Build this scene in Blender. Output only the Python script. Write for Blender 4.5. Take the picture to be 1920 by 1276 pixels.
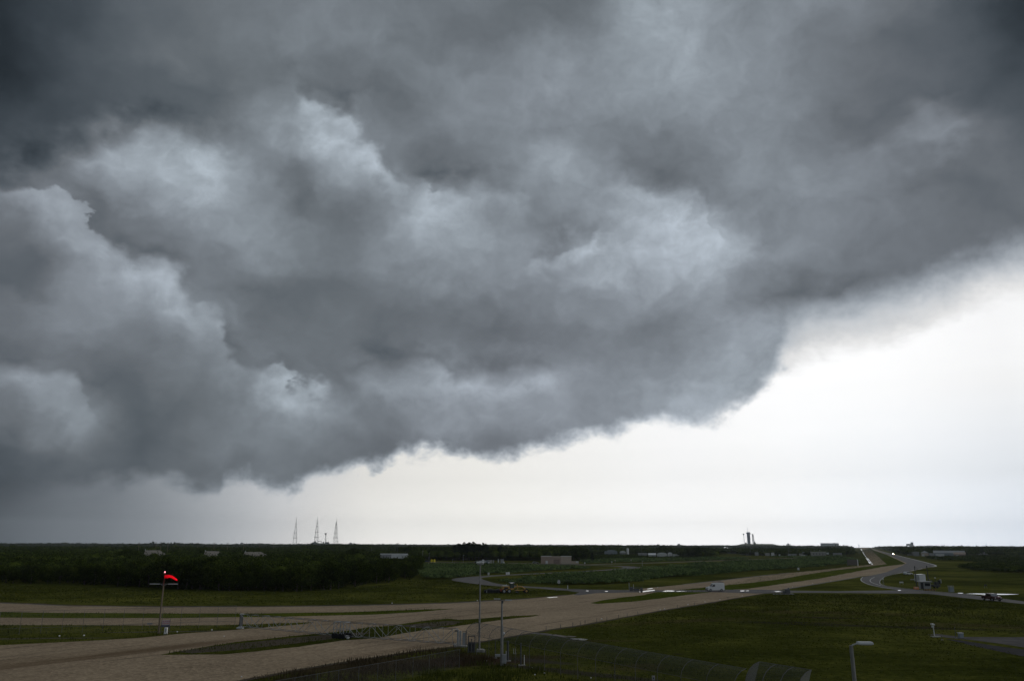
import bpy, bmesh, math, random
import numpy as np
from mathutils import Vector, Matrix

for _o in list(bpy.data.objects):
    bpy.data.objects.remove(_o)
SC = bpy.context.scene
COL = SC.collection

# ------------------------------------------------------------------ camera
F_PX, W_PX, H_PX = 1493.0, 1920.0, 1276.0
PITCH = math.radians(14.39)
ROLL = math.radians(-0.17)
EYE = 13.0
cam_d = bpy.data.cameras.new('camera')
cam = bpy.data.objects.new('camera', cam_d)
COL.objects.link(cam)
cam.location = (0, 0, EYE)
cam.rotation_euler = (Matrix.Rotation(math.pi / 2 + PITCH, 3, 'X') @ Matrix.Rotation(-ROLL, 3, 'Z')).to_euler()
cam_d.sensor_width = 36.0
cam_d.lens = 36.0 * F_PX / W_PX
cam_d.clip_start = 0.5
cam_d.clip_end = 60000.0
SC.camera = cam
CAM_R = np.array((Matrix.Rotation(math.pi / 2 + PITCH, 3, 'X') @ Matrix.Rotation(-ROLL, 3, 'Z')))

SC.view_settings.view_transform = 'Standard'
SC.view_settings.look = 'None'
SC.view_settings.gamma = 1.0
SC.view_settings.use_curve_mapping = False
SC.view_settings.exposure = 0.0
SC.cycles.max_bounces = 6
SC.cycles.diffuse_bounces = 2
SC.cycles.glossy_bounces = 3
SC.cycles.transparent_max_bounces = 24
SC.cycles.volume_bounces = 1
SC.cycles.use_denoising = True


def ray(px, py):
    v = CAM_R @ np.array([(px - W_PX / 2) / F_PX, -(py - H_PX / 2) / F_PX, -1.0])
    return v / np.linalg.norm(v)


def g(px, py, z=0.0):
    """the spot at height z that a surveyor would read for this bearing and dip"""
    r = ray(px, py)
    t = (z - EYE) / r[2]
    return (r[0] * t, r[1] * t)


def azel(px, py):
    r = ray(px, py)
    return math.degrees(math.atan2(r[0], r[1])), math.degrees(math.asin(r[2]))


def bearing(px, dist, py=1021.0):
    r = ray(px, py)
    h = math.hypot(r[0], r[1])
    return (r[0] / h * dist, r[1] / h * dist)
# light of the storm: brightness of the unseen sky (display tones), overall gain, sun through thin cloud at the right
BACK_L, BACK_R, OVERHEAD, SKY_GAIN = 0.38, 0.66, 0.38, 1.0
SUN_AZ, SUN_EL = 75.0, 28.0
HAZE = 0.00005
CLOUD_AZ = 42.0
CLOUD_EL_STEP = 1.4
CLOUD_TONE = (
    (62,62,62,62,62,62,62,62,66,74,81,88,95,101,106,109,110,111,112,112,112,112,112,111,109,107,106,105,105,105,107,108,111,114,117,119,121,124,126,128,132,136,140,140,141,146,151,157,162,167,173,179,184,190,197,200,200,200,200,200,200,200,200),
    (62,62,62,62,62,62,62,62,67,75,82,89,95,101,107,109,110,111,112,112,112,112,112,111,109,107,106,105,105,105,107,108,111,114,117,119,121,124,126,128,131,136,140,140,141,146,151,156,161,167,172,178,184,190,196,200,200,200,200,200,200,200,200),
    (68,67,67,67,67,66,66,66,72,79,85,91,96,102,107,109,110,111,112,112,112,112,112,111,109,107,106,105,105,105,107,108,111,114,117,119,121,124,126,128,131,136,140,140,140,145,150,156,161,166,172,177,183,189,195,200,200,200,200,200,200,200,200),
    (78,77,77,76,75,75,74,74,80,87,92,95,97,100,104,104,105,110,112,112,112,112,112,110,109,107,106,105,105,105,107,108,111,114,117,119,121,124,126,128,131,136,140,140,140,145,150,155,160,166,171,177,182,188,194,200,200,200,200,200,200,200,200),
    (95,93,91,90,88,87,86,86,93,98,101,97,92,94,99,105,109,110,111,113,114,114,115,111,108,109,110,111,110,110,111,114,118,121,124,127,131,135,140,142,146,151,157,149,141,145,149,155,160,165,170,176,181,187,193,199,200,200,200,200,200,200,200),
    (113,113,112,111,109,107,106,107,119,122,123,106,93,95,100,107,113,117,119,120,122,119,116,108,103,108,115,117,115,115,116,118,120,124,129,133,138,144,150,154,158,163,168,156,142,144,149,154,159,164,169,175,180,186,192,198,200,200,200,200,200,200,200),
    (119,118,117,117,116,115,115,120,134,133,125,107,94,99,102,106,112,119,125,132,137,136,133,120,111,119,132,139,141,141,139,136,135,134,134,133,135,140,146,155,164,167,169,156,142,142,147,153,159,164,170,176,182,189,195,199,200,200,200,200,200,200,200),
    (102,104,107,110,112,114,116,123,135,121,100,96,98,108,113,114,116,121,128,136,136,128,122,121,120,128,139,146,149,150,148,145,143,140,137,135,136,140,144,151,158,163,168,160,148,148,154,160,166,172,178,184,191,197,202,199,198,197,196,195,194,193,192),
    (108,106,104,102,101,99,99,100,105,112,111,105,104,113,118,119,120,119,125,128,125,113,106,118,129,136,142,147,151,153,152,152,152,150,144,139,138,141,144,146,148,156,161,154,147,150,158,163,168,172,177,181,183,188,194,192,191,190,190,190,190,190,190),
    (107,110,112,114,112,111,109,111,113,119,122,117,113,117,121,124,116,113,112,112,110,108,109,114,116,121,128,131,132,131,128,125,126,128,129,129,130,132,133,134,137,144,151,152,152,154,159,163,164,167,172,175,177,181,187,189,190,190,190,190,185,180,174),
    (94,95,98,101,103,105,107,115,123,128,127,121,122,130,136,133,118,113,109,110,110,110,107,101,97,105,113,116,115,113,109,105,110,116,120,123,125,125,124,124,128,138,146,151,150,148,151,153,155,157,162,167,172,173,172,173,175,170,166,161,155,149,145),
    (101,98,95,93,93,94,95,100,113,128,133,131,133,143,143,132,120,109,107,107,108,110,110,105,103,104,105,106,106,105,104,104,110,116,121,125,129,124,119,121,125,132,138,138,137,137,136,133,130,129,130,130,130,130,131,135,146,144,141,137,134,129,125),
    (105,103,103,103,102,101,99,100,111,128,132,133,137,144,135,120,110,102,101,102,103,104,105,107,108,109,111,113,116,117,117,117,120,124,126,128,130,133,134,133,134,136,137,133,122,111,103,97,95,100,105,108,110,112,114,118,126,126,122,119,115,110,106),
    (106,106,107,107,105,104,106,113,120,128,122,113,114,117,120,119,119,117,114,112,108,106,106,111,115,118,122,127,132,136,136,133,128,125,128,133,138,151,151,148,147,146,145,140,131,123,121,119,120,119,117,114,111,108,107,108,110,108,104,100,101,102,103),
    (98,103,106,106,106,106,115,129,124,119,115,107,109,112,120,127,132,138,135,130,122,116,118,126,132,136,139,140,141,141,139,138,138,134,136,149,160,168,163,166,171,171,166,158,150,141,137,131,127,122,117,112,109,109,108,105,103,103,103,103,105,107,107),
    (80,84,90,94,99,103,117,133,123,112,110,109,116,124,135,142,143,143,133,125,117,112,116,126,135,145,153,152,149,146,142,137,131,127,138,156,166,167,170,177,184,183,174,163,148,135,133,130,126,122,119,114,111,108,104,99,103,107,107,105,103,101,98),
    (70,73,76,78,81,85,99,114,119,118,123,130,136,143,151,150,142,136,124,115,113,110,110,115,127,148,166,163,156,148,138,132,122,113,117,128,144,159,173,180,182,177,166,154,141,132,132,132,129,127,123,113,106,102,99,98,106,101,99,97,95,92,90),
    (59,62,66,68,71,74,83,97,123,140,143,146,150,155,161,153,140,131,114,102,115,125,127,128,132,143,156,155,150,141,130,126,121,117,125,132,140,147,154,154,149,141,131,123,123,127,132,136,137,135,128,118,111,104,103,104,101,93,91,89,87,85,84),
    (50,52,55,58,61,65,71,75,85,107,129,140,148,155,161,147,130,125,118,113,129,145,147,140,133,129,130,131,132,130,125,124,125,128,138,137,138,141,142,136,127,120,118,119,127,132,132,129,126,127,125,122,121,127,130,114,98,88,85,83,81,79,75),
    (45,45,48,50,52,56,64,71,75,85,102,111,119,122,123,124,124,125,128,134,146,156,155,150,138,118,102,104,109,115,120,125,132,142,148,138,129,126,123,118,112,111,117,125,132,133,131,125,120,114,107,107,112,123,118,98,86,81,78,75,72,69,65),
    (47,46,46,45,45,52,60,69,77,80,85,89,93,96,99,109,125,138,143,149,156,164,155,140,127,117,108,109,112,116,122,128,133,138,138,131,123,121,119,118,117,118,123,128,130,131,130,124,115,107,101,99,97,95,92,87,81,75,68,65,62,59,56),
    (50,49,48,47,47,53,61,70,79,85,90,91,92,92,95,104,114,123,130,137,140,145,136,121,113,116,119,121,124,127,130,134,131,129,127,126,124,127,129,129,128,128,131,133,133,134,132,125,119,113,108,105,102,99,93,87,80,69,59,56,56,56,56),
    (51,51,51,50,49,57,65,74,83,90,97,103,109,104,101,106,111,113,117,118,112,105,105,105,108,114,120,124,127,130,132,135,136,138,139,138,139,140,140,139,138,138,138,137,135,134,131,126,121,115,109,106,104,98,92,85,78,67,56,56,56,56,56),
    (51,51,51,51,52,61,68,75,84,91,97,102,106,106,106,110,112,111,111,111,109,107,110,113,116,119,123,125,127,128,129,131,135,141,143,141,140,141,143,144,146,148,145,140,135,133,131,126,120,114,108,105,102,99,94,87,80,69,58,56,56,56,56),
    (51,51,51,51,54,62,70,76,83,90,96,100,104,107,110,114,116,118,121,120,117,115,118,122,122,122,123,122,119,119,120,122,131,139,142,138,135,139,144,150,153,155,149,142,137,136,135,128,122,118,116,114,111,107,98,90,81,72,60,56,56,56,56),
    (51,51,51,51,56,64,71,77,84,91,96,100,104,108,111,114,116,119,123,124,123,122,123,124,121,118,115,111,105,103,105,109,113,117,120,123,125,134,146,155,157,157,151,143,137,135,132,130,129,127,124,119,114,108,100,91,83,74,63,56,56,56,56),
    (51,51,51,51,57,65,72,79,85,92,97,101,105,108,112,114,116,117,118,118,119,119,118,118,116,114,112,109,105,103,103,104,104,105,107,109,114,127,142,153,154,153,148,141,136,133,131,130,130,128,124,120,115,110,101,92,84,76,65,56,56,56,56),
    (51,51,51,51,59,67,73,80,87,93,97,101,105,109,112,114,116,117,118,118,119,118,116,114,113,111,111,111,111,110,110,110,108,107,106,106,109,123,139,151,152,152,148,142,136,133,131,130,130,128,125,121,116,111,103,94,86,78,67,56,56,56,56),
    (51,51,51,53,61,68,75,81,88,94,98,102,106,109,112,115,116,117,118,118,119,118,116,114,113,111,111,111,111,110,110,110,108,107,106,106,109,123,138,151,152,152,149,143,137,134,131,130,130,129,125,122,117,112,104,96,88,80,70,59,56,56,56),
    (51,51,51,55,63,70,76,83,89,95,99,103,106,110,113,115,116,117,118,118,119,118,116,114,113,111,111,111,111,110,110,110,108,107,107,106,109,122,137,151,152,152,149,143,137,134,132,130,130,130,126,122,118,113,106,98,89,81,72,61,56,56,56),
)
# ------------------------------------------------------------------ sky and light
world = bpy.data.worlds.new('World')
SC.world = world
world.use_nodes = True
WT = world.node_tree
WT.nodes.clear()


class NB:
    """small wrapper for chaining math nodes"""

    def __init__(self, tree):
        self.t = tree

    def put(self, sock, v):
        if isinstance(v, bpy.types.NodeSocket):
            self.t.links.new(v, sock)
        elif v is not None:
            sock.default_value = v

    def m(self, op, a, b=None, c=None, clamp=False):
        n = self.t.nodes.new('ShaderNodeMath')
        n.operation = op
        n.use_clamp = clamp
        self.put(n.inputs[0], a)
        self.put(n.inputs[1], b)
        self.put(n.inputs[2], c)
        return n.outputs[0]

    def rng(self, v, a, b, c, d, kind='LINEAR'):
        n = self.t.nodes.new('ShaderNodeMapRange')
        n.interpolation_type = kind
        n.clamp = True
        self.put(n.inputs['Value'], v)
        for k, x in zip(('From Min', 'From Max', 'To Min', 'To Max'), (a, b, c, d)):
            self.put(n.inputs[k], x)
        return n.outputs['Result']

    def vec(self, x, y, z):
        n = self.t.nodes.new('ShaderNodeCombineXYZ')
        for k, v in enumerate((x, y, z)):
            self.put(n.inputs[k], v)
        return n.outputs[0]

    def noise(self, vec, scale, detail=4, rough=0.5, dist=0.0, dims='3D', norm=True):
        n = self.t.nodes.new('ShaderNodeTexNoise')
        n.noise_dimensions = dims
        n.normalize = norm
        self.put(n.inputs['Vector'], vec)
        n.inputs['Scale'].default_value = scale
        n.inputs['Detail'].default_value = detail
        n.inputs['Roughness'].default_value = rough
        n.inputs['Distortion'].default_value = dist
        return n.outputs[0]

    def curve(self, v, pts, x0, x1, y0, y1):
        """piecewise function through pts, by a Float Curve over [x0,x1] -> [y0,y1]"""
        t = self.rng(v, x0, x1, 0.0, 1.0)
        n = self.t.nodes.new('ShaderNodeFloatCurve')
        cm = n.mapping
        cv = cm.curves[0]
        P = [((x - x0) / (x1 - x0), (y - y0) / (y1 - y0)) for x, y in sorted(pts)]
        P = [(min(max(a, 0), 1), min(max(b, 0), 1)) for a, b in P]
        if P[0][0] > 0.0005:
            P.insert(0, (0.0, P[0][1]))
        if P[-1][0] < 0.9995:
            P.append((1.0, P[-1][1]))
        cv.points[0].location = P[0]
        cv.points[1].location = P[-1]
        for q in P[1:-1]:
            cv.points.new(*q)
        for q in cv.points:
            q.handle_type = 'VECTOR' if len(P) > 14 else 'AUTO_CLAMPED'
        cm.update()
        self.put(n.inputs['Value'], t)
        return self.rng(n.outputs[0], 0.0, 1.0, y0, y1)


N = NB(WT)
tc = WT.nodes.new('ShaderNodeTexCoord')
sep = WT.nodes.new('ShaderNodeSeparateXYZ')
WT.links.new(tc.outputs['Generated'], sep.inputs[0])
dx, dy, dz = sep.outputs
DEG = 57.29578
AZ0 = N.m('MULTIPLY', N.m('ARCTAN2', dx, dy), DEG)
EL0 = N.m('MULTIPLY', N.m('ARCSINE', dz), DEG)
# billow coordinates: a deck of cloud seen from below, finer towards the horizon
DK = N.vec(dx, dy, N.m('MULTIPLY', dz, 1.35))
DKb = N.vec(N.m('ADD', dx, 7.3), N.m('ADD', dy, 3.1), N.m('MULTIPLY', dz, 1.35))
w1 = N.m('SUBTRACT', N.noise(DK, 5.0, 3, 0.5), 0.5)
w2 = N.m('SUBTRACT', N.noise(DKb, 5.0, 3, 0.5), 0.5)
f1 = N.m('SUBTRACT', N.noise(DK, 17.0, 6, 0.54), 0.5)
f2 = N.m('SUBTRACT', N.noise(DKb, 17.0, 6, 0.54), 0.5)
AZ = N.m('ADD', AZ0, N.m('ADD', N.m('MULTIPLY', w1, 1.8), N.m('MULTIPLY', f1, 4.6)))
EL = N.m('ADD', EL0, N.m('ADD', N.m('MULTIPLY', w2, 1.6), N.m('MULTIPLY', f2, 4.6)))
tone = None
azl = N.rng(AZ, -CLOUD_AZ, 0.0, 0.0, 1.0)
azr = N.rng(AZ, 0.0, CLOUD_AZ, 0.0, 1.0)
ELI = N.m('MINIMUM', N.m('MAXIMUM', N.m('DIVIDE', EL, CLOUD_EL_STEP), 0.0), len(CLOUD_TONE) - 1.0)


def vm(op, a, b=None):
    n = WT.nodes.new('ShaderNodeVectorMath')
    n.operation = op
    N.put(n.inputs[0], a)
    if b is not None:
        N.put(n.inputs[1], b)
    return n.outputs['Value'] if op == 'DOT_PRODUCT' else n.outputs['Vector']


def ramp(fac, cols):
    """one ramp carries three neighbouring rows, in its red, green and blue"""
    rp = WT.nodes.new('ShaderNodeValToRGB')
    cr = rp.color_ramp
    cr.interpolation = 'CARDINAL'
    n = len(cols)
    for j in range(n - 2):
        cr.elements.new((j + 1) / (n - 1))
    for j, v in enumerate(cols):
        cr.elements[j].color = (v[0] / 255.0, v[1] / 255.0, v[2] / 255.0, 1)
    WT.links.new(fac, rp.inputs[0])
    return rp.outputs['Color']


ELV = N.vec(ELI, ELI, ELI)
for k in range(0, len(CLOUD_TONE), 3):
    R3 = [CLOUD_TONE[min(k + i, len(CLOUD_TONE) - 1)] for i in range(3)]
    cols = list(zip(*R3))
    fl = azl if tone is None else N.m('MULTIPLY_ADD', tone, 1e-7, azl)
    fr_ = azr if tone is None else N.m('MULTIPLY_ADD', tone, 1e-7, azr)
    mid = tuple(v / 255.0 for v in cols[31])
    val = vm('SUBTRACT', vm('ADD', ramp(fl, cols[:32]), ramp(fr_, cols[31:])), mid)
    wv_ = vm('MAXIMUM', vm('SUBTRACT', (1.0, 1.0, 1.0), vm('ABSOLUTE', vm('SUBTRACT', ELV, (float(k), k + 1.0, k + 2.0)))), (0.0, 0.0, 0.0))
    term = vm('DOT_PRODUCT', wv_, val)
    tone = term if tone is None else N.m('ADD', tone, term)


def ae(pts):
    return [azel(x, y) for x, y in pts]


# lit cloud rims: along each one the cloud below is bright, the cloud above dark
AZf = N.m('ADD', AZ0, N.m('ADD', N.m('MULTIPLY', f2, 5.0), N.m('MULTIPLY', w2, 1.5)))
ELf = N.m('ADD', EL0, N.m('ADD', N.m('MULTIPLY', f1, 5.0), N.m('MULTIPLY', w1, 1.5)))
RIMS = (
    # points, (bright amount, reach below), (dark amount, reach above)
    (((0, 352), (60, 350), (115, 364), (160, 402), (195, 447), (235, 472), (262, 492), (290, 486), (330, 517), (370, 562),
      (400, 600), (430, 650), (470, 700)), 0.105, 4.0, 0.07, 2.6, 12),
    (((455, 690), (480, 700), (520, 702), (560, 718), (600, 738), (625, 752)), 0.13, 3.0, 0.04, 2.0, 14),
    (((180, 262), (260, 250), (330, 268), (380, 285), (415, 300), (440, 330)), 0.07, 3.5, 0.06, 2.5, 14),
    (((540, 190), (590, 212), (640, 228), (675, 252), (700, 282), (722, 310), (742, 332), (760, 350)), 0.125, 2.6, 0.07, 2.6, 10),
    (((760, 362), (800, 366), (840, 352), (900, 352), (960, 350), (1000, 350)), 0.07, 3.0, 0.05, 2.0, 18),
    (((1130, 345), (1170, 334), (1230, 350), (1290, 365), (1330, 388), (1350, 425), (1370, 470)), 0.09, 3.5, 0.06, 2.4, 14),
    (((985, 505), (1010, 492), (1045, 478), (1080, 462), (1110, 448), (1135, 430)), 0.10, 1.6, 0.05, 1.8, 8),
    (((0, 690), (50, 686), (110, 702), (135, 730), (160, 770), (185, 800)), 0.08, 3.0, 0.03, 1.5, 10),
    (((640, 705), (700, 680), (760, 686), (840, 705), (900, 712), (1000, 706), (1060, 715)), 0.07, 2.4, 0.05, 2.0, 20),
)
fuzz = N.rng(N.noise(DKb, 9.0, 2, 0.5), 0.38, 0.62, 0.18, 1.3)
vary = N.rng(N.noise(DK, 13.0, 3, 0.6), 0.35, 0.65, 0.35, 1.25)
for pts, ab, rb, ad, rd, fade in RIMS:
    P = ae(pts)
    a0, a1 = P[0][0], P[-1][0]
    e0, e1 = min(p[1] for p in P) - 0.5, max(p[1] for p in P) + 0.5
    if len(P) < 15:
        # densify so that the curve keeps its corners
        Q = []
        for (xa, ya), (xb, yb) in zip(P[:-1], P[1:]):
            for s in (0.0, 0.34, 0.67):
                Q.append((xa + (xb - xa) * s, ya + (yb - ya) * s))
        P = Q + [P[-1]]
    cv = N.curve(AZf, P, a0, a1, e0, e1)
    d = N.m('SUBTRACT', ELf, cv)
    fd = fade / 10.0
    win = N.m('MULTIPLY', N.rng(AZf, a0 - 0.2, a0 + fd, 0.0 if pts[0][0] > 0 else 1.0, 1.0, 'SMOOTHSTEP'),
              N.rng(AZf, a1 - fd, a1 + 0.2, 1.0, 0.0, 'SMOOTHSTEP'))
    below = N.m('MULTIPLY', N.rng(d, -rb, -0.2, 0.0, 1.0, 'SMOOTHSTEP'), N.rng(N.m('DIVIDE', d, fuzz), -0.7, 0.9, 1.0, 0.0, 'SMOOTHSTEP'))
    above = N.m('MULTIPLY', N.rng(N.m('DIVIDE', d, fuzz), -0.2, 1.0, 0.0, 1.0, 'SMOOTHSTEP'), N.rng(d, 0.6, rd, 1.0, 0.0, 'SMOOTHSTEP'))
    tone = N.m('ADD', tone, N.m('MULTIPLY', win, N.m('MULTIPLY', vary, N.m('SUBTRACT', N.m('MULTIPLY', below, ab), N.m('MULTIPLY', above, ad)))))

# billow detail
wv = N.vec(N.m('ADD', dx, N.m('MULTIPLY', f1, 0.06)), N.m('ADD', dy, N.m('MULTIPLY', w1, 0.1)), N.m('ADD', N.m('MULTIPLY', dz, 1.2), N.m('MULTIPLY', f2, 0.06)))
b2 = N.m('SUBTRACT', N.noise(wv, 10.0, 8, 0.64), 0.5)


def puffs(vec, scale):
    n = WT.nodes.new('ShaderNodeTexNoise')
    n.noise_type = 'RIDGED_MULTIFRACTAL'
    n.normalize = False
    WT.links.new(vec, n.inputs['Vector'])
    for k, x in (('Scale', scale), ('Detail', 3.5), ('Roughness', 0.45), ('Lacunarity', 2.1), ('Offset', 1.0), ('Gain', 1.6)):
        n.inputs[k].default_value = x
    return n.outputs[0]


b3 = N.m('MULTIPLY', N.m('SUBTRACT', N.noise(wv, 34.0, 6, 0.62), 0.5), N.rng(tone, 0.38, 0.62, 0.10, 0.34))
p1 = N.rng(puffs(wv, 8.0), 0.6, 2.2, 0.5, -0.5)
patch = N.rng(w1, -0.12, 0.15, 0.35, 1.15)
det = N.m('ADD', b3, N.m('MULTIPLY', patch, N.m('ADD', N.m('MULTIPLY', p1, 0.085), N.m('MULTIPLY', b2, 0.25))))
tone = N.m('MULTIPLY', tone, N.m('ADD', 1.0, det))

# the open sky under the cloud, with the far rain at the left
gap = N.curve(AZ0, [(azel(x, 960)[0], v / 255.0) for x, v in
                    ((0, 88), (60, 103), (120, 115), (200, 125), (280, 143), (360, 165), (440, 184), (520, 204), (600, 217), (680, 229),
                     (760, 236), (860, 241), (960, 245), (1200, 252), (1500, 251), (1700, 243), (1800, 236), (1920, 227))],
              -40, 40, 0.1, 1.1)
streak = N.m('SUBTRACT', N.noise(N.vec(N.m('MULTIPLY', dx, 2.0), N.m('MULTIPLY', dy, 2.0), N.m('MULTIPLY', dz, 16.0)), 2.0, 5, 0.6), 0.5)
gap = N.m('ADD', gap, N.m('MULTIPLY', streak, 0.035))
lowband = N.rng(EL0, 0.0, 4.5, 1.0, 0.0, 'SMOOTHSTEP')
gap = N.m('ADD', gap, N.m('MULTIPLY', N.rng(EL0, 1.0, 11.0, 0.0, 1.0), N.rng(AZ0, 8.0, 34.0, 0.0, 0.09)))
gap = N.m('ADD', gap, N.m('MULTIPLY', N.rng(EL0, 0.0, 4.5, 1.0, 0.0), N.rng(AZ0, -22.0, -9.0, 0.01, 0.15)))

# edge of the dark cloud and of the pale veil beyond it
E1 = ((0, 925), (60, 930), (120, 925), (180, 915), (215, 915), (240, 928), (262, 912), (300, 903), (345, 918), (370, 930), (395, 928), (412, 905), (450, 902), (500, 908),
      (540, 915), (565, 905), (590, 888), (650, 881), (720, 872), (760, 858), (820, 852), (880, 860), (930, 866), (970, 860), (1010, 852),
      (1050, 838), (1120, 822), (1190, 804), (1240, 800), (1290, 800), (1340, 790), (1375, 775), (1405, 757), (1436, 728), (1452, 706), (1472, 650),
      (1520, 614), (1620, 602), (1700, 578), (1780, 550), (1850, 528), (1920, 506))
E2 = ((0, 925), (1190, 804), (1340, 790), (1405, 757), (1440, 728), (1480, 690), (1560, 662), (1640, 648), (1700, 636), (1760, 614), (1850, 576), (1920, 552))
f3 = N.m('SUBTRACT', N.noise(DK, 52.0, 5, 0.62), 0.5)
ELg = N.m('ADD', EL0, N.m('ADD', N.m('MULTIPLY', f1, 2.6), N.m('MULTIPLY', f3, 1.5)))
AZg = N.m('ADD', AZ0, N.m('ADD', N.m('MULTIPLY', f2, 4.0), N.m('MULTIPLY', w2, 0.6)))
c1 = N.curve(AZg, ae(E1), -36, 36, 1.0, 18.0)
c2 = N.curve(AZg, ae(E2), -36, 36, 1.0, 18.0)
d1 = N.m('SUBTRACT', ELg, c1)
d2 = N.m('SUBTRACT', ELg, c2)
# the edge is soft in the rain at the left and in the veil at the right, crisp between
soft = N.curve(AZ0, [(azel(x, 900)[0], v) for x, v in ((0, 1.5), (150, 1.1), (300, 0.85), (700, 0.8), (1350, 1.0), (1430, 1.0), (1500, 2.0), (1620, 2.3), (1920, 2.2))],
               -40, 40, 0.0, 3.0)
cov1 = N.rng(N.m('DIVIDE', d1, soft), -0.55, 1.3, 0.0, 1.0, 'SMOOTHSTEP')
cov2 = N.m('MULTIPLY', N.rng(N.m('DIVIDE', d2, N.m('MINIMUM', soft, 1.4)), -0.55, 0.9, 0.0, 1.0, 'SMOOTHSTEP'), N.rng(AZ0, 11.0, 15.0, 0.0, 1.0, 'SMOOTHSTEP'))
veil = N.m('ADD', N.m('ADD', 0.82, N.m('MULTIPLY', f1, 0.3)), N.rng(AZ0, 14, 36, 0.0, 0.08))


def mix(a, b, t):
    return N.m('ADD', a, N.m('MULTIPLY', t, N.m('SUBTRACT', b, a)))


v = mix(gap, veil, cov2)
v = mix(v, tone, cov1)
# sky that the photograph does not show: the storm goes on overhead, paler behind and to the right
back = N.rng(dy, 0.45, -0.35, 0.0, 1.0, 'SMOOTHSTEP')
right = N.rng(dx, -0.6, 0.9, 0.0, 1.0, 'SMOOTHSTEP')
bn = N.m('ADD', N.m('ADD', BACK_L, N.m('MULTIPLY', right, BACK_R - BACK_L)), N.m('MULTIPLY', w1, 0.25))
v = mix(v, bn, back)
ovh = N.rng(EL0, 42.0, 60.0, 0.0, 1.0, 'SMOOTHSTEP')
v = mix(v, OVERHEAD, ovh)
v = N.m('MAXIMUM', v, 0.02)
lin = N.m('POWER', v, 2.2)
# tint: steel blue to slightly violet, neutral in the bright gap and blue at its far right
hue = N.noise(DKb, 1.6, 3, 0.5)
hr = N.rng(hue, 0.3, 0.7, 0.1, 0.9)


def mixc(a, b, t):
    n = WT.nodes.new('ShaderNodeMix')
    n.data_type = 'RGBA'
    N.put(n.inputs[0], t)
    N.put(n.inputs[6], a)
    N.put(n.inputs[7], b)
    return n.outputs[2]


cl = mixc((0.872, 1.008, 1.12, 1), (0.905, 1.002, 1.145, 1), hr)
cl = mixc((0.72, 1.0, 1.28, 1), cl, N.rng(v, 0.16, 0.42, 0.0, 1.0))
gt = mixc((1.0, 1.0, 1.0, 1), (0.93, 1.0, 1.10, 1), N.m('MULTIPLY', N.rng(AZ0, 16.0, 32.0, 0.0, 1.0), N.rng(EL0, 10.0, 1.0, 0.0, 1.0)))
gt = mixc(gt, (1.015, 1.0, 0.955, 1), N.m('MULTIPLY', N.rng(AZ0, -16.0, -10.0, 0.0, 1.0), N.rng(AZ0, -2.0, 12.0, 1.0, 0.0)))
gt = mixc((0.86, 1.0, 1.16, 1), gt, N.rng(v, 0.35, 0.9, 0.0, 1.0))
tint = mixc(gt, cl, cov1)
emi = WT.nodes.new('ShaderNodeVectorMath')
emi.operation = 'SCALE'
WT.links.new(tint, emi.inputs[0])
WT.links.new(lin, emi.inputs['Scale'])
bg = WT.nodes.new('ShaderNodeBackground')
WT.links.new(emi.outputs[0], bg.inputs['Color'])
bg.inputs['Strength'].default_value = SKY_GAIN
# clear-sky light that leaks through the open gap
ns = WT.nodes.new('ShaderNodeTexSky')
ns.sky_type = 'NISHITA'
ns.sun_disc = False
ns.sun_elevation = math.radians(SUN_EL)
ns.sun_rotation = math.radians(SUN_AZ)
open_ = N.m('SUBTRACT', 1.0, N.m('MAXIMUM', cov1, N.m('MAXIMUM', cov2, back)))
bg2 = WT.nodes.new('ShaderNodeBackground')
WT.links.new(ns.outputs[0], bg2.inputs['Color'])
WT.links.new(N.m('MULTIPLY', N.m('MULTIPLY', open_, N.rng(AZ0, -14.0, 10.0, 0.0, 1.0)), 0.004), bg2.inputs['Strength'])
add = WT.nodes.new('ShaderNodeAddShader')
WT.links.new(bg.outputs[0], add.inputs[0])
WT.links.new(bg2.outputs[0], add.inputs[1])
wo = WT.nodes.new('ShaderNodeOutputWorld')
WT.links.new(add.outputs[0], wo.inputs['Surface'])
world.cycles.sampling_method = 'MANUAL'
world.cycles.sample_map_resolution = 512

sun_d = bpy.data.lights.new('sun', 'SUN')
sun_d.energy = 0.5
sun_d.angle = math.radians(25)
sun_d.color = (1.0, 0.96, 0.9)
sun = bpy.data.objects.new('sun', sun_d)
COL.objects.link(sun)
_a, _e = math.radians(SUN_AZ), math.radians(SUN_EL)
sun.rotation_euler = Vector((math.cos(_e) * math.sin(_a), math.cos(_e) * math.cos(_a), math.sin(_e))).to_track_quat('Z', 'Y').to_euler()
# ------------------------------------------------------------------ helpers
RNG = np.random.default_rng(11)
RAND = random.Random(5)


def zat(px, py, dist):
    r = ray(px, py)
    return EYE + dist * r[2] / math.hypot(r[0], r[1])


def project(x, y, z):
    v = CAM_R.T @ np.array([x, y, z - EYE])
    return W_PX / 2 - F_PX * v[0] / v[2], H_PX / 2 + F_PX * v[1] / v[2]


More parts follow.
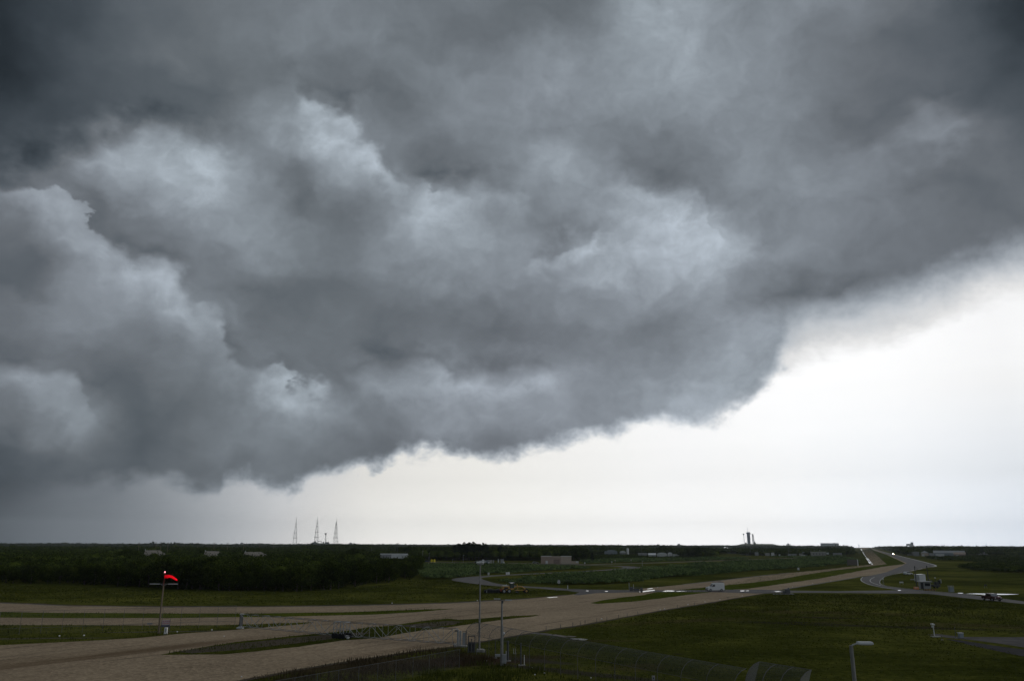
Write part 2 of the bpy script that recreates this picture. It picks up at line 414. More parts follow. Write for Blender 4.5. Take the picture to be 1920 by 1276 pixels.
class MB:
    """collects shapes that become one mesh"""

    def __init__(self):
        self.v, self.f = [], []

    def add(self, vs, fs):
        k = len(self.v)
        self.v += [tuple(p) for p in vs]
        self.f += [tuple(i + k for i in q) for q in fs]
        return self

    def box(self, c, s, rz=0.0, top=(1.0, 1.0)):
        cx, cy, cz = c
        hx, hy, hz = s[0] / 2, s[1] / 2, s[2] / 2
        ca, sa = math.cos(rz), math.sin(rz)
        vs = []
        for dz in (-1, 1):
            for ax, ay in ((-1, -1), (1, -1), (1, 1), (-1, 1)):
                x, y = ax * hx * (top[0] if dz > 0 else 1), ay * hy * (top[1] if dz > 0 else 1)
                vs.append((cx + x * ca - y * sa, cy + x * sa + y * ca, cz + dz * hz))
        return self.add(vs, [(0, 3, 2, 1), (4, 5, 6, 7), (0, 1, 5, 4), (1, 2, 6, 5), (2, 3, 7, 6), (3, 0, 4, 7)])

    def tube(self, p0, p1, r0, r1=None, n=8, caps=True):
        r1 = r0 if r1 is None else r1
        a, b = Vector(p0), Vector(p1)
        d = (b - a).normalized()
        u = d.orthogonal().normalized()
        w = d.cross(u)
        vs = []
        for q, r in ((a, r0), (b, r1)):
            for k in range(n):
                t = 2 * math.pi * k / n
                vs.append(q + (u * math.cos(t) + w * math.sin(t)) * r)
        fs = [(k, (k + 1) % n, n + (k + 1) % n, n + k) for k in range(n)]
        if caps:
            fs += [tuple(range(n - 1, -1, -1)), tuple(range(n, 2 * n))]
        return self.add(vs, fs)

    def path(self, pts, r, n=6):
        for a, b in zip(pts[:-1], pts[1:]):
            self.tube(a, b, r, r, n)
        return self

    def lathe(self, prof, c=(0, 0, 0), n=24):
        vs, fs = [], []
        for r, z in prof:
            for k in range(n):
                t = 2 * math.pi * k / n
                vs.append((c[0] + r * math.cos(t), c[1] + r * math.sin(t), c[2] + z))
        for i in range(len(prof) - 1):
            for k in range(n):
                fs.append((i * n + k, i * n + (k + 1) % n, (i + 1) * n + (k + 1) % n, (i + 1) * n + k))
        if prof[0][0] > 1e-6:
            fs.append(tuple(range(n - 1, -1, -1)))
        if prof[-1][0] > 1e-6:
            fs.append(tuple(range((len(prof) - 1) * n, len(prof) * n)))
        return self.add(vs, fs)

    def extr(self, prof, y0, y1):
        """profile of (x, z) extruded along y"""
        n = len(prof)
        vs = [(x, y0, z) for x, z in prof] + [(x, y1, z) for x, z in prof]
        fs = [tuple(range(n)), tuple(range(2 * n - 1, n - 1, -1))]
        fs += [(k, n + k, n + (k + 1) % n, (k + 1) % n) for k in range(n)]
        return self.add(vs, fs)

    def wheel(self, c, r, w, axis='y', n=20):
        d = Vector((0, w / 2, 0)) if axis == 'y' else Vector((w / 2, 0, 0))
        c = Vector(c)
        return self.tube(c - d, c + d, r, r, n)

    def build(self, name, m, parent=None, smooth=False, bevel=0.0):
        me = bpy.data.meshes.new(name)
        me.from_pydata(self.v, [], self.f)
        bm = bmesh.new()
        bm.from_mesh(me)
        bmesh.ops.recalc_face_normals(bm, faces=bm.faces)
        bm.to_mesh(me)
        bm.free()
        me.materials.append(m)
        o = bpy.data.objects.new(name, me)
        COL.objects.link(o)
        if parent is not None:
            o.parent = parent
        if smooth:
            me.polygons.foreach_set('use_smooth', [True] * len(me.polygons))
            try:
                me.set_sharp_from_angle(angle=math.radians(40))
            except Exception:
                pass
        if bevel:
            b = o.modifiers.new('bevel', 'BEVEL')
            b.width = bevel
            b.segments = 2
            b.limit_method = 'ANGLE'
        return o


def tag(o, label, cat, group=None):
    o['label'] = label
    o['category'] = cat
    if group:
        o['group'] = group
    return o


def thing(name, loc, label, cat, group=None, rz=0.0):
    o = bpy.data.objects.new(name, None)
    o.empty_display_size = 0.5
    COL.objects.link(o)
    o.location = (loc[0], loc[1], loc[2] if len(loc) > 2 else 0.0)
    o.rotation_euler = (0, 0, rz)
    return tag(o, label, cat, group)


def copy_tree(o, parent=None):
    c = o.copy()
    COL.objects.link(c)
    c.parent = parent
    for ch in list(o.children):
        copy_tree(ch, c)
    return c


def face_cam(x, y):
    """turn (about z) that points local -y back towards the viewer's roof"""
    return -math.atan2(x, y)


# ------------------------------------------------------------------ materials
def new_mat(name):
    m = bpy.data.materials.new(name)
    m.use_nodes = True
    t = m.node_tree
    t.nodes.clear()
    out = t.nodes.new('ShaderNodeOutputMaterial')
    return m, t, out


def c4(c):
    return (c[0], c[1], c[2], 1.0)


def surf(name, col, rough=0.6, metal=0.0, var=0.12, scale=1.5, spec=0.4, bump=0.0, col2=None, detail=5, stretch=(1, 1, 1)):
    """a plain surface with slight natural unevenness of colour"""
    m, t, out = new_mat(name)
    n = NB(t)
    geo = t.nodes.new('ShaderNodeNewGeometry')
    mp = t.nodes.new('ShaderNodeMapping')
    mp.inputs['Scale'].default_value = stretch
    t.links.new(geo.outputs['Position'], mp.inputs[0])
    nz = n.noise(mp.outputs[0], scale, detail, 0.6)
    mx = t.nodes.new('ShaderNodeMix')
    mx.data_type = 'RGBA'
    a = [max(0.0, x * (1 - var)) for x in col]
    b = [min(1.0, x * (1 + var)) for x in (col2 or col)]
    mx.inputs[6].default_value = c4(a)
    mx.inputs[7].default_value = c4(b)
    t.links.new(n.rng(nz, 0.3, 0.7, 0.0, 1.0), mx.inputs[0])
    p = t.nodes.new('ShaderNodeBsdfPrincipled')
    t.links.new(mx.outputs[2], p.inputs['Base Color'])
    p.inputs['Roughness'].default_value = rough
    p.inputs['Metallic'].default_value = metal
    p.inputs['Specular IOR Level'].default_value = spec
    if bump:
        bp = t.nodes.new('ShaderNodeBump')
        bp.inputs['Strength'].default_value = bump
        bp.inputs['Distance'].default_value = 0.05
        t.links.new(nz, bp.inputs['Height'])
        t.links.new(bp.outputs[0], p.inputs['Normal'])
    t.links.new(p.outputs[0], out.inputs[0])
    return m


def glow(name, col, strength):
    m, t, out = new_mat(name)
    e = t.nodes.new('ShaderNodeEmission')
    e.inputs[0].default_value = c4(col)
    e.inputs[1].default_value = strength
    t.links.new(e.outputs[0], out.inputs[0])
    return m


def foliage_mat(name, dark, mid, lite, patch=0.05):
    m, t, out = new_mat(name)
    n = NB(t)
    geo = t.nodes.new('ShaderNodeNewGeometry')
    pz = n.noise(geo.outputs['Position'], patch, 3, 0.6)
    fz = n.noise(geo.outputs['Position'], patch * 12, 3, 0.6)
    k = n.m('ADD', n.m('ADD', n.m('MULTIPLY', n.rng(pz, 0.3, 0.7, 0, 1), 0.36), n.m('MULTIPLY', n.rng(fz, 0.3, 0.7, 0, 1), 0.28)),
            n.m('MULTIPLY', geo.outputs['Random Per Island'], 0.36))
    r = t.nodes.new('ShaderNodeValToRGB')
    e = r.color_ramp.elements
    e[0].color, e[1].color = c4(dark), c4(lite)
    e[0].position, e[1].position = 0.15, 0.9
    q = e.new(0.5)
    q.color = c4(mid)
    t.links.new(k, r.inputs[0])
    d = t.nodes.new('ShaderNodeBsdfDiffuse')
    tr = t.nodes.new('ShaderNodeBsdfTranslucent')
    t.links.new(r.outputs[0], d.inputs[0])
    t.links.new(r.outputs[0], tr.inputs[0])
    mx = t.nodes.new('ShaderNodeMixShader')
    mx.inputs[0].default_value = 0.22
    t.links.new(d.outputs[0], mx.inputs[1])
    t.links.new(tr.outputs[0], mx.inputs[2])
    t.links.new(mx.outputs[0], out.inputs[0])
    return m


M_steel = surf('galvanised_steel', (0.36, 0.37, 0.38), 0.5, 0.3, 0.15, 3)
M_steel_d = surf('weathered_dark_steel', (0.10, 0.105, 0.11), 0.6, 0.2, 0.2, 3)
M_steel_l = surf('pale_steel', (0.55, 0.56, 0.57), 0.45, 0.1, 0.1, 3)
M_conc = surf('weathered_concrete', (0.36, 0.35, 0.33), 0.9, 0, 0.2, 1.2, 0.2)
M_conc_pole = surf('spun_concrete', (0.34, 0.33, 0.31), 0.85, 0, 0.12, 2, 0.2, stretch=(1, 1, 0.2))
M_wood = surf('weathered_timber', (0.20, 0.16, 0.12), 0.85, 0, 0.25, 3, 0.2, stretch=(3, 3, 0.4))
M_white = surf('white_paint', (0.80, 0.80, 0.79), 0.4, 0, 0.04, 0.7)
M_white_d = surf('chalky_white_sheet', (0.66, 0.67, 0.68), 0.6, 0, 0.08, 0.4)
M_grey = surf('grey_paint', (0.30, 0.31, 0.32), 0.55, 0, 0.1, 1.0)
M_black = surf('black_rubber', (0.018, 0.018, 0.02), 0.75, 0, 0.2, 4, 0.3)
M_dark = surf('dark_machinery', (0.04, 0.04, 0.042), 0.55, 0.1, 0.3, 4)
M_glass = surf('dark_window_glass', (0.02, 0.025, 0.03), 0.08, 0, 0.05, 1, 0.6)
M_yellow = surf('machine_yellow', (0.46, 0.27, 0.06), 0.5, 0, 0.2, 2.0)
M_yellow_b = surf('bright_yellow_paint', (0.75, 0.62, 0.03), 0.5, 0, 0.08, 2.0)
M_rust = surf('rusty_red_steel', (0.30, 0.06, 0.035), 0.7, 0, 0.3, 4)
M_orange = surf('orange_plastic', (0.60, 0.20, 0.06), 0.5, 0, 0.1, 2)
M_tan = surf('tan_block_wall', (0.40, 0.31, 0.25), 0.85, 0, 0.06, 0.8, 0.2)
M_tan_l = surf('pale_tan_wall', (0.50, 0.42, 0.34), 0.85, 0, 0.06, 0.8, 0.2)
M_bluegrey = surf('blue_grey_sheet', (0.26, 0.30, 0.33), 0.5, 0, 0.08, 0.1)
M_redtruck = surf('dark_red_paint', (0.075, 0.008, 0.010), 0.25, 0.1, 0.05, 1, 0.6)
M_wetroof = surf('wet_white_roof', (0.75, 0.76, 0.78), 0.16, 0, 0.05, 0.3, 0.8)
# ------------------------------------------------------------------ the ground
def grass_mat(name, a, b, c, patches=True):
    m, t, out = new_mat(name)
    n = NB(t)
    geo = t.nodes.new('ShaderNodeNewGeometry')
    P = geo.outputs['Position']
    big = n.noise(P, 0.018, 4, 0.55)
    mid = n.noise(P, 0.11, 5, 0.65)
    st = t.nodes.new('ShaderNodeMapping')
    st.inputs['Rotation'].default_value = (0, 0, 0.35)
    st.inputs['Scale'].default_value = (0.35, 1.6, 1.0)
    t.links.new(P, st.inputs[0])
    mow = n.noise(st.outputs[0], 0.28, 5, 0.6)
    fine = n.noise(P, 1.1, 6, 0.8)
    k = n.m('ADD', n.m('ADD', n.m('MULTIPLY', n.rng(big, 0.3, 0.7, 0, 1), 0.40), n.m('MULTIPLY', n.rng(mid, 0.3, 0.7, 0, 1), 0.22)),
            n.m('ADD', n.m('MULTIPLY', n.rng(mow, 0.3, 0.7, 0, 1), 0.13), n.m('MULTIPLY', n.rng(fine, 0.3, 0.7, 0, 1), 0.40)))
    r = t.nodes.new('ShaderNodeValToRGB')
    e = r.color_ramp.elements
    e[0].color, e[1].color = c4(a), c4(c)
    e[0].position, e[1].position = 0.28, 0.82
    q = e.new(0.52)
    q.color = c4(b)
    t.links.new(k, r.inputs[0])
    col = r.outputs[0]
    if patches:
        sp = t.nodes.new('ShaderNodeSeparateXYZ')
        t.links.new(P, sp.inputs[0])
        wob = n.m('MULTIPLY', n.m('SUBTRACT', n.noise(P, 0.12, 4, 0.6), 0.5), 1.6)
        for (px, py, rx_, ry_, ang, tintc, amt) in SOIL_SHADE:
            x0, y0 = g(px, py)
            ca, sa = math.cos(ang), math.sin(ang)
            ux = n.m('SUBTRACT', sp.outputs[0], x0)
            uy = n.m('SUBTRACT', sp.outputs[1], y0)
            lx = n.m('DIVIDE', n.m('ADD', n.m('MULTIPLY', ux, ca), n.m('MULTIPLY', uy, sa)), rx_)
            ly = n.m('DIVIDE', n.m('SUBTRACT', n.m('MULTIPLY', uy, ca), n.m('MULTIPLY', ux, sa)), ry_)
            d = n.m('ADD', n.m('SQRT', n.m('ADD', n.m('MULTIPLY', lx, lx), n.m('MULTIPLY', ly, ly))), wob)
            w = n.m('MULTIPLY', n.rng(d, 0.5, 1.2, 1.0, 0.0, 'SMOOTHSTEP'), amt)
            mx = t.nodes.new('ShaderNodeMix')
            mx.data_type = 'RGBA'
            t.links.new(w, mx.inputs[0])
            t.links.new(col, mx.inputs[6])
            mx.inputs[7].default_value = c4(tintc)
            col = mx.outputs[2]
    p = t.nodes.new('ShaderNodeBsdfPrincipled')
    t.links.new(col, p.inputs['Base Color'])
    p.inputs['Roughness'].default_value = 1.0
    p.inputs['Specular IOR Level'].default_value = 0.0
    bp = t.nodes.new('ShaderNodeBump')
    bp.inputs['Strength'].default_value = 0.9
    bp.inputs['Distance'].default_value = 0.25
    t.links.new(n.m('ADD', n.m('MULTIPLY', fine, 0.6), n.m('ADD', mid, n.m('MULTIPLY', mow, 0.6))), bp.inputs['Height'])
    t.links.new(bp.outputs[0], p.inputs['Normal'])
    t.links.new(p.outputs[0], out.inputs[0])
    return m


# bare or damp soil, and undulation shadows of the right field painted dark: spot, radii in metres, turn, colour, strength
MUD_SHADE = (0.035, 0.030, 0.026)
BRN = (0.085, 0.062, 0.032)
SOIL_SHADE = (
    (1640, 1173, 26, 2.6, -0.32, MUD_SHADE, 0.75), (1535, 1157, 8, 1.6, -0.2, MUD_SHADE, 0.8), (1512, 1166, 7, 0.9, -0.1, MUD_SHADE, 0.7),
    (1560, 1148, 30, 5.0, -0.25, BRN, 0.5), (1820, 1172, 30, 5.0, -0.3, BRN, 0.5), (1272, 1225, 0.9, 0.35, 0.1, MUD_SHADE, 0.95),
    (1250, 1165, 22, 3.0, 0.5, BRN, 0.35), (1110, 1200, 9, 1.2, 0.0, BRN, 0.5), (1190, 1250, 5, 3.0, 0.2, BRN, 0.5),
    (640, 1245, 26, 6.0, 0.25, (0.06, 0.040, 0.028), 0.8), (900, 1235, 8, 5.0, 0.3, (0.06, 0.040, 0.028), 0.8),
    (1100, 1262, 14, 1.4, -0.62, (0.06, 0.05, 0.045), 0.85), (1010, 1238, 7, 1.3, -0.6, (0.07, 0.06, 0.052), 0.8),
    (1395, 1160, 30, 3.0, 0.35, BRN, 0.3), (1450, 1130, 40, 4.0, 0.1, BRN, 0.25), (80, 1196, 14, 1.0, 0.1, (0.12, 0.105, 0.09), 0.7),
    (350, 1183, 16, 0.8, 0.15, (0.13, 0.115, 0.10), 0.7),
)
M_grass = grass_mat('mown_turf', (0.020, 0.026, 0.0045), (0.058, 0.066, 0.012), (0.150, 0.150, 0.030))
M_grass2 = grass_mat('rough_turf', (0.040, 0.056, 0.007), (0.075, 0.095, 0.012), (0.13, 0.15, 0.022), False)


def gravel_mat(name, lo, hi, tracks, ang, wet=0.0):
    m, t, out = new_mat(name)
    n = NB(t)
    geo = t.nodes.new('ShaderNodeNewGeometry')
    P = geo.outputs['Position']
    vor = t.nodes.new('ShaderNodeTexVoronoi')
    vor.inputs['Scale'].default_value = 2.6
    t.links.new(P, vor.inputs['Vector'])
    pb = n.noise(P, 2.6, 4, 0.8)
    st = t.nodes.new('ShaderNodeMapping')
    st.vector_type = 'POINT'
    st.inputs['Rotation'].default_value = (0, 0, -ang)
    st.inputs['Scale'].default_value = (0.05, 1.0, 1.0)
    # rotate first, stretch afterwards
    ro = t.nodes.new('ShaderNodeMapping')
    ro.inputs['Rotation'].default_value = (0, 0, -ang)
    t.links.new(P, ro.inputs[0])
    st.inputs['Rotation'].default_value = (0, 0, 0)
    t.links.new(ro.outputs[0], st.inputs[0])
    tr = n.noise(st.outputs[0], 0.55, 4, 0.7, 0.3)
    bigp = n.noise(P, 0.05, 4, 0.6)
    sepc = t.nodes.new('ShaderNodeSeparateColor')
    t.links.new(vor.outputs['Color'], sepc.inputs[0])
    k = n.m('ADD', n.m('ADD', n.m('MULTIPLY', sepc.outputs[0], 0.30), n.m('MULTIPLY', n.rng(pb, 0.25, 0.75, 0, 1), 0.45)), n.m('MULTIPLY', n.rng(bigp, 0.3, 0.7, 0, 1), 0.25))
    mx = t.nodes.new('ShaderNodeMix')
    mx.data_type = 'RGBA'
    mx.inputs[6].default_value = c4(lo)
    mx.inputs[7].default_value = c4(hi)
    t.links.new(k, mx.inputs[0])
    mul = t.nodes.new('ShaderNodeMix')
    mul.data_type = 'RGBA'
    mul.inputs[7].default_value = c4([x * 0.42 for x in lo])
    t.links.new(mx.outputs[2], mul.inputs[6])
    t.links.new(n.m('MULTIPLY', n.rng(tr, 0.58, 0.72, 0.0, 1.0), tracks), mul.inputs[0])
    colr = mul.outputs[2]
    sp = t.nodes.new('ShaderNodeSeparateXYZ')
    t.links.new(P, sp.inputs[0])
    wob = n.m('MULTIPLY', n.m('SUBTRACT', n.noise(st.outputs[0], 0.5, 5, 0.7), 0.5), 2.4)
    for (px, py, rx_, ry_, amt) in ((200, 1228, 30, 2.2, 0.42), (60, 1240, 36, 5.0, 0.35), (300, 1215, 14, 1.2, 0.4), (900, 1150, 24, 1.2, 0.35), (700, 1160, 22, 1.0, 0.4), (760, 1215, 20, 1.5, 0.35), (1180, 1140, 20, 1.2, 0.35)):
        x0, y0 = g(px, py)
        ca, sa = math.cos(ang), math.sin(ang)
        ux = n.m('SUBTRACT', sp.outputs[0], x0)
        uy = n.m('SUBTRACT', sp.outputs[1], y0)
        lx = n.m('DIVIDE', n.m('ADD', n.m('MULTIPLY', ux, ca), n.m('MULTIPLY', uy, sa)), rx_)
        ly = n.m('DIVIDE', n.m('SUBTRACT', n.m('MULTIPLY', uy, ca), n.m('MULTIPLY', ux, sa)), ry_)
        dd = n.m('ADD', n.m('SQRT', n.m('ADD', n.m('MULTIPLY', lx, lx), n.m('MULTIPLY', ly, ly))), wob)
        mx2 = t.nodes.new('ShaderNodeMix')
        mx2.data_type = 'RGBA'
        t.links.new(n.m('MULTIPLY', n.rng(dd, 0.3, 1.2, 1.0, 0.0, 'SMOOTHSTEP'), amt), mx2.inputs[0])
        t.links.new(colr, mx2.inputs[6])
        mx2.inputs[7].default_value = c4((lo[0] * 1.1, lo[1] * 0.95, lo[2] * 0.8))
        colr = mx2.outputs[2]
    p = t.nodes.new('ShaderNodeBsdfPrincipled')
    t.links.new(colr, p.inputs['Base Color'])
    p.inputs['Roughness'].default_value = 0.95 - wet
    p.inputs['Specular IOR Level'].default_value = 0.04 + wet
    bp = t.nodes.new('ShaderNodeBump')
    bp.inputs['Strength'].default_value = 0.8
    bp.inputs['Distance'].default_value = 0.06
    t.links.new(n.m('ADD', pb, n.m('MULTIPLY', vor.outputs['Distance'], 0.7)), bp.inputs['Height'])
    t.links.new(bp.outputs[0], p.inputs['Normal'])
    t.links.new(p.outputs[0], out.inputs[0])
    return m


_a, _b = g(499, 1265), g(1156, 1158.6)
TRACK_ANG = math.atan2(_b[1] - _a[1], _b[0] - _a[0])
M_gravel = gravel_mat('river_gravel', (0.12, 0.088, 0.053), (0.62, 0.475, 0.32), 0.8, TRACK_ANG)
M_dirt_shadow = gravel_mat('damp_earth_berm_shadow', (0.05, 0.040, 0.026), (0.13, 0.105, 0.075), 0.5, TRACK_ANG)  # earth of the ruts, and the painted shadow lines along the gravel
M_asph = surf('worn_asphalt', (0.15, 0.14, 0.135), 0.85, 0, 0.25, 0.35, 0.12, 0.2)
M_asph_w = surf('wet_asphalt', (0.098, 0.090, 0.086), 0.75, 0, 0.35, 0.25, 0.18, 0.2)
M_shoulder = surf('concrete_shoulder', (0.22, 0.20, 0.175), 0.95, 0, 0.3, 0.5, 0.05)
M_line_shine = surf('road_paint_kerb_shine', (0.42, 0.42, 0.41), 0.6, 0, 0.1, 1)  # line paint that also stands for the shine of wet kerbs
M_water = surf('still_water', (0.02, 0.022, 0.024), 0.02, 0, 0.0, 1, 0.9)


def dens(pts, step, closed=True, jit=0.0, seed=1):
    """world outline from world points, subdivided and slightly ragged"""
    rr = random.Random(seed)
    out = []
    n = len(pts)
    for i in range(n if closed else n - 1):
        a, b = pts[i], pts[(i + 1) % n]
        d = math.hypot(b[0] - a[0], b[1] - a[1])
        dist = math.hypot(a[0], a[1])
        k = max(1, min(60, int(d / (step * max(1.0, dist / 200.0)))))
        for j in range(k):
            s = j / k
            jj = jit * min(1.5, max(0.4, dist / 200.0))
            out.append((a[0] + (b[0] - a[0]) * s + (rr.uniform(-jj, jj) if j else 0), a[1] + (b[1] - a[1]) * s + (rr.uniform(-jj, jj) if j else 0)))
    if not closed:
        out.append(pts[-1])
    return out


def sheet(name, pix, z, m, step=2.0, jit=0.25, seed=1, kind='structure', world_pts=False):
    pts = list(pix) if world_pts else [g(*p) for p in pix]
    pts = dens(pts, step, True, jit, seed)
    bm = bmesh.new()
    vs = [bm.verts.new((x, y, z)) for x, y in pts]
    f = bm.faces.new(vs)
    f.normal_update()
    if f.normal.z < 0:
        f.normal_flip()
    bmesh.ops.triangulate(bm, faces=[f])
    me = bpy.data.meshes.new(name)
    bm.to_mesh(me)
    bm.free()
    me.materials.append(m)
    o = bpy.data.objects.new(name, me)
    COL.objects.link(o)
    if kind:
        o['kind'] = kind
    return o


def smooth_line(P, n=6):
    out = []
    Q = [P[0]] + list(P) + [P[-1]]
    for i in range(1, len(Q) - 2):
        p0, p1, p2, p3 = Q[i - 1], Q[i], Q[i + 1], Q[i + 2]
        for j in range(n):
            t = j / n
            out.append(tuple(0.5 * ((2 * p1[k]) + (-p0[k] + p2[k]) * t + (2 * p0[k] - 5 * p1[k] + 4 * p2[k] - p3[k]) * t * t
                                    + (-p0[k] + 3 * p1[k] - 3 * p2[k] + p3[k]) * t ** 3) for k in range(len(p1))))
    out.append(tuple(P[-1]))
    return out


def ribbon(name, pix, width, z, m, kind='structure', world_pts=False, jit=0.0, n=6, seed=3):
    W = [p if world_pts else (*g(*p[:2]), p[2] if len(p) > 2 else width) for p in pix]
    W = smooth_line([w if len(w) == 3 else (*w, width) for w in W], n)
    rr = random.Random(seed)
    vs, fs = [], []
    for i, (x, y, w) in enumerate(W):
        a = W[max(0, i - 1)]
        b = W[min(len(W) - 1, i + 1)]
        tx, ty = b[0] - a[0], b[1] - a[1]
        L = math.hypot(tx, ty) or 1
        nx, ny = -ty / L, tx / L
        w = w / 2
        vs += [(x + nx * (w + rr.uniform(-jit, jit)), y + ny * (w + rr.uniform(-jit, jit)), z), (x - nx * (w + rr.uniform(-jit, jit)), y - ny * (w + rr.uniform(-jit, jit)), z)]
    for i in range(len(W) - 1):
        fs.append((2 * i + 1, 2 * i + 3, 2 * i + 2, 2 * i))
    o = MB().add(vs, fs).build(name, m)
    if kind:
        o['kind'] = kind
    return o


# the plain
gb = MB()
rings = [0, 60, 120, 250, 500, 1000, 2000, 4000, 7500]
vs, fs = [], []
NS = 64
for i, r in enumerate(rings[1:]):
    for k in range(NS):
        vs.append((r * math.cos(2 * math.pi * k / NS), r * math.sin(2 * math.pi * k / NS), 0.0))
fs.append(tuple(range(NS)))
for i in range(len(rings) - 2):
    for k in range(NS):
        fs.append((i * NS + k, (i + 1) * NS + k, (i + 1) * NS + (k + 1) % NS, i * NS + (k + 1) % NS))
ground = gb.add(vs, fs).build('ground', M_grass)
ground['kind'] = 'structure'

# the double gravel track
TOP = [(-140, 1126), (0, 1129.5), (60, 1131.5), (130, 1134.5), (300, 1136.5), (480, 1136.5), (620, 1135), (740, 1132.5), (840, 1130), (900, 1126.5),
       (990, 1121.5), (1060, 1115), (1110, 1110), (1160, 1106.5), (1210, 1102), (1280, 1095.5), (1361, 1087), (1415, 1080.6), (1480, 1073.5), (1540, 1067.6), (1600, 1061),
       (1634, 1057.3), (1629, 1050), (1623, 1040), (1617, 1030), (1613.5, 1025.6)]
RIGHT = [(1632, 1025.6), (1642, 1030), (1655, 1033.3), (1672, 1037.5), (1690, 1041.8), (1707, 1046), (1744, 1055.3), (1757, 1060.4), (1731, 1065.3), (1707, 1070.3), (1678, 1075.3), (1640, 1077.5), (1612, 1080),
         (1576, 1086), (1540, 1091.8), (1500, 1098.5), (1470, 1103.5), (1440, 1110), (1415, 1114.5), (1375, 1121), (1320, 1130.5), (1235, 1144), (1156, 1158.6),
         (1074, 1173), (1024, 1180), (998, 1185), (943, 1195), (906, 1200.7), (850, 1211), (789, 1218.5), (710, 1230), (604, 1246), (499, 1265.5), (436, 1277),
         (250, 1318), (-250, 1330), (-330, 1212)]
LOWL = [(-200, 1212), (0, 1208), (80, 1204), (190, 1200), (260, 1195), (330, 1187.5), (390, 1183), (440, 1179.5), (520, 1176), (560, 1170.5), (600, 1168)]
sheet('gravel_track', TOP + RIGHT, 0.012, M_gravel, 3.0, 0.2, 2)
# turf strips between the lanes
MEDIAN_N = [(1628.5, 1026.4), (1663, 1056.8), (1628, 1061.2), (1576, 1067), (1523, 1074.3), (1456, 1086), (1400, 1092.5), (1361, 1096.5), (1290, 1103.6), (1240, 1107.5),
            (1209, 1114.5), (1160, 1120), (1130, 1124.5), (1106, 1129.6), (1119, 1131.5), (1182, 1127.5), (1235, 1121.8), (1288, 1114.5), (1320, 1111), (1361, 1105.5), (1402, 1103),
            (1470, 1093.5), (1540, 1083.3), (1615, 1069), (1660, 1061), (1698, 1056.5), (1690, 1052), (1663, 1039.2), (1640, 1031.6), (1631, 1027)]
sheet('grass_median', MEDIAN_N, 0.02, M_grass2, 3.0, 0.3, 4)
MEDIAN_W = [(-140, 1145), (0, 1146.5), (100, 1148), (300, 1149), (480, 1149.5), (640, 1147), (720, 1144.3), (790, 1141.8), (852, 1140.5), (830, 1142.5), (780, 1147), (700, 1151.5), (600, 1153.5),
            (480, 1156), (300, 1158), (120, 1158), (0, 1157), (-140, 1156)]
sheet('grass_median', MEDIAN_W, 0.021, M_grass2, 3.0, 0.35, 5)
# rough verge south of the second lane, behind the left fence
VERGE_W = [(-200, 1170), (0, 1171), (120, 1171), (240, 1171.5), (330, 1172), (420, 1171), (490, 1169), (560, 1166.5), (590, 1166.2), (570, 1169), (510, 1174), (440, 1180), (330, 1188), (250, 1196),
           (120, 1203), (0, 1209), (-200, 1214)]
sheet('grass_verge', VERGE_W, 0.022, M_grass, 2.0, 0.3, 6)
VERGE_C = [(1014, 1151.8), (960, 1154), (900, 1159), (860, 1161), (840, 1159), (800, 1162.5), (760, 1168), (728, 1172.5), (690, 1175), (640, 1183), (560, 1190.5), (440, 1203), (330, 1221),
           (300, 1227), (420, 1226), (560, 1212), (640, 1200), (700, 1196), (790, 1181.5), (850, 1174), (900, 1167), (960, 1159), (1000, 1155)]
sheet('grass_verge', VERGE_C, 0.023, M_grass, 2.0, 0.35, 7)
sheet('dirt_rut', [(330, 1221), (440, 1206), (560, 1194), (640, 1187), (700, 1185), (640, 1195), (560, 1205), (440, 1218), (360, 1224)], 0.028, M_dirt_shadow, 2.0, 0.3, 8)
sheet('dirt_rut', [(760, 1171), (800, 1167), (840, 1163.5), (870, 1165), (840, 1172), (790, 1177), (770, 1176)], 0.029, M_dirt_shadow, 2.0, 0.3, 9)
# shadow line of the gravel's low south berm, painted as a dark strip
ribbon('berm_shadow', [(436, 1279), (499, 1267), (604, 1248), (710, 1232), (789, 1220), (850, 1213), (906, 1202), (998, 1186.5), (1024, 1181.5), (1074, 1174.3), (1156, 1160), (1235, 1145.2), (1320, 1131.5),
                      (1375, 1122), (1440, 1111)], 0.8, 0.03, M_dirt_shadow, jit=0.25)
ribbon('berm_shadow', [(-60, 1127.6), (0, 1128.6), (60, 1130.6), (130, 1133.6), (300, 1135.6), (480, 1135.6), (620, 1134), (740, 1131.6), (840, 1129), (900, 1125.6), (990, 1120.8), (1060, 1114.6)], 1.3, 0.03, M_dirt_shadow, jit=0.3)  # north edge: its shadow line, likewise painted as a dark strip
ribbon('concrete_edge', [(-60, 1129.2), (0, 1130.4), (60, 1132.4), (130, 1135.2), (300, 1137), (480, 1137), (620, 1135.4), (740, 1133), (840, 1130.5), (900, 1127), (990, 1122)], 0.9, 0.034, M_shoulder, jit=0.1)
ribbon('concrete_edge', [(1612, 1080.6), (1576, 1086.8), (1540, 1092.6), (1500, 1099.2), (1470, 1104)], 1.3, 0.034, M_shoulder, jit=0.1)
ribbon('concrete_edge', [(1280, 1095), (1361, 1086.5), (1415, 1080.1), (1480, 1073)], 1.5, 0.034, M_shoulder, jit=0.2)

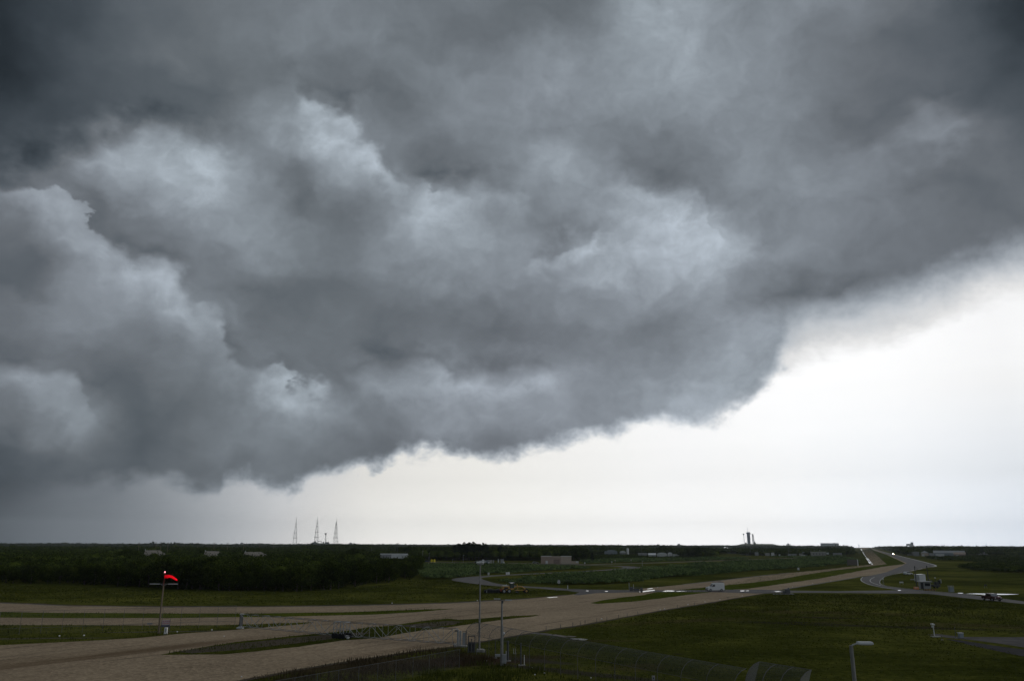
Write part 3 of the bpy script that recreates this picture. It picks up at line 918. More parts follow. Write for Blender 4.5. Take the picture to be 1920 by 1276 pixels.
# asphalt: haul road at the right, cross road, loop road
CURVE = [(1631.6, 1025.8), (1642, 1030.2), (1655, 1033.6), (1672, 1037.8), (1690, 1042.2), (1707, 1046.4), (1744, 1055.7), (1755, 1060.4), (1731, 1065), (1707, 1070), (1678, 1075), (1661, 1079), (1652, 1085), (1648, 1090), (1651, 1095.2),
         (1665, 1099), (1692, 1102.3), (1723, 1105.2), (1755, 1108.7), (1810, 1113), (1860, 1119), (1920, 1126.5), (2060, 1143), (2060, 1150), (1920, 1131.7), (1810, 1120.4), (1744, 1112.7), (1690, 1109.5),
         (1684, 1105.6), (1652, 1100.8), (1628, 1095.4), (1616, 1089.5), (1613.5, 1085), (1617, 1081), (1640, 1077), (1662, 1072), (1676, 1066), (1690, 1060.5), (1700, 1055), (1682, 1046.5), (1663, 1038.6), (1646, 1032.4), (1634, 1028), (1629.5, 1026)]
sheet('road', CURVE, 0.026, M_asph_w, 3.0, 0.05, 12)
sheet('road', [(1040, 1103.2), (1085, 1104), (1108, 1104.6), (1160, 1105.4), (1210, 1106), (1300, 1105.6), (1400, 1104.4), (1430, 1104.8), (1480, 1106.5), (1560, 1107.6), (1684, 1106), (1720, 1108), (1750, 1112.4),
               (1652, 1111.6), (1560, 1110.8), (1480, 1110.8), (1420, 1111.8), (1340, 1109.5), (1240, 1109.2), (1170, 1110), (1115, 1111.6), (1085, 1115.2), (1075, 1114.6), (1086, 1110), (1062, 1106.4), (1030, 1104.4)], 0.031, M_asph_w, 3.0, 0.08, 13)
ribbon('road', [(1064, 1105.4, 7), (1024, 1101.8, 6.5), (972, 1099, 6.5), (932, 1096.2, 7), (903, 1092.3, 9), (884, 1088.5, 12), (876, 1085.3, 12), (884, 1082.4, 9), (910, 1079.8, 6.5), (950, 1077.4, 6), (1000, 1075, 6), (1050, 1072.6, 6),
                (1100, 1070, 6), (1150, 1067, 6), (1180, 1064.4, 9), (1184, 1062.4, 12), (1160, 1060.6, 8), (1110, 1059.2, 6.5), (1060, 1058, 6.5), (1000, 1056.2, 6.5)], 6.5, 0.027, M_asph, jit=0.1)
ribbon('road', [(600, 1053.6), (790, 1053.6), (900, 1054.2), (1010, 1055.6), (1100, 1057.6)], 9.0, 0.030, M_shoulder, jit=0.3)
ribbon('road', [(1100, 1057.8), (1200, 1055.2), (1290, 1052.3), (1400, 1048.4), (1500, 1045.2)], 7.0, 0.026, M_shoulder, jit=0.3)
ribbon('edge_line_or_shine', [(1632, 1026.3), (1642, 1030.4), (1655, 1033.8), (1672, 1038), (1690, 1042.4), (1707, 1046.6), (1744, 1055.9), (1754.5, 1060.2), (1748, 1062)], 1.3, 0.05, M_line_shine, jit=0.15)  # shine of the wet concrete kerb, painted as a pale strip
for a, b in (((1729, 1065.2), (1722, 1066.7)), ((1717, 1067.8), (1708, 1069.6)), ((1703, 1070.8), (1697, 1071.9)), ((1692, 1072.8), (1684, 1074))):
    ribbon('edge_line_or_shine', [a, b], 0.8, 0.05, M_line_shine, n=2)
ribbon('edge_line_or_shine', [(1617.5, 1081.3), (1614.3, 1085), (1616.6, 1089.2), (1629, 1094.9), (1652, 1100.2), (1684, 1105)], 0.35, 0.05, M_line_shine)
ribbon('edge_line_or_shine', [(1690, 1073.2), (1662, 1079.5), (1653, 1085), (1649.5, 1090), (1652, 1094.8), (1666, 1098.4), (1692, 1101.8), (1723, 1104.8), (1755, 1108.3), (1810, 1112.8)], 0.25, 0.05, M_line_shine)
ribbon('edge_line_or_shine', [(1640, 1081), (1632, 1086), (1634, 1091), (1652, 1097.6)], 0.3, 0.05, M_line_shine)
ribbon('edge_line_or_shine', [(1470, 1107.2), (1560, 1108.4), (1684, 1106.9)], 0.35, 0.05, M_line_shine)
# footpath and pad at the right
M_path = surf('damp_concrete_path', (0.085, 0.078, 0.075), 0.9, 0, 0.35, 0.4, 0.08)
sheet('path', [(1738, 1189), (1756, 1187.5), (1800, 1193), (1860, 1193.5), (1990, 1194), (1990, 1224), (1920, 1213), (1870, 1205), (1826, 1199.5), (1780, 1195)], 0.014, M_path, 2.0, 0.2, 15)
sheet('path', [(1772, 1197), (1800, 1199), (1860, 1209), (1920, 1217), (1990, 1227), (1990, 1245), (1900, 1226), (1830, 1211)], 0.016, surf('wet_dark_asphalt', (0.035, 0.033, 0.034), 0.9, 0, 0.3, 0.4, 0.05), 2.0, 0.15, 16)
# ditch edge strip right of the gate, concrete culvert head
ribbon('path', [(1000, 1186), (1030, 1189.2), (1060, 1193), (1072, 1192)], 1.6, 0.04, M_shoulder, jit=0.3)
sheet('path', [(1066, 1196), (1090, 1196.3), (1104, 1198.5), (1096, 1200), (1075, 1198.8)], 0.04, M_conc, 1.0, 0.1, 17)

# standing water after the rain
for i, P in enumerate((
        [(1195, 1109.6), (1200, 1108.2), (1213, 1106.6), (1228, 1105.3), (1227, 1106.6), (1212, 1108.6), (1202, 1110.2)],
        [(1213, 1103.2), (1224, 1102), (1223.5, 1103), (1214, 1103.9)],
        [(1241, 1107.9), (1250, 1106.3), (1258, 1106.2), (1266, 1107.2), (1262, 1108.3), (1248, 1108.6)],
        [(1268, 1107.4), (1280, 1107.3), (1288, 1107.8), (1270, 1108.4)],
        [(1387, 1106.8), (1394, 1106.4), (1398, 1107), (1392, 1107.9), (1388, 1107.8)],
        [(1398.5, 1106.7), (1405, 1106.3), (1404, 1107.1), (1399, 1107.4)],
        [(1450, 1107.8), (1460, 1107.6), (1466, 1108.2), (1456, 1109)],
        [(1810, 1112.6), (1830, 1112), (1860, 1112.4), (1890, 1112.8), (1912, 1113.6), (1880, 1114.6), (1845, 1113.9)],
        [(1796, 1111), (1806, 1111), (1804, 1112), (1797, 1111.8)],
        [(1024, 1119.6), (1036, 1118.8), (1045, 1118.2), (1045, 1119), (1030, 1120.2)],
        [(1683, 1105.6), (1689, 1105.4), (1689, 1106.4), (1684, 1106.8)],
        [(1134, 1107.6), (1140, 1107.4), (1140, 1108.5), (1135, 1108.6)],
        [(1098, 1106.8), (1103, 1106.7), (1103, 1107.7), (1099, 1107.7)],
)):
    o = sheet('puddle', P, 0.052, M_water, 1.0, 0.12, 40 + i)
for k in range(20):
    t = k / 19.0
    xa, ya = 1614.5 + 16.5 * t, 1029 + 27.5 * t
    for s in (0, 1):
        if s and t < 0.45:
            continue
        wd = 0.7 + 1.0 * t
        x0 = xa + (3.4 * t if s else 0)
        hh = 0.45 + 0.28 * t + RAND.uniform(0, 0.25)
        if RAND.random() < 0.22 and t > .3:
            continue
        sheet('puddle', [(x0 - wd, ya - hh), (x0 + wd * 0.4, ya - hh * 1.1), (x0 + wd * 1.4, ya + hh), (x0 - wd * .2, ya + hh * 1.1)], 0.052, M_water, 8.0, 0.3, 70 + 2 * k + s)
# ------------------------------------------------------------------ vegetation
def cards_mesh(name, cen, size, m, seed=0, up=0.0, extra=None):
    """many small leaf-sized faces; cen (N,3), size (N,)"""
    rr = np.random.default_rng(seed)
    n = len(cen)
    a = rr.normal(size=(n, 3))
    a[:, 2] += up * np.sign(rr.normal(size=n))
    a /= np.linalg.norm(a, axis=1)[:, None] + 1e-9
    b = rr.normal(size=(n, 3))
    b -= a * (a * b).sum(1)[:, None]
    b /= np.linalg.norm(b, axis=1)[:, None] + 1e-9
    sa = (size * rr.uniform(0.7, 1.3, n))[:, None] * 0.5
    sb = (size * rr.uniform(0.4, 0.9, n))[:, None] * 0.5
    V = np.stack([cen - a * sa, cen + b * sb, cen + a * sa, cen - b * sb], 1).reshape(-1, 3)
    idx = np.arange(4 * n, dtype=np.int32)
    tot = np.full(n, 4, dtype=np.int32)
    if extra is not None:
        ev, ef = extra
        idx = np.concatenate([idx, (ef + 4 * n).reshape(-1).astype(np.int32)])
        tot = np.concatenate([tot, np.full(len(ef), ef.shape[1], dtype=np.int32)])
        V = np.concatenate([V, ev])
    me = bpy.data.meshes.new(name)
    me.vertices.add(len(V))
    me.vertices.foreach_set('co', V.astype(np.float32).ravel())
    me.loops.add(len(idx))
    me.loops.foreach_set('vertex_index', idx)
    me.polygons.add(len(tot))
    st = np.zeros(len(tot), dtype=np.int32)
    st[1:] = np.cumsum(tot)[:-1]
    me.polygons.foreach_set('loop_start', st)
    me.polygons.foreach_set('loop_total', tot)
    me.update(calc_edges=True)
    me.materials.append(m)
    return me


def dome_pts(rr, n, r, h, z0):
    """points over the lumpy top and flanks of a crown of radius r standing from z0 to h"""
    th = rr.uniform(0, 2 * np.pi, n)
    u = rr.uniform(0, 1, n) ** 0.8
    ph = np.arccos(1 - u * 1.15)
    lump = 1 + 0.18 * np.sin(3 * th + rr.uniform(0, 6)) * np.sin(2.5 * ph) + 0.14 * np.sin(5 * th + rr.uniform(0, 6)) + rr.normal(0, 0.07, n)
    R = r * lump
    z = z0 + (h - z0) * (0.42 + 0.58 * np.cos(ph) * lump)
    return np.stack([R * np.sin(ph) * np.cos(th), R * np.sin(ph) * np.sin(th), z], 1)


SPH_V, SPH_F = [], []
for i_, ph_ in enumerate((0.25, 0.8, 1.35, 1.9)):
    for k_ in range(7):
        t_ = 2 * math.pi * (k_ + 0.5 * (i_ % 2)) / 7
        SPH_V.append((math.sin(ph_) * math.cos(t_), math.sin(ph_) * math.sin(t_), math.cos(ph_)))
for i_ in range(3):
    for k_ in range(7):
        SPH_F.append((i_ * 7 + k_, (i_ + 1) * 7 + k_, (i_ + 1) * 7 + (k_ + 1) % 7, i_ * 7 + (k_ + 1) % 7))
SPH_V, SPH_F = np.array(SPH_V), np.array(SPH_F)


def mass(name, crowns, m, ncards, csize, seed, core=0.80):
    """one mesh of foliage from crowns (x, y, r, h); ncards and csize are functions of distance"""
    rr = np.random.default_rng(seed)
    C, S, EV, EF = [], [], [], []
    k = 0
    for x, y, r, h in crowns:
        d = math.hypot(x, y)
        n = ncards(d)
        p = dome_pts(rr, n, r, h, max(0.0, h * 0.10))
        p[:, 0] += x
        p[:, 1] += y
        p[:, 2] = np.maximum(p[:, 2], 0.05)
        C.append(p)
        S.append(np.full(n, csize(d)) * rr.uniform(0.8, 1.2, n))
        e = SPH_V * np.array([r * core, r * core, h * 0.5 * core]) * rr.uniform(0.9, 1.1, (len(SPH_V), 1)) + np.array([x, y, h * 0.45])
        EV.append(e)
        EF.append(SPH_F + k)
        k += len(SPH_V)
    me = cards_mesh(name, np.concatenate(C), np.concatenate(S), m, seed, extra=(np.concatenate(EV), np.concatenate(EF)))
    o = bpy.data.objects.new(name, me)
    COL.objects.link(o)
    o['kind'] = 'stuff'
    return o


def inside(P, x, y):
    c = False
    j = len(P) - 1
    for i in range(len(P)):
        xi, yi = P[i]
        xj, yj = P[j]
        if (yi > y) != (yj > y) and x < (xj - xi) * (y - yi) / (yj - yi) + xi:
            c = not c
        j = i
    return c


# things the trees must not hide: bearing range in photo columns, row above which nothing may stick up, distance
KEEP = [(266, 318, 1039.5, 640), (379, 426, 1040.0, 640), (452, 506, 1041.0, 640), (712, 768, 1043.5, 520), (1010, 1088, 1057, 595), (1128, 1180, 1037.5, 1150),
        (1208, 1276, 1041.5, 1000), (1340, 1394, 1033.0, 1400), (1395, 1480, 1045, 1000), (1490, 1558, 1041, 1080), (1560, 1585, 1040, 1080), (1583, 1607, 1058, 560),
        (1718, 1742, 1039, 1250), (1744, 1812, 1041, 1150), (1826, 1858, 1036.5, 1500), (1605, 1640, 1062, 4300), (785, 1012, 1054.5, 690), (140, 530, 1014.5, 9000), (530, 700, 1019.0, 9000), (700, 1340, 1016.5, 9000), (1340, 1600, 1020.5, 9000), (1600, 1920, 1017.5, 9000)]


def keep_ok(x, y, h, r=0.0):
    d = math.hypot(x, y)
    px, py = project(x, y, h)
    for a, b, lim, dist in KEEP:
        if a <= px <= b and d < dist and py < lim and d > 30:
            return False
    return True


def scatter(poly, spacing, rr, growth=0.0, world_pts=False):
    """ragged grid of spots inside a pixel polygon on the ground, coarser with distance"""
    P = list(poly) if world_pts else [g(*p) for p in poly]
    xs = [p[0] for p in P]
    ys = [p[1] for p in P]
    out = []
    y = min(ys)
    while y < max(ys):
        sp = spacing * (1 + growth * max(0.0, y - 250) / 250.0)
        x = min(xs)
        while x < max(xs):
            qx, qy = x + rr.uniform(-0.45, 0.45) * sp, y + rr.uniform(-0.45, 0.45) * sp
            if inside(P, qx, qy):
                out.append((qx, qy, sp))
            x += sp
        y += sp * 0.9
    return out


F_wood = foliage_mat('oak_leaves', (0.012, 0.018, 0.004), (0.034, 0.050, 0.010), (0.115, 0.150, 0.022), 0.02)
F_tree = foliage_mat('broad_leaves', (0.012, 0.019, 0.004), (0.034, 0.050, 0.010), (0.115, 0.150, 0.024), 0.05)
F_pine = foliage_mat('pine_needles', (0.010, 0.017, 0.010), (0.020, 0.032, 0.016), (0.035, 0.052, 0.024), 0.05)
F_scrub = foliage_mat('scrub_leaves', (0.030, 0.046, 0.018), (0.10, 0.145, 0.055), (0.22, 0.30, 0.10), 0.035)
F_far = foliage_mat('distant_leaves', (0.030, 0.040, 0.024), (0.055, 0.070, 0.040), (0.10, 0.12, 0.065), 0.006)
F_weed = foliage_mat('dry_weeds', (0.030, 0.022, 0.014), (0.060, 0.046, 0.026), (0.11, 0.085, 0.045), 0.3)
F_blade = foliage_mat('grass_blades', (0.026, 0.033, 0.006), (0.055, 0.068, 0.012), (0.115, 0.13, 0.024), 0.3)

# --- individual trees: prototypes with trunk, limbs and a crown of many leaf clumps
def tree_proto(seed, h, r, m, slim=1.0, ncard=2300, csz=0.55):
    rr = np.random.default_rng(seed)
    rt = random.Random(seed)
    root = bpy.data.objects.new('tree', None)
    COL.objects.link(root)
    tb = MB()
    th = h * 0.45
    lean = Vector((rt.uniform(-.4, .4), rt.uniform(-.4, .4), th))
    tb.tube((0, 0, 0), lean * 0.5, 0.028 * h, 0.022 * h, 8)
    tb.tube(lean * 0.5, lean, 0.022 * h, 0.016 * h, 8)
    blobs = []
    nb = 11
    for k in range(nb):
        a = 2 * math.pi * k / nb + rt.uniform(-.4, .4)
        lev = rt.uniform(0.22, 0.95)
        rad = r * (1 - 0.75 * max(0, lev - 0.45)) * rt.uniform(0.25, 0.72) * slim
        c = Vector((rad * math.cos(a), rad * math.sin(a), h * (0.16 + 0.66 * lev)))
        blobs.append((c, r * rt.uniform(0.34, 0.52) * (1.15 - 0.35 * lev)))
        if k % 2 == 0:
            tb.tube(lean * rt.uniform(0.5, 0.95), c, 0.010 * h, 0.004 * h, 5)
    blobs.append((Vector((0, 0, h * 0.55)), r * 0.62))
    blobs.append((Vector((0, 0, h * 0.28)), r * 0.66))
    tb.build('trunk', M_bark, root, True)
    C, S = [], []
    per = ncard // len(blobs)
    for c, br in blobs:
        q = rr.normal(size=(per, 3))
        q /= np.linalg.norm(q, axis=1)[:, None]
        q *= (br * rr.uniform(0.55, 1.08, per) ** 0.6)[:, None] * np.array([1, 1, 0.85])
        q += np.array(c)
        C.append(q)
        S.append(np.full(per, csz))
    C = np.concatenate(C)
    C[:, 2] *= (h - csz * 0.4) / C[:, 2].max()
    C[:, 2] = np.maximum(C[:, 2], 0.15)
    me = cards_mesh('crown', C, np.concatenate(S), m, seed)
    o = bpy.data.objects.new('crown', me)
    COL.objects.link(o)
    o.parent = root
    return root


M_bark = surf('grey_bark', (0.085, 0.07, 0.058), 0.9, 0, 0.3, 4)
protos = [tree_proto(100 + k, 8.0, 3.9, F_tree) for k in range(6)]
pines = [tree_proto(200 + k, 13.0, 3.2, F_pine, 0.6, 1900, 0.7) for k in range(3)]
USED = set()


def plant(proto, x, y, h, h0, label, cat, group, name=None, wide=1.0):
    if proto.name not in USED:
        USED.add(proto.name)
        t = proto
    else:
        t = copy_tree(proto)
    s = h / h0
    t.location = (x, y, 0)
    t.rotation_euler = (0, 0, RAND.uniform(0, 6.28))
    t.scale = (s * wide, s * wide, s)
    tag(t, label, cat, group)
    if name:
        t.name = name
    return t


# the big dark wood at the left
WOOD = [(-330, 1083), (-200, 1086), (0, 1092.5), (150, 1096), (300, 1103), (420, 1107), (540, 1108.5), (620, 1107), (660, 1101), (690, 1096.5), (740, 1091), (768, 1087), (782, 1080),
        (785, 1070), (778, 1062), (765, 1054), (740, 1048), (700, 1045.5), (640, 1040), (560, 1036), (300, 1035), (-250, 1034)]
rr = random.Random(21)
spots = scatter(WOOD, 5.0, rr, 0.55)
wood = []
for x, y, sp in spots:
    d = math.hypot(x, y)
    px, _ = project(x, y, 0)
    h = rr.uniform(4.8, 7.6) + (1.3 if rr.random() < 0.12 else 0) + 0.9 * math.sin(x * 0.05 + 1) + 0.6 * math.sin(y * 0.033)
    if px > 640 and d < 480:
        h += 0.8
    if px < 250 and d < 420:
        h -= 0.5
    wood.append([x, y, sp * rr.uniform(0.62, 0.85), h])
wood = [w for w in wood if keep_ok(w[0], w[1], w[3])]
# rows along the open front edge come first
def edge_gap(x, y):
    P = [g(*p) for p in WOOD[:14]]
    best = 1e9
    for a, b in zip(P[:-1], P[1:]):
        vx, vy = b[0] - a[0], b[1] - a[1]
        t = max(0, min(1, ((x - a[0]) * vx + (y - a[1]) * vy) / (vx * vx + vy * vy)))
        best = min(best, math.hypot(x - a[0] - vx * t, y - a[1] - vy * t))
    return best


wood.sort(key=lambda w: edge_gap(w[0], w[1]) + 0.02 * math.hypot(w[0], w[1]))
vis = [w for w in wood if -30 < project(w[0], w[1], 4)[0] < 800]
front = vis[:235]
fs_ = set(id(w) for w in front)
rest = [w for w in wood if id(w) not in fs_]
for i, (x, y, r, h) in enumerate(front):
    px = project(x, y, 0)[0]
    zone = ('close-packed broadleaf tree along the front of the dark wood, left of the red windsock' if px < 300 else
            'close-packed broadleaf tree in the front of the dark wood, right of the red windsock' if px < 560 else
            'rounded broadleaf tree where the dark wood bends back from the grass')
    if px > 740:
        zone = 'broadleaf tree at the right-hand end of the dark wood'
    plant(protos[i % 6], x, y, h, 8.0, zone, 'tree', 'trees along the front of the dark wood', wide=rr.uniform(0.95, 1.2))
mass('woodland', rest, F_wood, lambda d: int(max(26, 170 * (260 / d) ** 1.2)), lambda d: 0.62 * (d / 300) ** 0.55, 31)

# woods behind, to the far plain
def band(pxa, pxb, d0, d1, spacing, hfun, seed, prob=1.0, rmul=0.8):
    r2 = random.Random(seed)
    out = []
    d = d0
    while d < d1:
        sp = spacing(d)
        a, b = bearing(pxa, d), bearing(pxb, d)
        az0, az1 = math.atan2(a[0], a[1]), math.atan2(b[0], b[1])
        n = max(1, int((az1 - az0) * d / sp))
        for k in range(n):
            if r2.random() > prob:
                continue
            az = az0 + (az1 - az0) * (k + r2.uniform(-.4, .4)) / n
            dd = d + r2.uniform(-.4, .4) * sp
            x, y = math.sin(az) * dd, math.cos(az) * dd
            h = hfun(x, y, dd, r2)
            if keep_ok(x, y, h):
                out.append((x, y, sp * rmul * r2.uniform(0.8, 1.15), h))
        d += sp * 1.1
    return out


def hwave(x, y, d, r2, lo, hi):
    w = 0.5 + 0.5 * math.sin(x * 0.013 + 2 * math.sin(y * 0.006)) * math.cos(y * 0.011)
    if d > 1250:
        q = math.sin(x * 0.0097 + 1.7 * math.sin(x * 0.0041)) * math.sin(y * 0.0053 + x * 0.0013)
        hi += max(0.0, q - 0.15) * (10.0 if x < 600 else 7.0)
        if r2.random() < 0.03:
            hi += 5.0
    return lo + (hi - lo) * (0.55 * w + 0.45 * r2.random())


midw = band(780, 1100, 700, 1150, lambda d: 6.5, lambda x, y, d, q: hwave(x, y, d, q, 8.0, 11.5), 41)
midw += band(1080, 1610, 1160, 1700, lambda d: 9.0, lambda x, y, d, q: hwave(x, y, d, q, 6.0, 9.5), 42)
midw += band(1240, 1400, 930, 1160, lambda d: 7.0, lambda x, y, d, q: hwave(x, y, d, q, 7.0, 10.5), 45)
midw += band(1660, 2010, 1300, 1900, lambda d: 10.0, lambda x, y, d, q: hwave(x, y, d, q, 5.0, 8.5), 43)
midw += band(-120, 800, 1150, 1900, lambda d: 11.0, lambda x, y, d, q: hwave(x, y, d, q, 5.0, 8.5), 44)
farw = band(-150, 1596, 1900, 6800, lambda d: 0.0105 * d, lambda x, y, d, q: hwave(x, y, d, q, 4.5, 8.0 if d < 5000 else 9.0), 46, rmul=0.7)
farw += band(1652, 2060, 1900, 6800, lambda d: 0.0105 * d, lambda x, y, d, q: hwave(x, y, d, q, 4.0, 7.5 if d < 5000 else 9.0), 47, rmul=0.7)


def off_road(w):
    bx, by = project(w[0], w[1], 0)
    wp = w[2] / math.hypot(w[0], w[1]) * 1546
    return not (1596 < bx and bx - wp < 1636 + (by - 1025.0) * 3.45 and by > 1025.2)


farw = [w for w in farw if off_road(w)]
midw = [w for w in midw if off_road(w)]
mass('woodland', midw, F_wood, lambda d: int(max(14, 60 * (700 / d) ** 1.0)), lambda d: 1.15 * (d / 700) ** 0.8, 32)
mass('distant_woodland', farw, F_far, lambda d: 16, lambda d: 0.0032 * d, 33)

# trees that stand out against the sky
for i, (px, dist, h, kind) in enumerate(((861, 705, 13.0, 1), (868, 712, 14.2, 1), (874, 700, 13.2, 1), (880, 716, 14.0, 1), (886, 702, 14.6, 1), (892, 708, 13.3, 1), (898, 700, 12.9, 1), (905, 714, 13.0, 1), (912, 705, 12.2, 1),
                                         (853, 700, 11.8, 1), (937, 705, 11.9, 1), (944, 712, 11.5, 0), (765, 780, 12.2, 0), (772, 790, 12.0, 0), (752, 800, 11.4, 0), (816, 730, 11.4, 0), (826, 735, 11.8, 0), (838, 730, 11.0, 0),
                                         (661, 560, 10.7, 0), (668, 565, 11.2, 0), (675, 560, 10.9, 0), (682, 572, 10.4, 0), (1110, 640, 7.6, 1), (1075, 700, 10.6, 0), (1086, 705, 10.9, 0), (1098, 700, 10.3, 0),
                                         (1238, 1150, 12.6, 0), (1247, 1160, 12.8, 0), (1255, 1140, 12.2, 0), (1300, 930, 11.6, 0), (1308, 925, 12.2, 0), (1316, 935, 11.9, 0), (1292, 940, 11.0, 0), (1325, 940, 11.0, 0),
                                         (232, 520, 9.6, 0), (240, 515, 9.9, 0), (249, 524, 9.4, 0), (255, 500, 9.6, 0), (262, 512, 9.1, 0), (377, 700, 10.6, 0), (384, 706, 10.5, 0),
                                         (1688, 1900, 13.0, 0), (1693, 1910, 12.4, 0), (1808, 1500, 12.4, 0), (1830, 1480, 12.6, 0), (1837, 1490, 12.1, 0), (1905, 1450, 12.5, 0), (1756, 1700, 12.6, 0))):
    x, y = bearing(px, dist)
    h = h * 1.1 if kind == 1 and px < 950 else h
    lab = ('tall narrow pine rising above the tree line behind the light mast' if px < 950 and kind == 1 else
           'lone dark tree standing in the rough field right of the tan building' if px == 1110 else
           'dark broad tree standing a little above the tree line, left of the light mast' if px < 700 else
           'dark broad tree standing above the middle of the tree line' if px < 1150 else
           'dark round tree rising above the skyline left of the rocket' if px < 1400 else
           'small dark tree breaking the skyline at the right, beyond the haul road')
    plant((pines if kind else protos)[i % (3 if kind else 6)], x, y, h, 13.0 if kind else 8.0, lab, 'tree', 'trees standing out on the tree line')

# scrub
S_A = [(786, 1058), (900, 1059), (1000, 1061), (1080, 1063.5), (1110, 1066), (1060, 1068.5), (960, 1073.5), (900, 1077.5), (868, 1082), (840, 1086), (800, 1085), (786, 1078)]
S_B = [(935, 1091), (960, 1089.5), (1010, 1086), (1100, 1080), (1180, 1074.5), (1215, 1069), (1260, 1063), (1360, 1055.5), (1480, 1050), (1590, 1046.5), (1604, 1050), (1612, 1056), (1560, 1059.5), (1500, 1064), (1440, 1069),
       (1390, 1072), (1330, 1077), (1240, 1083), (1180, 1093), (1120, 1095.5), (1040, 1096), (970, 1093)]
S_C = [(1090, 1049.5), (1240, 1048), (1330, 1046), (1480, 1043.5), (1590, 1042), (1560, 1043.8), (1440, 1046), (1330, 1049.5), (1200, 1053.5), (1100, 1056)]
S_D = [(1785, 1043), (2080, 1043), (2080, 1080), (1920, 1074), (1860, 1072), (1820, 1068), (1800, 1062), (1850, 1058), (1830, 1052), (1760, 1050), (1740, 1045)]
S_E = [(1100, 1038), (1240, 1043), (1330, 1043), (1330, 1046), (1200, 1048), (1090, 1049)]


def scrub(poly, sp, lo, hi, seed, thin=0.0):
    r2 = random.Random(seed)
    out = []
    for x, y, s in scatter(poly, sp, r2, 0.35):
        w = math.sin(x * 0.09 + 1.3 * math.sin(y * 0.05)) * math.sin(y * 0.06 + x * 0.02)
        if r2.random() < thin * (0.6 - w):
            continue
        h = lo + (hi - lo) * max(0, min(1, 0.5 + 0.5 * w + r2.uniform(-.35, .35)))
        if keep_ok(x, y, h):
            out.append((x, y, s * r2.uniform(0.5, 0.9), h))
    return out


sc = scrub(S_A, 2.4, 0.5, 2.8, 51, 0.35) + scrub(S_B, 2.3, 0.5, 2.7, 52, 0.4) + scrub(S_C, 3.4, 0.6, 2.2, 53, 0.5)
mass('scrub', sc, F_scrub, lambda d: int(max(14, 48 * (300 / d))), lambda d: 0.55 * (d / 300) ** 0.8, 34, 0.6)
sc2 = scrub(S_D, 3.0, 1.0, 3.0, 54, 0.1) + scrub(S_E, 4.0, 0.8, 2.4, 55, 0.4)
mass('scrub', sc2, F_wood, lambda d: int(max(14, 60 * (300 / d))), lambda d: 0.42 * (d / 300) ** 0.8, 35, 0.7)


# --- blades of grass and dry weeds near the viewer
def blades(name, poly, dens_, hlo, hhi, w, m, seed, clump=0.0):
    rr = np.random.default_rng(seed)
    P = [g(*p) for p in poly]
    xs = [p[0] for p in P]
    ys = [p[1] for p in P]
    n = int((max(xs) - min(xs)) * (max(ys) - min(ys)) * dens_)
    X = rr.uniform(min(xs), max(xs), n)
    Y = rr.uniform(min(ys), max(ys), n)
    ins = np.zeros(n, bool)
    j = len(P) - 1
    for i in range(len(P)):
        xi, yi = P[i]
        xj, yj = P[j]
        hit = ((yi > Y) != (yj > Y)) & (X < (xj - xi) * (Y - yi) / ((yj - yi) or 1e-9) + xi)
        ins ^= hit
        j = i
    if clump:
        f = np.sin(X * 0.9 + 2 * np.sin(Y * 0.37)) * np.sin(Y * 0.8 + np.sin(X * 0.5))
        ins &= rr.uniform(0, 1, n) < (0.5 + clump * f)
    X, Y = X[ins], Y[ins]
    n = len(X)
    H = rr.uniform(hlo, hhi, n) * (0.7 + 0.5 * np.sin(X * 0.4) * np.sin(Y * 0.5))
    A = rr.uniform(0, np.pi, n)
    ux, uy = np.cos(A) * w / 2, np.sin(A) * w / 2
    lx, ly = rr.normal(0, 0.25, n) * H, rr.normal(0, 0.25, n) * H
    Z0 = np.zeros(n) - 0.02
    V = np.stack([np.stack([X - ux, Y - uy, Z0], 1), np.stack([X + ux, Y + uy, Z0], 1), np.stack([X + ux * .3 + lx, Y + uy * .3 + ly, H], 1), np.stack([X - ux * .3 + lx, Y - uy * .3 + ly, H], 1)], 1).reshape(-1, 3)
    me = bpy.data.meshes.new(name)
    me.vertices.add(4 * n)
    me.vertices.foreach_set('co', V.astype(np.float32).ravel())
    me.loops.add(4 * n)
    me.loops.foreach_set('vertex_index', np.arange(4 * n, dtype=np.int32))
    me.polygons.add(n)
    me.polygons.foreach_set('loop_start', np.arange(0, 4 * n, 4, dtype=np.int32))
    me.polygons.foreach_set('loop_total', np.full(n, 4, dtype=np.int32))
    me.update(calc_edges=True)
    me.materials.append(m)
    o = bpy.data.objects.new(name, me)
    COL.objects.link(o)
    o['kind'] = 'stuff'
    return o


blades('weeds', [(500, 1280), (560, 1260), (640, 1247), (720, 1234), (800, 1222), (860, 1215), (900, 1226), (930, 1240), (880, 1250), (800, 1256), (740, 1275), (700, 1300), (500, 1300)], 22, 0.3, 0.95, 0.07, F_weed, 61, 0.45)
blades('weeds', [(436, 1276), (499, 1264), (604, 1246), (710, 1230), (789, 1219), (850, 1212), (850, 1215), (789, 1223), (710, 1235), (604, 1251), (480, 1278)], 30, 0.15, 0.5, 0.07, F_weed, 62, 0.4)
blades('tall_grass', [(700, 1320), (760, 1270), (820, 1253), (900, 1244), (940, 1246), (1010, 1256), (1100, 1280), (1150, 1330)], 26, 0.2, 0.75, 0.08, F_blade, 63, 0.45)
blades('tall_grass', [(870, 1222), (940, 1198), (1000, 1192), (1100, 1204), (1300, 1240), (1450, 1270), (1500, 1300), (1150, 1300), (1000, 1250)], 9, 0.08, 0.35, 0.07, F_blade, 64, 0.45)
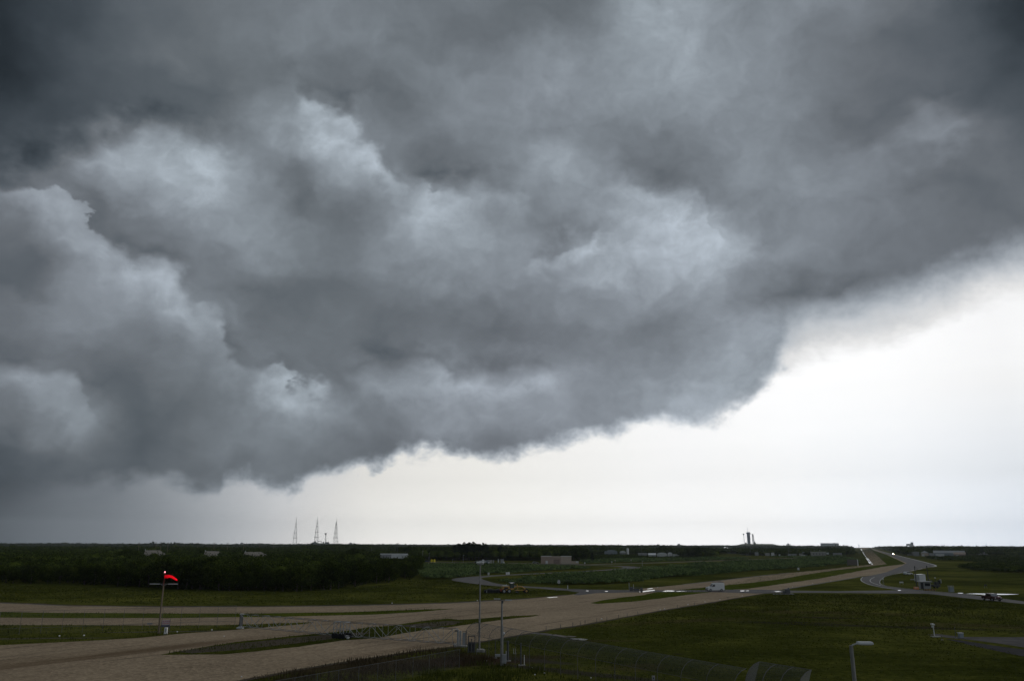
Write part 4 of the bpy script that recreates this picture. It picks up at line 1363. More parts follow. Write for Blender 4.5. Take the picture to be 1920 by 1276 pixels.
for i, (M_, hh, dd) in enumerate(((MEDIAN_W, 0.32, 5), (VERGE_W, 0.4, 6), (VERGE_C, 0.4, 7), (MEDIAN_N[7:], 0.3, 3))):
    blades('tall_grass', [p for p in M_ if True], dd, 0.1, hh, 0.10, F_blade, 65 + i, 0.4)


def tufts(name, poly, per, size, m, seed, zz=0.10):
    """low clumps of turf standing up out of the mown grass"""
    rr = np.random.default_rng(seed)
    P = [g(*p) for p in poly]
    xs = [p[0] for p in P]
    ys = [p[1] for p in P]
    n = int((max(xs) - min(xs)) * (max(ys) - min(ys)) * per)
    X = rr.uniform(min(xs), max(xs), n)
    Y = rr.uniform(min(ys), max(ys), n)
    ins = np.zeros(n, bool)
    j = len(P) - 1
    for i in range(len(P)):
        xi, yi = P[i]
        xj, yj = P[j]
        ins ^= ((yi > Y) != (yj > Y)) & (X < (xj - xi) * (Y - yi) / ((yj - yi) or 1e-9) + xi)
        j = i
    f = np.sin(X * 0.31 + 2 * np.sin(Y * 0.13)) * np.sin(Y * 0.23 + np.sin(X * 0.17)) + 0.6 * np.sin(X * 0.9 + Y * 1.3)
    ins &= rr.uniform(0, 1, n) < (0.5 + 0.4 * f)
    X, Y = X[ins], Y[ins]
    D = np.hypot(X, Y)
    C = np.stack([X, Y, rr.uniform(0.0, zz, len(X)) * (D / 120)], 1)
    me = cards_mesh(name, C, size * (D / 120) * rr.uniform(0.6, 1.4, len(X)), m, seed)
    o = bpy.data.objects.new(name, me)
    COL.objects.link(o)
    o['kind'] = 'stuff'
    return o


FIELD_R = [(1000, 1250), (960, 1205), (1090, 1175), (1240, 1147), (1330, 1132), (1450, 1113), (1560, 1113.5), (1750, 1115), (1815, 1123), (2000, 1145), (2000, 1188), (1740, 1187), (1780, 1200), (1990, 1240), (1990, 1330), (1500, 1330), (1200, 1300)]
FIELD_L = [(-120, 1094), (0, 1095), (300, 1106), (620, 1109), (700, 1098), (790, 1086), (860, 1090), (930, 1100), (1060, 1107), (990, 1118), (840, 1127), (620, 1132), (300, 1133), (0, 1126), (-120, 1124)]
F_turf = foliage_mat('turf_tufts', (0.040, 0.048, 0.008), (0.066, 0.074, 0.013), (0.13, 0.13, 0.026), 0.05)
tufts('grass_tufts', FIELD_R, 9.0, 0.20, F_turf, 81, 0.035)
tufts('grass_tufts', FIELD_L, 3.0, 0.20, F_turf, 82, 0.035)
# ------------------------------------------------------------------ near things
M_post = surf('dull_galvanised_post', (0.13, 0.13, 0.13), 0.6, 0.1, 0.2, 2)
M_mast = surf('weathered_mast', (0.24, 0.235, 0.225), 0.6, 0.0, 0.2, 2)
ORD = ['first', 'second', 'third', 'fourth', 'fifth', 'sixth', 'seventh', 'eighth', 'ninth', 'tenth', 'eleventh', 'twelfth', 'thirteenth', 'fourteenth', 'fifteenth',
       'sixteenth', 'seventeenth', 'eighteenth', 'nineteenth', 'twentieth']


def mesh_fabric(name, dens_w=0.16, pitch=0.09, col=(0.16, 0.165, 0.17)):
    m, t, out = new_mat(name)
    n = NB(t)
    uv = t.nodes.new('ShaderNodeUVMap')
    sp = t.nodes.new('ShaderNodeSeparateXYZ')
    t.links.new(uv.outputs[0], sp.inputs[0])
    a = n.m('FRACT', n.m('DIVIDE', n.m('ADD', sp.outputs[0], sp.outputs[1]), pitch))
    b = n.m('FRACT', n.m('DIVIDE', n.m('SUBTRACT', sp.outputs[0], sp.outputs[1]), pitch))
    wire = n.m('MAXIMUM', n.m('LESS_THAN', a, dens_w), n.m('LESS_THAN', b, dens_w))
    tr = t.nodes.new('ShaderNodeBsdfTransparent')
    p = t.nodes.new('ShaderNodeBsdfPrincipled')
    p.inputs['Base Color'].default_value = c4(col)
    p.inputs['Roughness'].default_value = 0.6
    p.inputs['Metallic'].default_value = 0.3
    mx = t.nodes.new('ShaderNodeMixShader')
    t.links.new(wire, mx.inputs[0])
    t.links.new(tr.outputs[0], mx.inputs[1])
    t.links.new(p.outputs[0], mx.inputs[2])
    t.links.new(mx.outputs[0], out.inputs[0])
    return m


M_link = mesh_fabric('chain_link', 0.06, 0.09, (0.10, 0.10, 0.105))
M_link_d = mesh_fabric('dense_anti_climb_mesh', 0.16, 0.07, (0.06, 0.064, 0.070))
M_link_l = mesh_fabric('pale_anti_climb_mesh', 0.36, 0.06, (0.22, 0.225, 0.23))


def fabric(name, rows, m, parent, u0=0.0):
    """rows: list of polylines with the same count, joined into a sheet with UVs in metres"""
    vs, fs, uvs = [], [], []
    nr, nc = len(rows), len(rows[0])
    ul = [u0]
    for i in range(1, nr):
        ul.append(ul[-1] + (Vector(rows[i][0]) - Vector(rows[i - 1][0])).length)
    for i, r in enumerate(rows):
        v = 0.0
        for j, p in enumerate(r):
            if j:
                v += (Vector(p) - Vector(r[j - 1])).length
            vs.append(p)
            uvs.append((ul[i], v))
    for i in range(nr - 1):
        for j in range(nc - 1):
            fs.append((i * nc + j, (i + 1) * nc + j, (i + 1) * nc + j + 1, i * nc + j + 1))
    me = bpy.data.meshes.new(name)
    me.from_pydata([tuple(p) for p in vs], [], fs)
    uvl = me.uv_layers.new(name='UVMap')
    for lp in me.loops:
        uvl.data[lp.index].uv = uvs[lp.vertex_index]
    me.materials.append(m)
    o = bpy.data.objects.new(name, me)
    COL.objects.link(o)
    o.parent = parent
    return o


def fence(name, a, b, spacing, prof, label, m_low, m_top=None, split=2, side=1, r=0.03, m_post=None, rails=(), skip=()):
    """posts bent along prof [(reach, height)...] with mesh between them; side is where the reach goes"""
    a, b = Vector((a[0], a[1], 0)), Vector((b[0], b[1], 0))
    L = (b - a).length
    d = (b - a) / L
    nrm = Vector((d.y, -d.x, 0)) * side
    root = thing(name, (a.x, a.y, 0), label, 'fence')
    n = max(1, round(L / spacing))
    rows = []
    mp = m_post or M_steel
    for k in range(n + 1):
        base = d * (L * k / n)
        pts = [base + nrm * q[0] + Vector((0, 0, q[1])) for q in prof]
        rows.append(pts)
        mb = MB()
        mb.path([p for p in pts], r)
        mb.build('post', mp, root, True)
    fabric('mesh_panel', [q[:split + 1] for q in rows], m_low, root)
    if m_top and len(prof) > split + 1:
        fabric('curved_mesh_panel', [q[split:] for q in rows], m_top, root)
    for hz in rails:
        off = prof[-1][0] if hz >= prof[-1][1] - 0.01 else 0
        rl = MB()
        rl.tube(nrm * off + Vector((0, 0, hz)), d * L + nrm * off + Vector((0, 0, hz)), r * 0.75, None, 6)
        rl.build('rail', mp, root, True)
    return root


CURVED = [(0, 0), (0, 1.1), (0, 2.15), (0.16, 2.60), (0.5, 3.0), (0.98, 3.28), (1.55, 3.42)]
BENT = [(0, 0), (0, 1.3), (0, 2.75), (-0.08, 3.05), (-0.3, 3.25)]
# left fence along the first verge
fl0, fl1 = g(-90, 1193.5), g(440, 1174)
fence('curved_top_fence', fl1, fl0, 2.85, BENT, 'tall chain-link fence on the left verge, running behind the windsock pole', M_link, M_link, 2, -1, 0.026, M_post, (3.25, 0.9))
# right fence from the gate down to the lower right
P0 = Vector((*g(872, 1221), 0))
tp = g(1400, 1253, 3.42)
P1 = Vector((tp[0] - 1.3, tp[1] - 0.6, 0))
fence('curved_top_fence', P0, P1, 3.05, CURVED, 'long curved-top mesh fence sweeping from the gate to the lower right', M_link, M_link_d, 2, -1, 0.026, M_post, (2.15, 3.42))
q0 = g(1426, 1240.5, 3.9)
q1 = g(1524, 1256, 3.9)
sec = fence('curved_top_fence', (q0[0] - 1.5, q0[1] - 0.6), (q1[0] - 1.5, q1[1] - 0.6), 1.9, [(a * 1.15, b * 1.14) for a, b in CURVED],
            'short taller curved fence section at the bottom edge, closed by pale end panels', M_link, M_link_d, 2, -1, 0.032, M_post, (2.45, 3.9))
_d = Vector((q1[0] - q0[0], q1[1] - q0[1], 0))
_n = Vector((_d.y, -_d.x, 0)).normalized() * -1
for off in (Vector((0, 0, 0)), _d):
    rows = [[off + _n * (a * 1.15) + Vector((0, 0, b * 1.14)) for a, b in CURVED[2:]], [off + _n * (0.55 * (1 - i / 4.0) + 1.75 * i / 4.0) * 1.0 + Vector((0, 0, 1.3 + (3.9 - 1.3) * (i / 4.0))) for i in range(5)]]
    fabric('end_panel', rows, M_link_l, sec)
# plain low fence in the weeds, lower left
a_, b_ = g(508, 1277, 1.9), g(862, 1216.5, 1.9)
fence('chain_link_fence', (a_[0], a_[1]), (b_[0], b_[1]), 2.5, [(0, 0), (0, 1.0), (0, 1.9)], 'low plain chain-link fence through the brown weeds below the gravel', M_link, None, 2, 1, 0.022, M_steel_d, (1.9,))

# ---- rolling truss gate across the double track
GL, GR = Vector((*g(456, 1178), 0)), Vector((*g(853, 1211), 0))
GM = Vector((*g(640, 1195.5), 0))


def truss(parent, a, b, z0, z1, wdt, bays, m):
    d = (b - a).normalized()
    s = Vector((-d.y, d.x, 0)) * wdt / 2
    L = (b - a).length
    ch = MB()
    for sg in (-1, 1):
        for z in (z0, z1):
            ch.tube(a + s * sg + Vector((0, 0, z)), b + s * sg + Vector((0, 0, z)), 0.036, None, 6)
    ch.build('chords', m, parent, True)
    br = MB()
    for k in range(bays + 1):
        p = a + d * L * k / bays
        for sg in (-1, 1):
            br.tube(p + s * sg + Vector((0, 0, z0)), p + s * sg + Vector((0, 0, z1)), 0.028, None, 5)
        br.tube(p - s + Vector((0, 0, z1)), p + s + Vector((0, 0, z1)), 0.025, None, 5)
        br.tube(p - s + Vector((0, 0, z0)), p + s + Vector((0, 0, z0)), 0.025, None, 5)
        if k < bays:
            q = a + d * L * (k + 1) / bays
            for sg in (-1, 1):
                za, zb = (z0, z1) if (k % 2) else (z1, z0)
                br.tube(p + s * sg + Vector((0, 0, za)), q + s * sg + Vector((0, 0, zb)), 0.034, None, 5)
            br.tube(p + s + Vector((0, 0, z0)), q - s + Vector((0, 0, z0)), 0.022, None, 5)
    br.build('braces', M_steel, parent, True)


gate = thing('rolling_gate', GM, 'long galvanised truss gate lying across the double gravel track', 'gate')
o0 = Vector((0, 0, 0)) - GM
for nm, A, B in (('truss_span', GL, GM + (GL - GM).normalized() * 0.9), ('truss_span', GM + (GR - GM).normalized() * 0.9, GR)):
    sp_ = bpy.data.objects.new(nm, None)
    COL.objects.link(sp_)
    sp_.parent = gate
    truss(sp_, A - GM, B - GM, 0.35, 2.2, 1.25, 8, M_post)
u = (GR - GL).normalized()
s_ = Vector((-u.y, u.x, 0))
fr = MB()
for sx in (-0.95, -0.3, 0.3, 0.95):
    for sy in (-0.7, 0.7):
        fr.tube(u * sx + s_ * sy + Vector((0, 0, 0.35)), u * sx + s_ * sy + Vector((0, 0, 2.2)), 0.045, None, 6)
for z in (0.4, 1.2, 2.2):
    for sy in (-0.7, 0.7):
        fr.tube(u * -0.95 + s_ * sy + Vector((0, 0, z)), u * 0.95 + s_ * sy + Vector((0, 0, z)), 0.045, None, 6)
for sx in (-0.95, 0.95):
    for z in (0.4, 2.2):
        fr.tube(u * sx - s_ * 0.7 + Vector((0, 0, z)), u * sx + s_ * 0.7 + Vector((0, 0, z)), 0.045, None, 6)
    fr.tube(u * sx - s_ * 0.7 + Vector((0, 0, 0.4)), u * -sx - s_ * 0.7 + Vector((0, 0, 2.2)), 0.03, None, 6)
fr.build('carriage_frame', M_steel, gate, True)
for sx in (-0.75, -0.2, 0.5, 1.05):
    w = MB()
    for sy in (-0.75, 0.75):
        w.tube(u * sx + s_ * (sy - 0.14) + Vector((0, 0, 0.36)), u * sx + s_ * (sy + 0.14) + Vector((0, 0, 0.36)), 0.36, None, 16)
    w.build('wheel', M_black, gate, True)
tb = MB().tube(u * 1.1 + Vector((0, 0, 0.35)) - s_ * 0.7, u * 2.3 + Vector((0, 0, 0.3)) - s_ * 0.8, 0.06, None, 6)
tb.box(tuple(u * 2.0 - s_ * 0.8 + Vector((0, 0, 0.25))), (0.3, 0.3, 0.3))
tb.build('tow_bar', M_steel_l, gate)

# gate posts
pl = thing('gate_post', (GL.x - 0.5, GL.y, 0), 'steel gate post with a spread foot at the left end of the truss gate', 'gate post', rz=0)
MB().box((0, 0, 1.1), (0.34, 0.34, 2.1)).box((0.2, 0.25, 1.1), (0.12, 0.12, 2.0)).build('column', M_steel_d, pl, bevel=0.02)
MB().box((0, 0, 0.14), (1.0, 0.8, 0.16)).box((0, 0, 0.32), (0.6, 0.5, 0.22), top=(0.5, 0.6)).build('foot', M_steel_l, pl)
MB().box((0.12, 0, 2.22), (0.55, 0.42, 0.14)).build('cap', M_steel_l, pl)
gr = thing('gate_post', (*g(860, 1211.5), 0), 'tall grey box-shaped gate post at the right end of the truss gate', 'gate post')
MB().box((-0.12, 0, 1.15), (0.26, 0.30, 1.9)).box((0.20, 0.05, 1.1), (0.24, 0.30, 1.75)).build('column', M_steel, gr, bevel=0.02)
MB().box((0.68, 0.1, 0.98), (0.42, 0.08, 1.6)).build('side_panel', M_grey, gr)
MB().tube((0.98, 0.1, 0), (0.98, 0.1, 2.05), 0.05).tube((0.45, 0.1, 1.9), (0.98, 0.1, 1.9), 0.03).build('side_pole', M_steel_d, gr)
MB().box((0.25, 0, 0.1), (1.7, 0.9, 0.2)).box((-0.5, -0.2, 0.28), (0.35, 0.25, 0.16)).build('foot', M_conc, gr, bevel=0.02)
MB().box((-0.35, 0, 1.98), (0.4, 0.3, 0.16)).build('cap', M_steel_d, gr)

# full-height turnstile beside it
ts = thing('turnstile', (*g(884, 1222), 0), 'dark full-height turnstile cage between the gate post and the light mast', 'turnstile')
c = MB()
for x in (-0.42, 0.42):
    for y in (-0.42, 0.42):
        c.tube((x, y, 0), (x, y, 1.95), 0.045, None, 6)
for z in (0.05, 1.15, 1.9):
    for y in (-0.42, 0.42):
        c.tube((-0.42, y, z), (0.42, y, z), 0.035, None, 6)
c.build('cage', M_steel_d, ts)
rt_ = MB().tube((0, 0, 0), (0, 0, 1.6), 0.05)
for k in range(9):
    for a in range(3):
        t = 2 * math.pi * a / 3 + 0.4
        rt_.tube((0, 0, 0.15 + k * 0.15), (0.4 * math.cos(t), 0.4 * math.sin(t), 0.15 + k * 0.15), 0.016, None, 5)
rt_.build('rotor', M_steel_d, ts)
MB().box((0, 0.44, 0.6), (0.8, 0.03, 1.0)).build('lower_panel', M_dark, ts)

# ---- windsock
wx, wy = g(297, 1187)
ws = thing('windsock', (wx, wy, 0), 'bright red windsock on a tall timber pole with a crossbar of lamps', 'windsock')
MB().tube((0, 0, 0), (0, 0, 7.0), 0.15, 0.10, 10).build('pole', M_wood, ws, True)
MB().tube((0, 0, 6.9), (0.03, 0, 8.75), 0.045, 0.04, 8).build('upper_pole', M_rust, ws, True)
MB().tube((-2.0, 0, 7.12), (2.1, 0, 7.12), 0.03, None, 6).tube((-0.5, 0, 7.12), (0, 0, 6.8), 0.025, None, 5).tube((0.5, 0, 7.12), (0, 0, 6.8), 0.025, None, 5).build('crossbar', M_steel, ws)
for x in (-1.35, 1.4):
    MB().box((x, -0.05, 7.12), (1.45, 0.18, 0.12)).build('lamp_bar', M_steel_l, ws, bevel=0.02)
M_bulb = glow('red_beacon_glow', (1.0, 0.30, 0.35), 3.0)
MB().lathe([(0.0, 8.98), (0.07, 8.95), (0.085, 8.85), (0.08, 8.76)][::-1], n=12).build('beacon', M_bulb, ws, True)
# the cloth tube: level at the mouth, then drooping
mt, tt, to = new_mat('windsock_cloth')
dfn = tt.nodes.new('ShaderNodeBsdfDiffuse')
dfn.inputs[0].default_value = (0.75, 0.02, 0.035, 1)
trn = tt.nodes.new('ShaderNodeBsdfTranslucent')
trn.inputs[0].default_value = (0.95, 0.012, 0.04, 1)
mxn = tt.nodes.new('ShaderNodeMixShader')
mxn.inputs[0].default_value = 0.6
tt.links.new(dfn.outputs[0], mxn.inputs[1])
tt.links.new(trn.outputs[0], mxn.inputs[2])
tt.links.new(mxn.outputs[0], to.inputs[0])
cl_ = [(0.06, 8.20, 0.23), (0.45, 8.22, 0.22), (0.8, 8.22, 0.20), (1.12, 8.17, 0.18), (1.35, 8.06, 0.16), (1.58, 7.93, 0.14), (1.82, 7.78, 0.12), (2.05, 7.63, 0.09)]
V_, F_ = [], []
for i, (x, z, r) in enumerate(cl_):
    a = cl_[max(0, i - 1)]
    b = cl_[min(len(cl_) - 1, i + 1)]
    t = math.atan2(b[1] - a[1], b[0] - a[0])
    for k in range(14):
        q = 2 * math.pi * k / 14
        rr_ = r * (1 + 0.06 * math.sin(3 * q + i))
        V_.append((x - math.sin(t) * rr_ * math.cos(q), rr_ * math.sin(q), z + math.cos(t) * rr_ * math.cos(q)))
for i in range(len(cl_) - 1):
    for k in range(14):
        F_.append((i * 14 + k, i * 14 + (k + 1) % 14, (i + 1) * 14 + (k + 1) % 14, (i + 1) * 14 + k))
MB().add(V_, F_).build('sock', mt, ws, True)
MB().tube((0.05, 0, 8.0), (0.05, 0, 8.56), 0.02).build('hoop', M_rust, ws)
M_sockglow = glow('added_sock_glow', (1.0, 0.45, 0.42), 3.6)  # added glowing rod that brightens the cloth from inside
MB().path([(0.10, 0, 8.20), (0.6, 0, 8.22), (1.1, 0, 8.17), (1.5, 0, 7.97), (1.95, 0, 7.70)], 0.035, 6).build('added_glow_rod', M_sockglow, ws)

# sign board and cabinet by the pole
M_signred = surf('faded_red_lettering', (0.42, 0.10, 0.11), 0.6)
M_signblue = surf('dull_blue_panel', (0.06, 0.07, 0.13), 0.6)
M_signpale = surf('pale_sign_face', (0.38, 0.36, 0.38), 0.6)
sg = thing('notice_board', (*g(309, 1187), 0), 'small notice board with red markings beside the windsock pole', 'sign', rz=face_cam(-50, 126))
MB().tube((-0.6, 0, 0), (-0.6, 0, 2.0), 0.035).tube((0.55, 0, 0), (0.55, 0, 2.1), 0.035).build('posts', M_steel_d, sg)
MB().box((-0.02, -0.02, 1.6), (1.1, 0.04, 0.62)).build('board', M_signpale, sg)
rd = MB()
for k in range(4):
    x = -0.42 + k * 0.27
    rd.box((x, -0.055, 1.72), (0.05, 0.02, 0.24)).box((x + 0.08, -0.055, 1.82), (0.13, 0.02, 0.045)).box((x + 0.08, -0.055, 1.70), (0.11, 0.02, 0.04))
for k in range(5):
    rd.box((-0.4 + k * 0.2, -0.055, 1.45), (0.13, 0.02, 0.10))
rd.build('red_lettering', M_signred, sg)
MB().box((-0.02, -0.02, 1.12), (1.1, 0.04, 0.24)).build('blue_panel', M_signblue, sg)
cb = thing('cabinet', (*g(310.5, 1188), 0), 'small white upright cabinet standing under the notice board', 'cabinet')
MB().box((0, 0, 0.5), (0.42, 0.3, 0.9)).build('housing', M_white, cb, bevel=0.02)
MB().box((0.02, -0.165, 0.55), (0.12, 0.02, 0.5)).build('door_handle', M_grey, cb)
MB().box((0, 0, 0.03), (0.5, 0.4, 0.06)).build('plinth', M_conc, cb)
ph = thing('sign_plate', (*g(280, 1176), 0), 'small blank white plate on the far side of the left fence', 'sign')
MB().box((0, 0, 0.62), (0.85, 0.04, 0.26)).build('plate', M_signpale, ph)
MB().tube((0, 0.05, 0), (0, 0.05, 0.6), 0.03).build('post', M_steel_d, ph)

# ---- tall light mast
mx_, my_ = g(898.5, 1221)
ma = thing('light_mast', (mx_, my_, 0), 'tallest slim light mast, with a ring of floodlights on top', 'light mast')
MB().tube((0, 0, 0.3), (0, 0, 10.55), 0.13, 0.08, 14).build('pole', M_mast, ma, True)
MB().box((0.1, 0, 0.16), (0.9, 0.9, 0.34)).box((0.55, -0.3, 0.05), (0.35, 0.5, 0.5)).build('base', M_conc, ma, bevel=0.03)
ring = MB()
for k in range(16):
    t0, t1 = 2 * math.pi * k / 16, 2 * math.pi * (k + 1) / 16
    ring.tube((0.42 * math.cos(t0), 0.42 * math.sin(t0), 10.6), (0.42 * math.cos(t1), 0.42 * math.sin(t1), 10.6), 0.03, None, 6)
for k in range(4):
    t0 = math.pi * k / 2
    ring.tube((0, 0, 10.5), (0.42 * math.cos(t0), 0.42 * math.sin(t0), 10.6), 0.025, None, 6)
ring.build('ring', M_steel, ma, True)
for k in range(6):
    t0 = 2 * math.pi * k / 6 + 0.3
    MB().box((0.40 * math.cos(t0), 0.40 * math.sin(t0), 10.82), (0.26, 0.2, 0.22), t0, (0.7, 0.7)).build('floodlight', M_steel_l, ma, bevel=0.015)

# ---- twin-arm street light with electrics box
tx, ty = g(940.5, 1247)
tw = thing('street_lamp', (tx, ty, 0), 'grey twin-arm street lamp carrying a meter box low on its pole', 'street lamp')
MB().tube((0, 0, 0), (0, 0, 6.9), 0.17, 0.10, 12).build('pole', M_mast, tw, True)
MB().tube((-0.75, 0.1, 7.06), (0, 0, 6.86), 0.03, None, 6).tube((0, 0, 6.86), (1.0, -0.1, 6.92), 0.03, None, 6).box((0.05, 0, 6.75), (0.22, 0.22, 0.3)).build('arms', M_steel_d, tw)
MB().box((-0.55, 0.08, 7.07), (0.75, 0.2, 0.09)).build('lamp_head', M_steel_l, tw, bevel=0.02)
MB().box((0.72, -0.08, 6.95), (0.75, 0.24, 0.09)).build('lamp_head', M_steel_l, tw, bevel=0.02)
MB().box((0.30, -0.22, 0.75), (0.46, 0.3, 0.95)).build('meter_box', M_steel, tw, bevel=0.02)
MB().box((-0.45, -0.2, 1.1), (0.6, 0.16, 0.26)).build('junction_box', M_steel, tw, bevel=0.02)
MB().tube((0.15, -0.22, 0), (0.15, -0.22, 4.2), 0.03, None, 6).build('conduit', M_steel, tw)

# white dome camera on the fence behind it
cm_ = thing('camera_dome', (*g(944, 1193.5), 0), 'small white dome beside the twin-arm lamp, on a low post', 'camera')
MB().tube((0, 0, 0), (0, 0, 0.35), 0.04).build('post', M_steel_d, cm_)
MB().lathe([(0.20, 0.35), (0.26, 0.45), (0.24, 0.58), (0.14, 0.68), (0.0, 0.72)], n=16).build('dome', M_white, cm_, True)

# ---- lone posts right of it
for (px, py, hm, r, lab, kind) in (
        (952, 1238.5, 2.15, 0.13, 'thick dark post just right of the twin-arm lamp', 'dark'),
        (949, 1237, 0.95, 0.04, 'thin pale stake right against the thick dark post', 'pale'),
        (976.5, 1246.5, 2.3, 0.085, 'thinner dark post with a pale foot, right of the thick one', 'dark'),
        (983, 1246.5, 1.0, 0.04, 'short white bollard beside the thinner dark post', 'white'),
        (963, 1225, 0.55, 0.03, 'left of two small pale stakes in the turf', 'pale'),
        (966.5, 1225, 0.55, 0.03, 'right of two small pale stakes in the turf', 'pale'),
        (928.5, 1233, 1.9, 0.05, 'thin dark fence post left of the meter box', 'dark'),
        (910.5, 1238, 1.1, 0.05, 'short dark post between the mast and the twin-arm lamp', 'dark'),
        (1792.5, 1195.5, 1.5, 0.04, 'thin dark post on the footpath beside the small cabinet', 'dark'),
        (1766.5, 1199, 0.6, 0.03, 'short dark stake on the footpath near the camera post', 'dark')):
    t = thing('post', (*g(px, py), 0), lab, 'post')
    mm = {'dark': M_steel_d, 'pale': M_steel_l, 'white': M_white}[kind]
    MB().tube((0, 0, 0), (0, 0, hm), r, r * 0.95, 10).build('shaft', mm, t, True)
    MB().lathe([(r * 1.15, hm), (r * 1.1, hm + 0.04), (0.0, hm + 0.08)], n=10).build('cap', mm, t, True)
    MB().box((0, 0, 0.04), (r * 5 + 0.1, r * 4 + 0.1, 0.08)).build('foot', M_conc, t)

# ---- street lamp at the lower right
lx, ly = bearing(1577.5, 46.0)
zt = zat(1577.5, 1208.5, 46.0)
sl = thing('street_lamp', (lx, ly, 0), 'single-arm street lamp with a flat shoebox head at the lower right', 'street lamp')
MB().tube((0, 0, 0), (0, 0, zt), 0.125, 0.09, 16).build('pole', M_mast, sl, True)
MB().path([(0, 0, zt - 0.1), (0.06, 0, zt + 0.02), (0.2, -0.02, zt + 0.07), (0.34, -0.03, zt + 0.09)], 0.035, 8).build('arm', M_steel_l, sl, True)
hd = MB().box((0.68, -0.05, zt + 0.13), (0.80, 0.36, 0.13), 0.0, (0.92, 0.8)).build('lamp_head', M_steel_l, sl, bevel=0.03)
MB().box((0.72, -0.05, zt + 0.055), (0.55, 0.26, 0.03)).build('lens', M_grey, sl)
MB().box((0, 0, 0.12), (0.6, 0.6, 0.24)).build('base', M_conc, sl, bevel=0.03)

# ---- camera post on the footpath at the right
cx, cy = g(1752.5, 1193)
cc = thing('camera_post', (cx, cy, 0), 'white camera post with a double head at the start of the footpath', 'camera post')
MB().tube((0, 0, 0), (-0.05, 0, 1.3), 0.07, 0.065, 10).build('post', M_white_d, cc, True)
MB().box((-0.1, 0, 1.45), (0.30, 0.26, 0.28)).build('housing', M_white_d, cc, bevel=0.03)
MB().box((-0.18, -0.05, 1.78), (0.38, 0.3, 0.2), 0.25).box((0.08, -0.04, 1.72), (0.26, 0.24, 0.15), -0.3).build('camera_head', M_white, cc, bevel=0.03)
MB().box((0.15, 0, 0.05), (1.2, 0.7, 0.1)).build('slab', M_conc, cc)
bx = thing('cabinet', (*g(1802, 1195), 0), 'low grey cabinet with a pale lid on the footpath at the right', 'cabinet')
MB().box((0, 0, 0.34), (0.62, 0.5, 0.62)).build('housing', M_bluegrey, bx, bevel=0.02)
MB().box((-0.02, 0, 0.70), (0.72, 0.58, 0.06)).build('lid', M_white_d, bx)
sb = thing('sign_plate', (*g(1226, 1290), 0), 'small pale square plate on the curved fence at the bottom edge', 'sign')
_h = zat(1226, 1270, math.hypot(sb.location.x, sb.location.y))
MB().box((0, 0, _h), (0.30, 0.03, 0.42)).build('plate', M_signpale, sb)
MB().box((0, -0.03, _h - 0.02), (0.12, 0.02, 0.16)).build('symbol', M_signblue, sb)
MB().tube((0, 0.05, 0), (0, 0.05, _h), 0.025).build('post', M_steel_d, sb)

# little white marker lights along the gravel edges
mk = None
for (px, py) in ((1128, 1161.5), (1238, 1143.7), (1246, 1142.5), (1322, 1129.2), (1350, 1124.8), (1392, 1117.7), (1486, 1100.6), (1524, 1094), (1558, 1089), (735, 1131.5), (895, 1126.6), (452.5, 1270), (777, 1219.3),
                 (1233, 1101.5), (1100, 1107.2), (1575, 1081.5), (1290, 1134.2), (420, 1193.5), (157, 1193), (111, 1194), (332, 1186), (397, 1182.4), (1021, 1263), (1003, 1266), (997.5, 1253), (1108, 1272)):
    x, y = g(px, py)
    if mk is None:
        mk = bpy.data.objects.new('marker_light', None)
        COL.objects.link(mk)
        MB().lathe([(0.14, 0.18), (0.17, 0.28), (0.12, 0.36), (0.0, 0.39)], n=10).build('lens', M_white, mk, True)
        MB().tube((0, 0, 0), (0, 0, 0.2), 0.05).build('stem', M_grey, mk)
        t = mk
    else:
        t = copy_tree(mk)
    t.location = (x, y, 0.01)
    s = 0.75 if math.hypot(x, y) > 130 else 0.45
    t.scale = (s, s, s)
    tag(t, 'tiny white marker light set low at the edge of the gravel or turf', 'marker light', 'white marker lights along the edges')
# short stakes on the south edge of the gravel
sk = None
for (px, py) in ((1074, 1173), (1088, 1171), (1097, 1168.5), (1119, 1165), (1138, 1161.8), (1160, 1157.8), (1176, 1155), (1196, 1151.5), (1024, 1180), (1051, 1177), (1302, 1133.8), (1270, 1138.5), (1365, 1122.5), (850, 1211)):
    if sk is None:
        sk = bpy.data.objects.new('stake', None)
        COL.objects.link(sk)
        MB().tube((0, 0, 0), (0, 0, 0.55), 0.045, 0.035, 6).build('shaft', M_steel_d, sk)
        MB().box((0, 0, 0.56), (0.11, 0.11, 0.05)).build('cap', M_steel_d, sk)
        t = sk
    else:
        t = copy_tree(sk)
    t.location = (*g(px, py), 0)
    tag(t, 'short dark stake on the south edge of the gravel track', 'stake', 'stakes along the south edge of the gravel')
# ------------------------------------------------------------------ vehicles and things in the middle distance
def wheels(root, xs, hw, r, w, hub=True):
    for x in xs:
        for sy in (-1, 1):
            o = MB().wheel((x, sy * (hw - w / 2), r), r, w).build('wheel', M_black, root, True)
            if hub:
                MB().wheel((x, sy * (hw + 0.012), r), r * 0.55, 0.03).build('rim', M_steel, o, True)


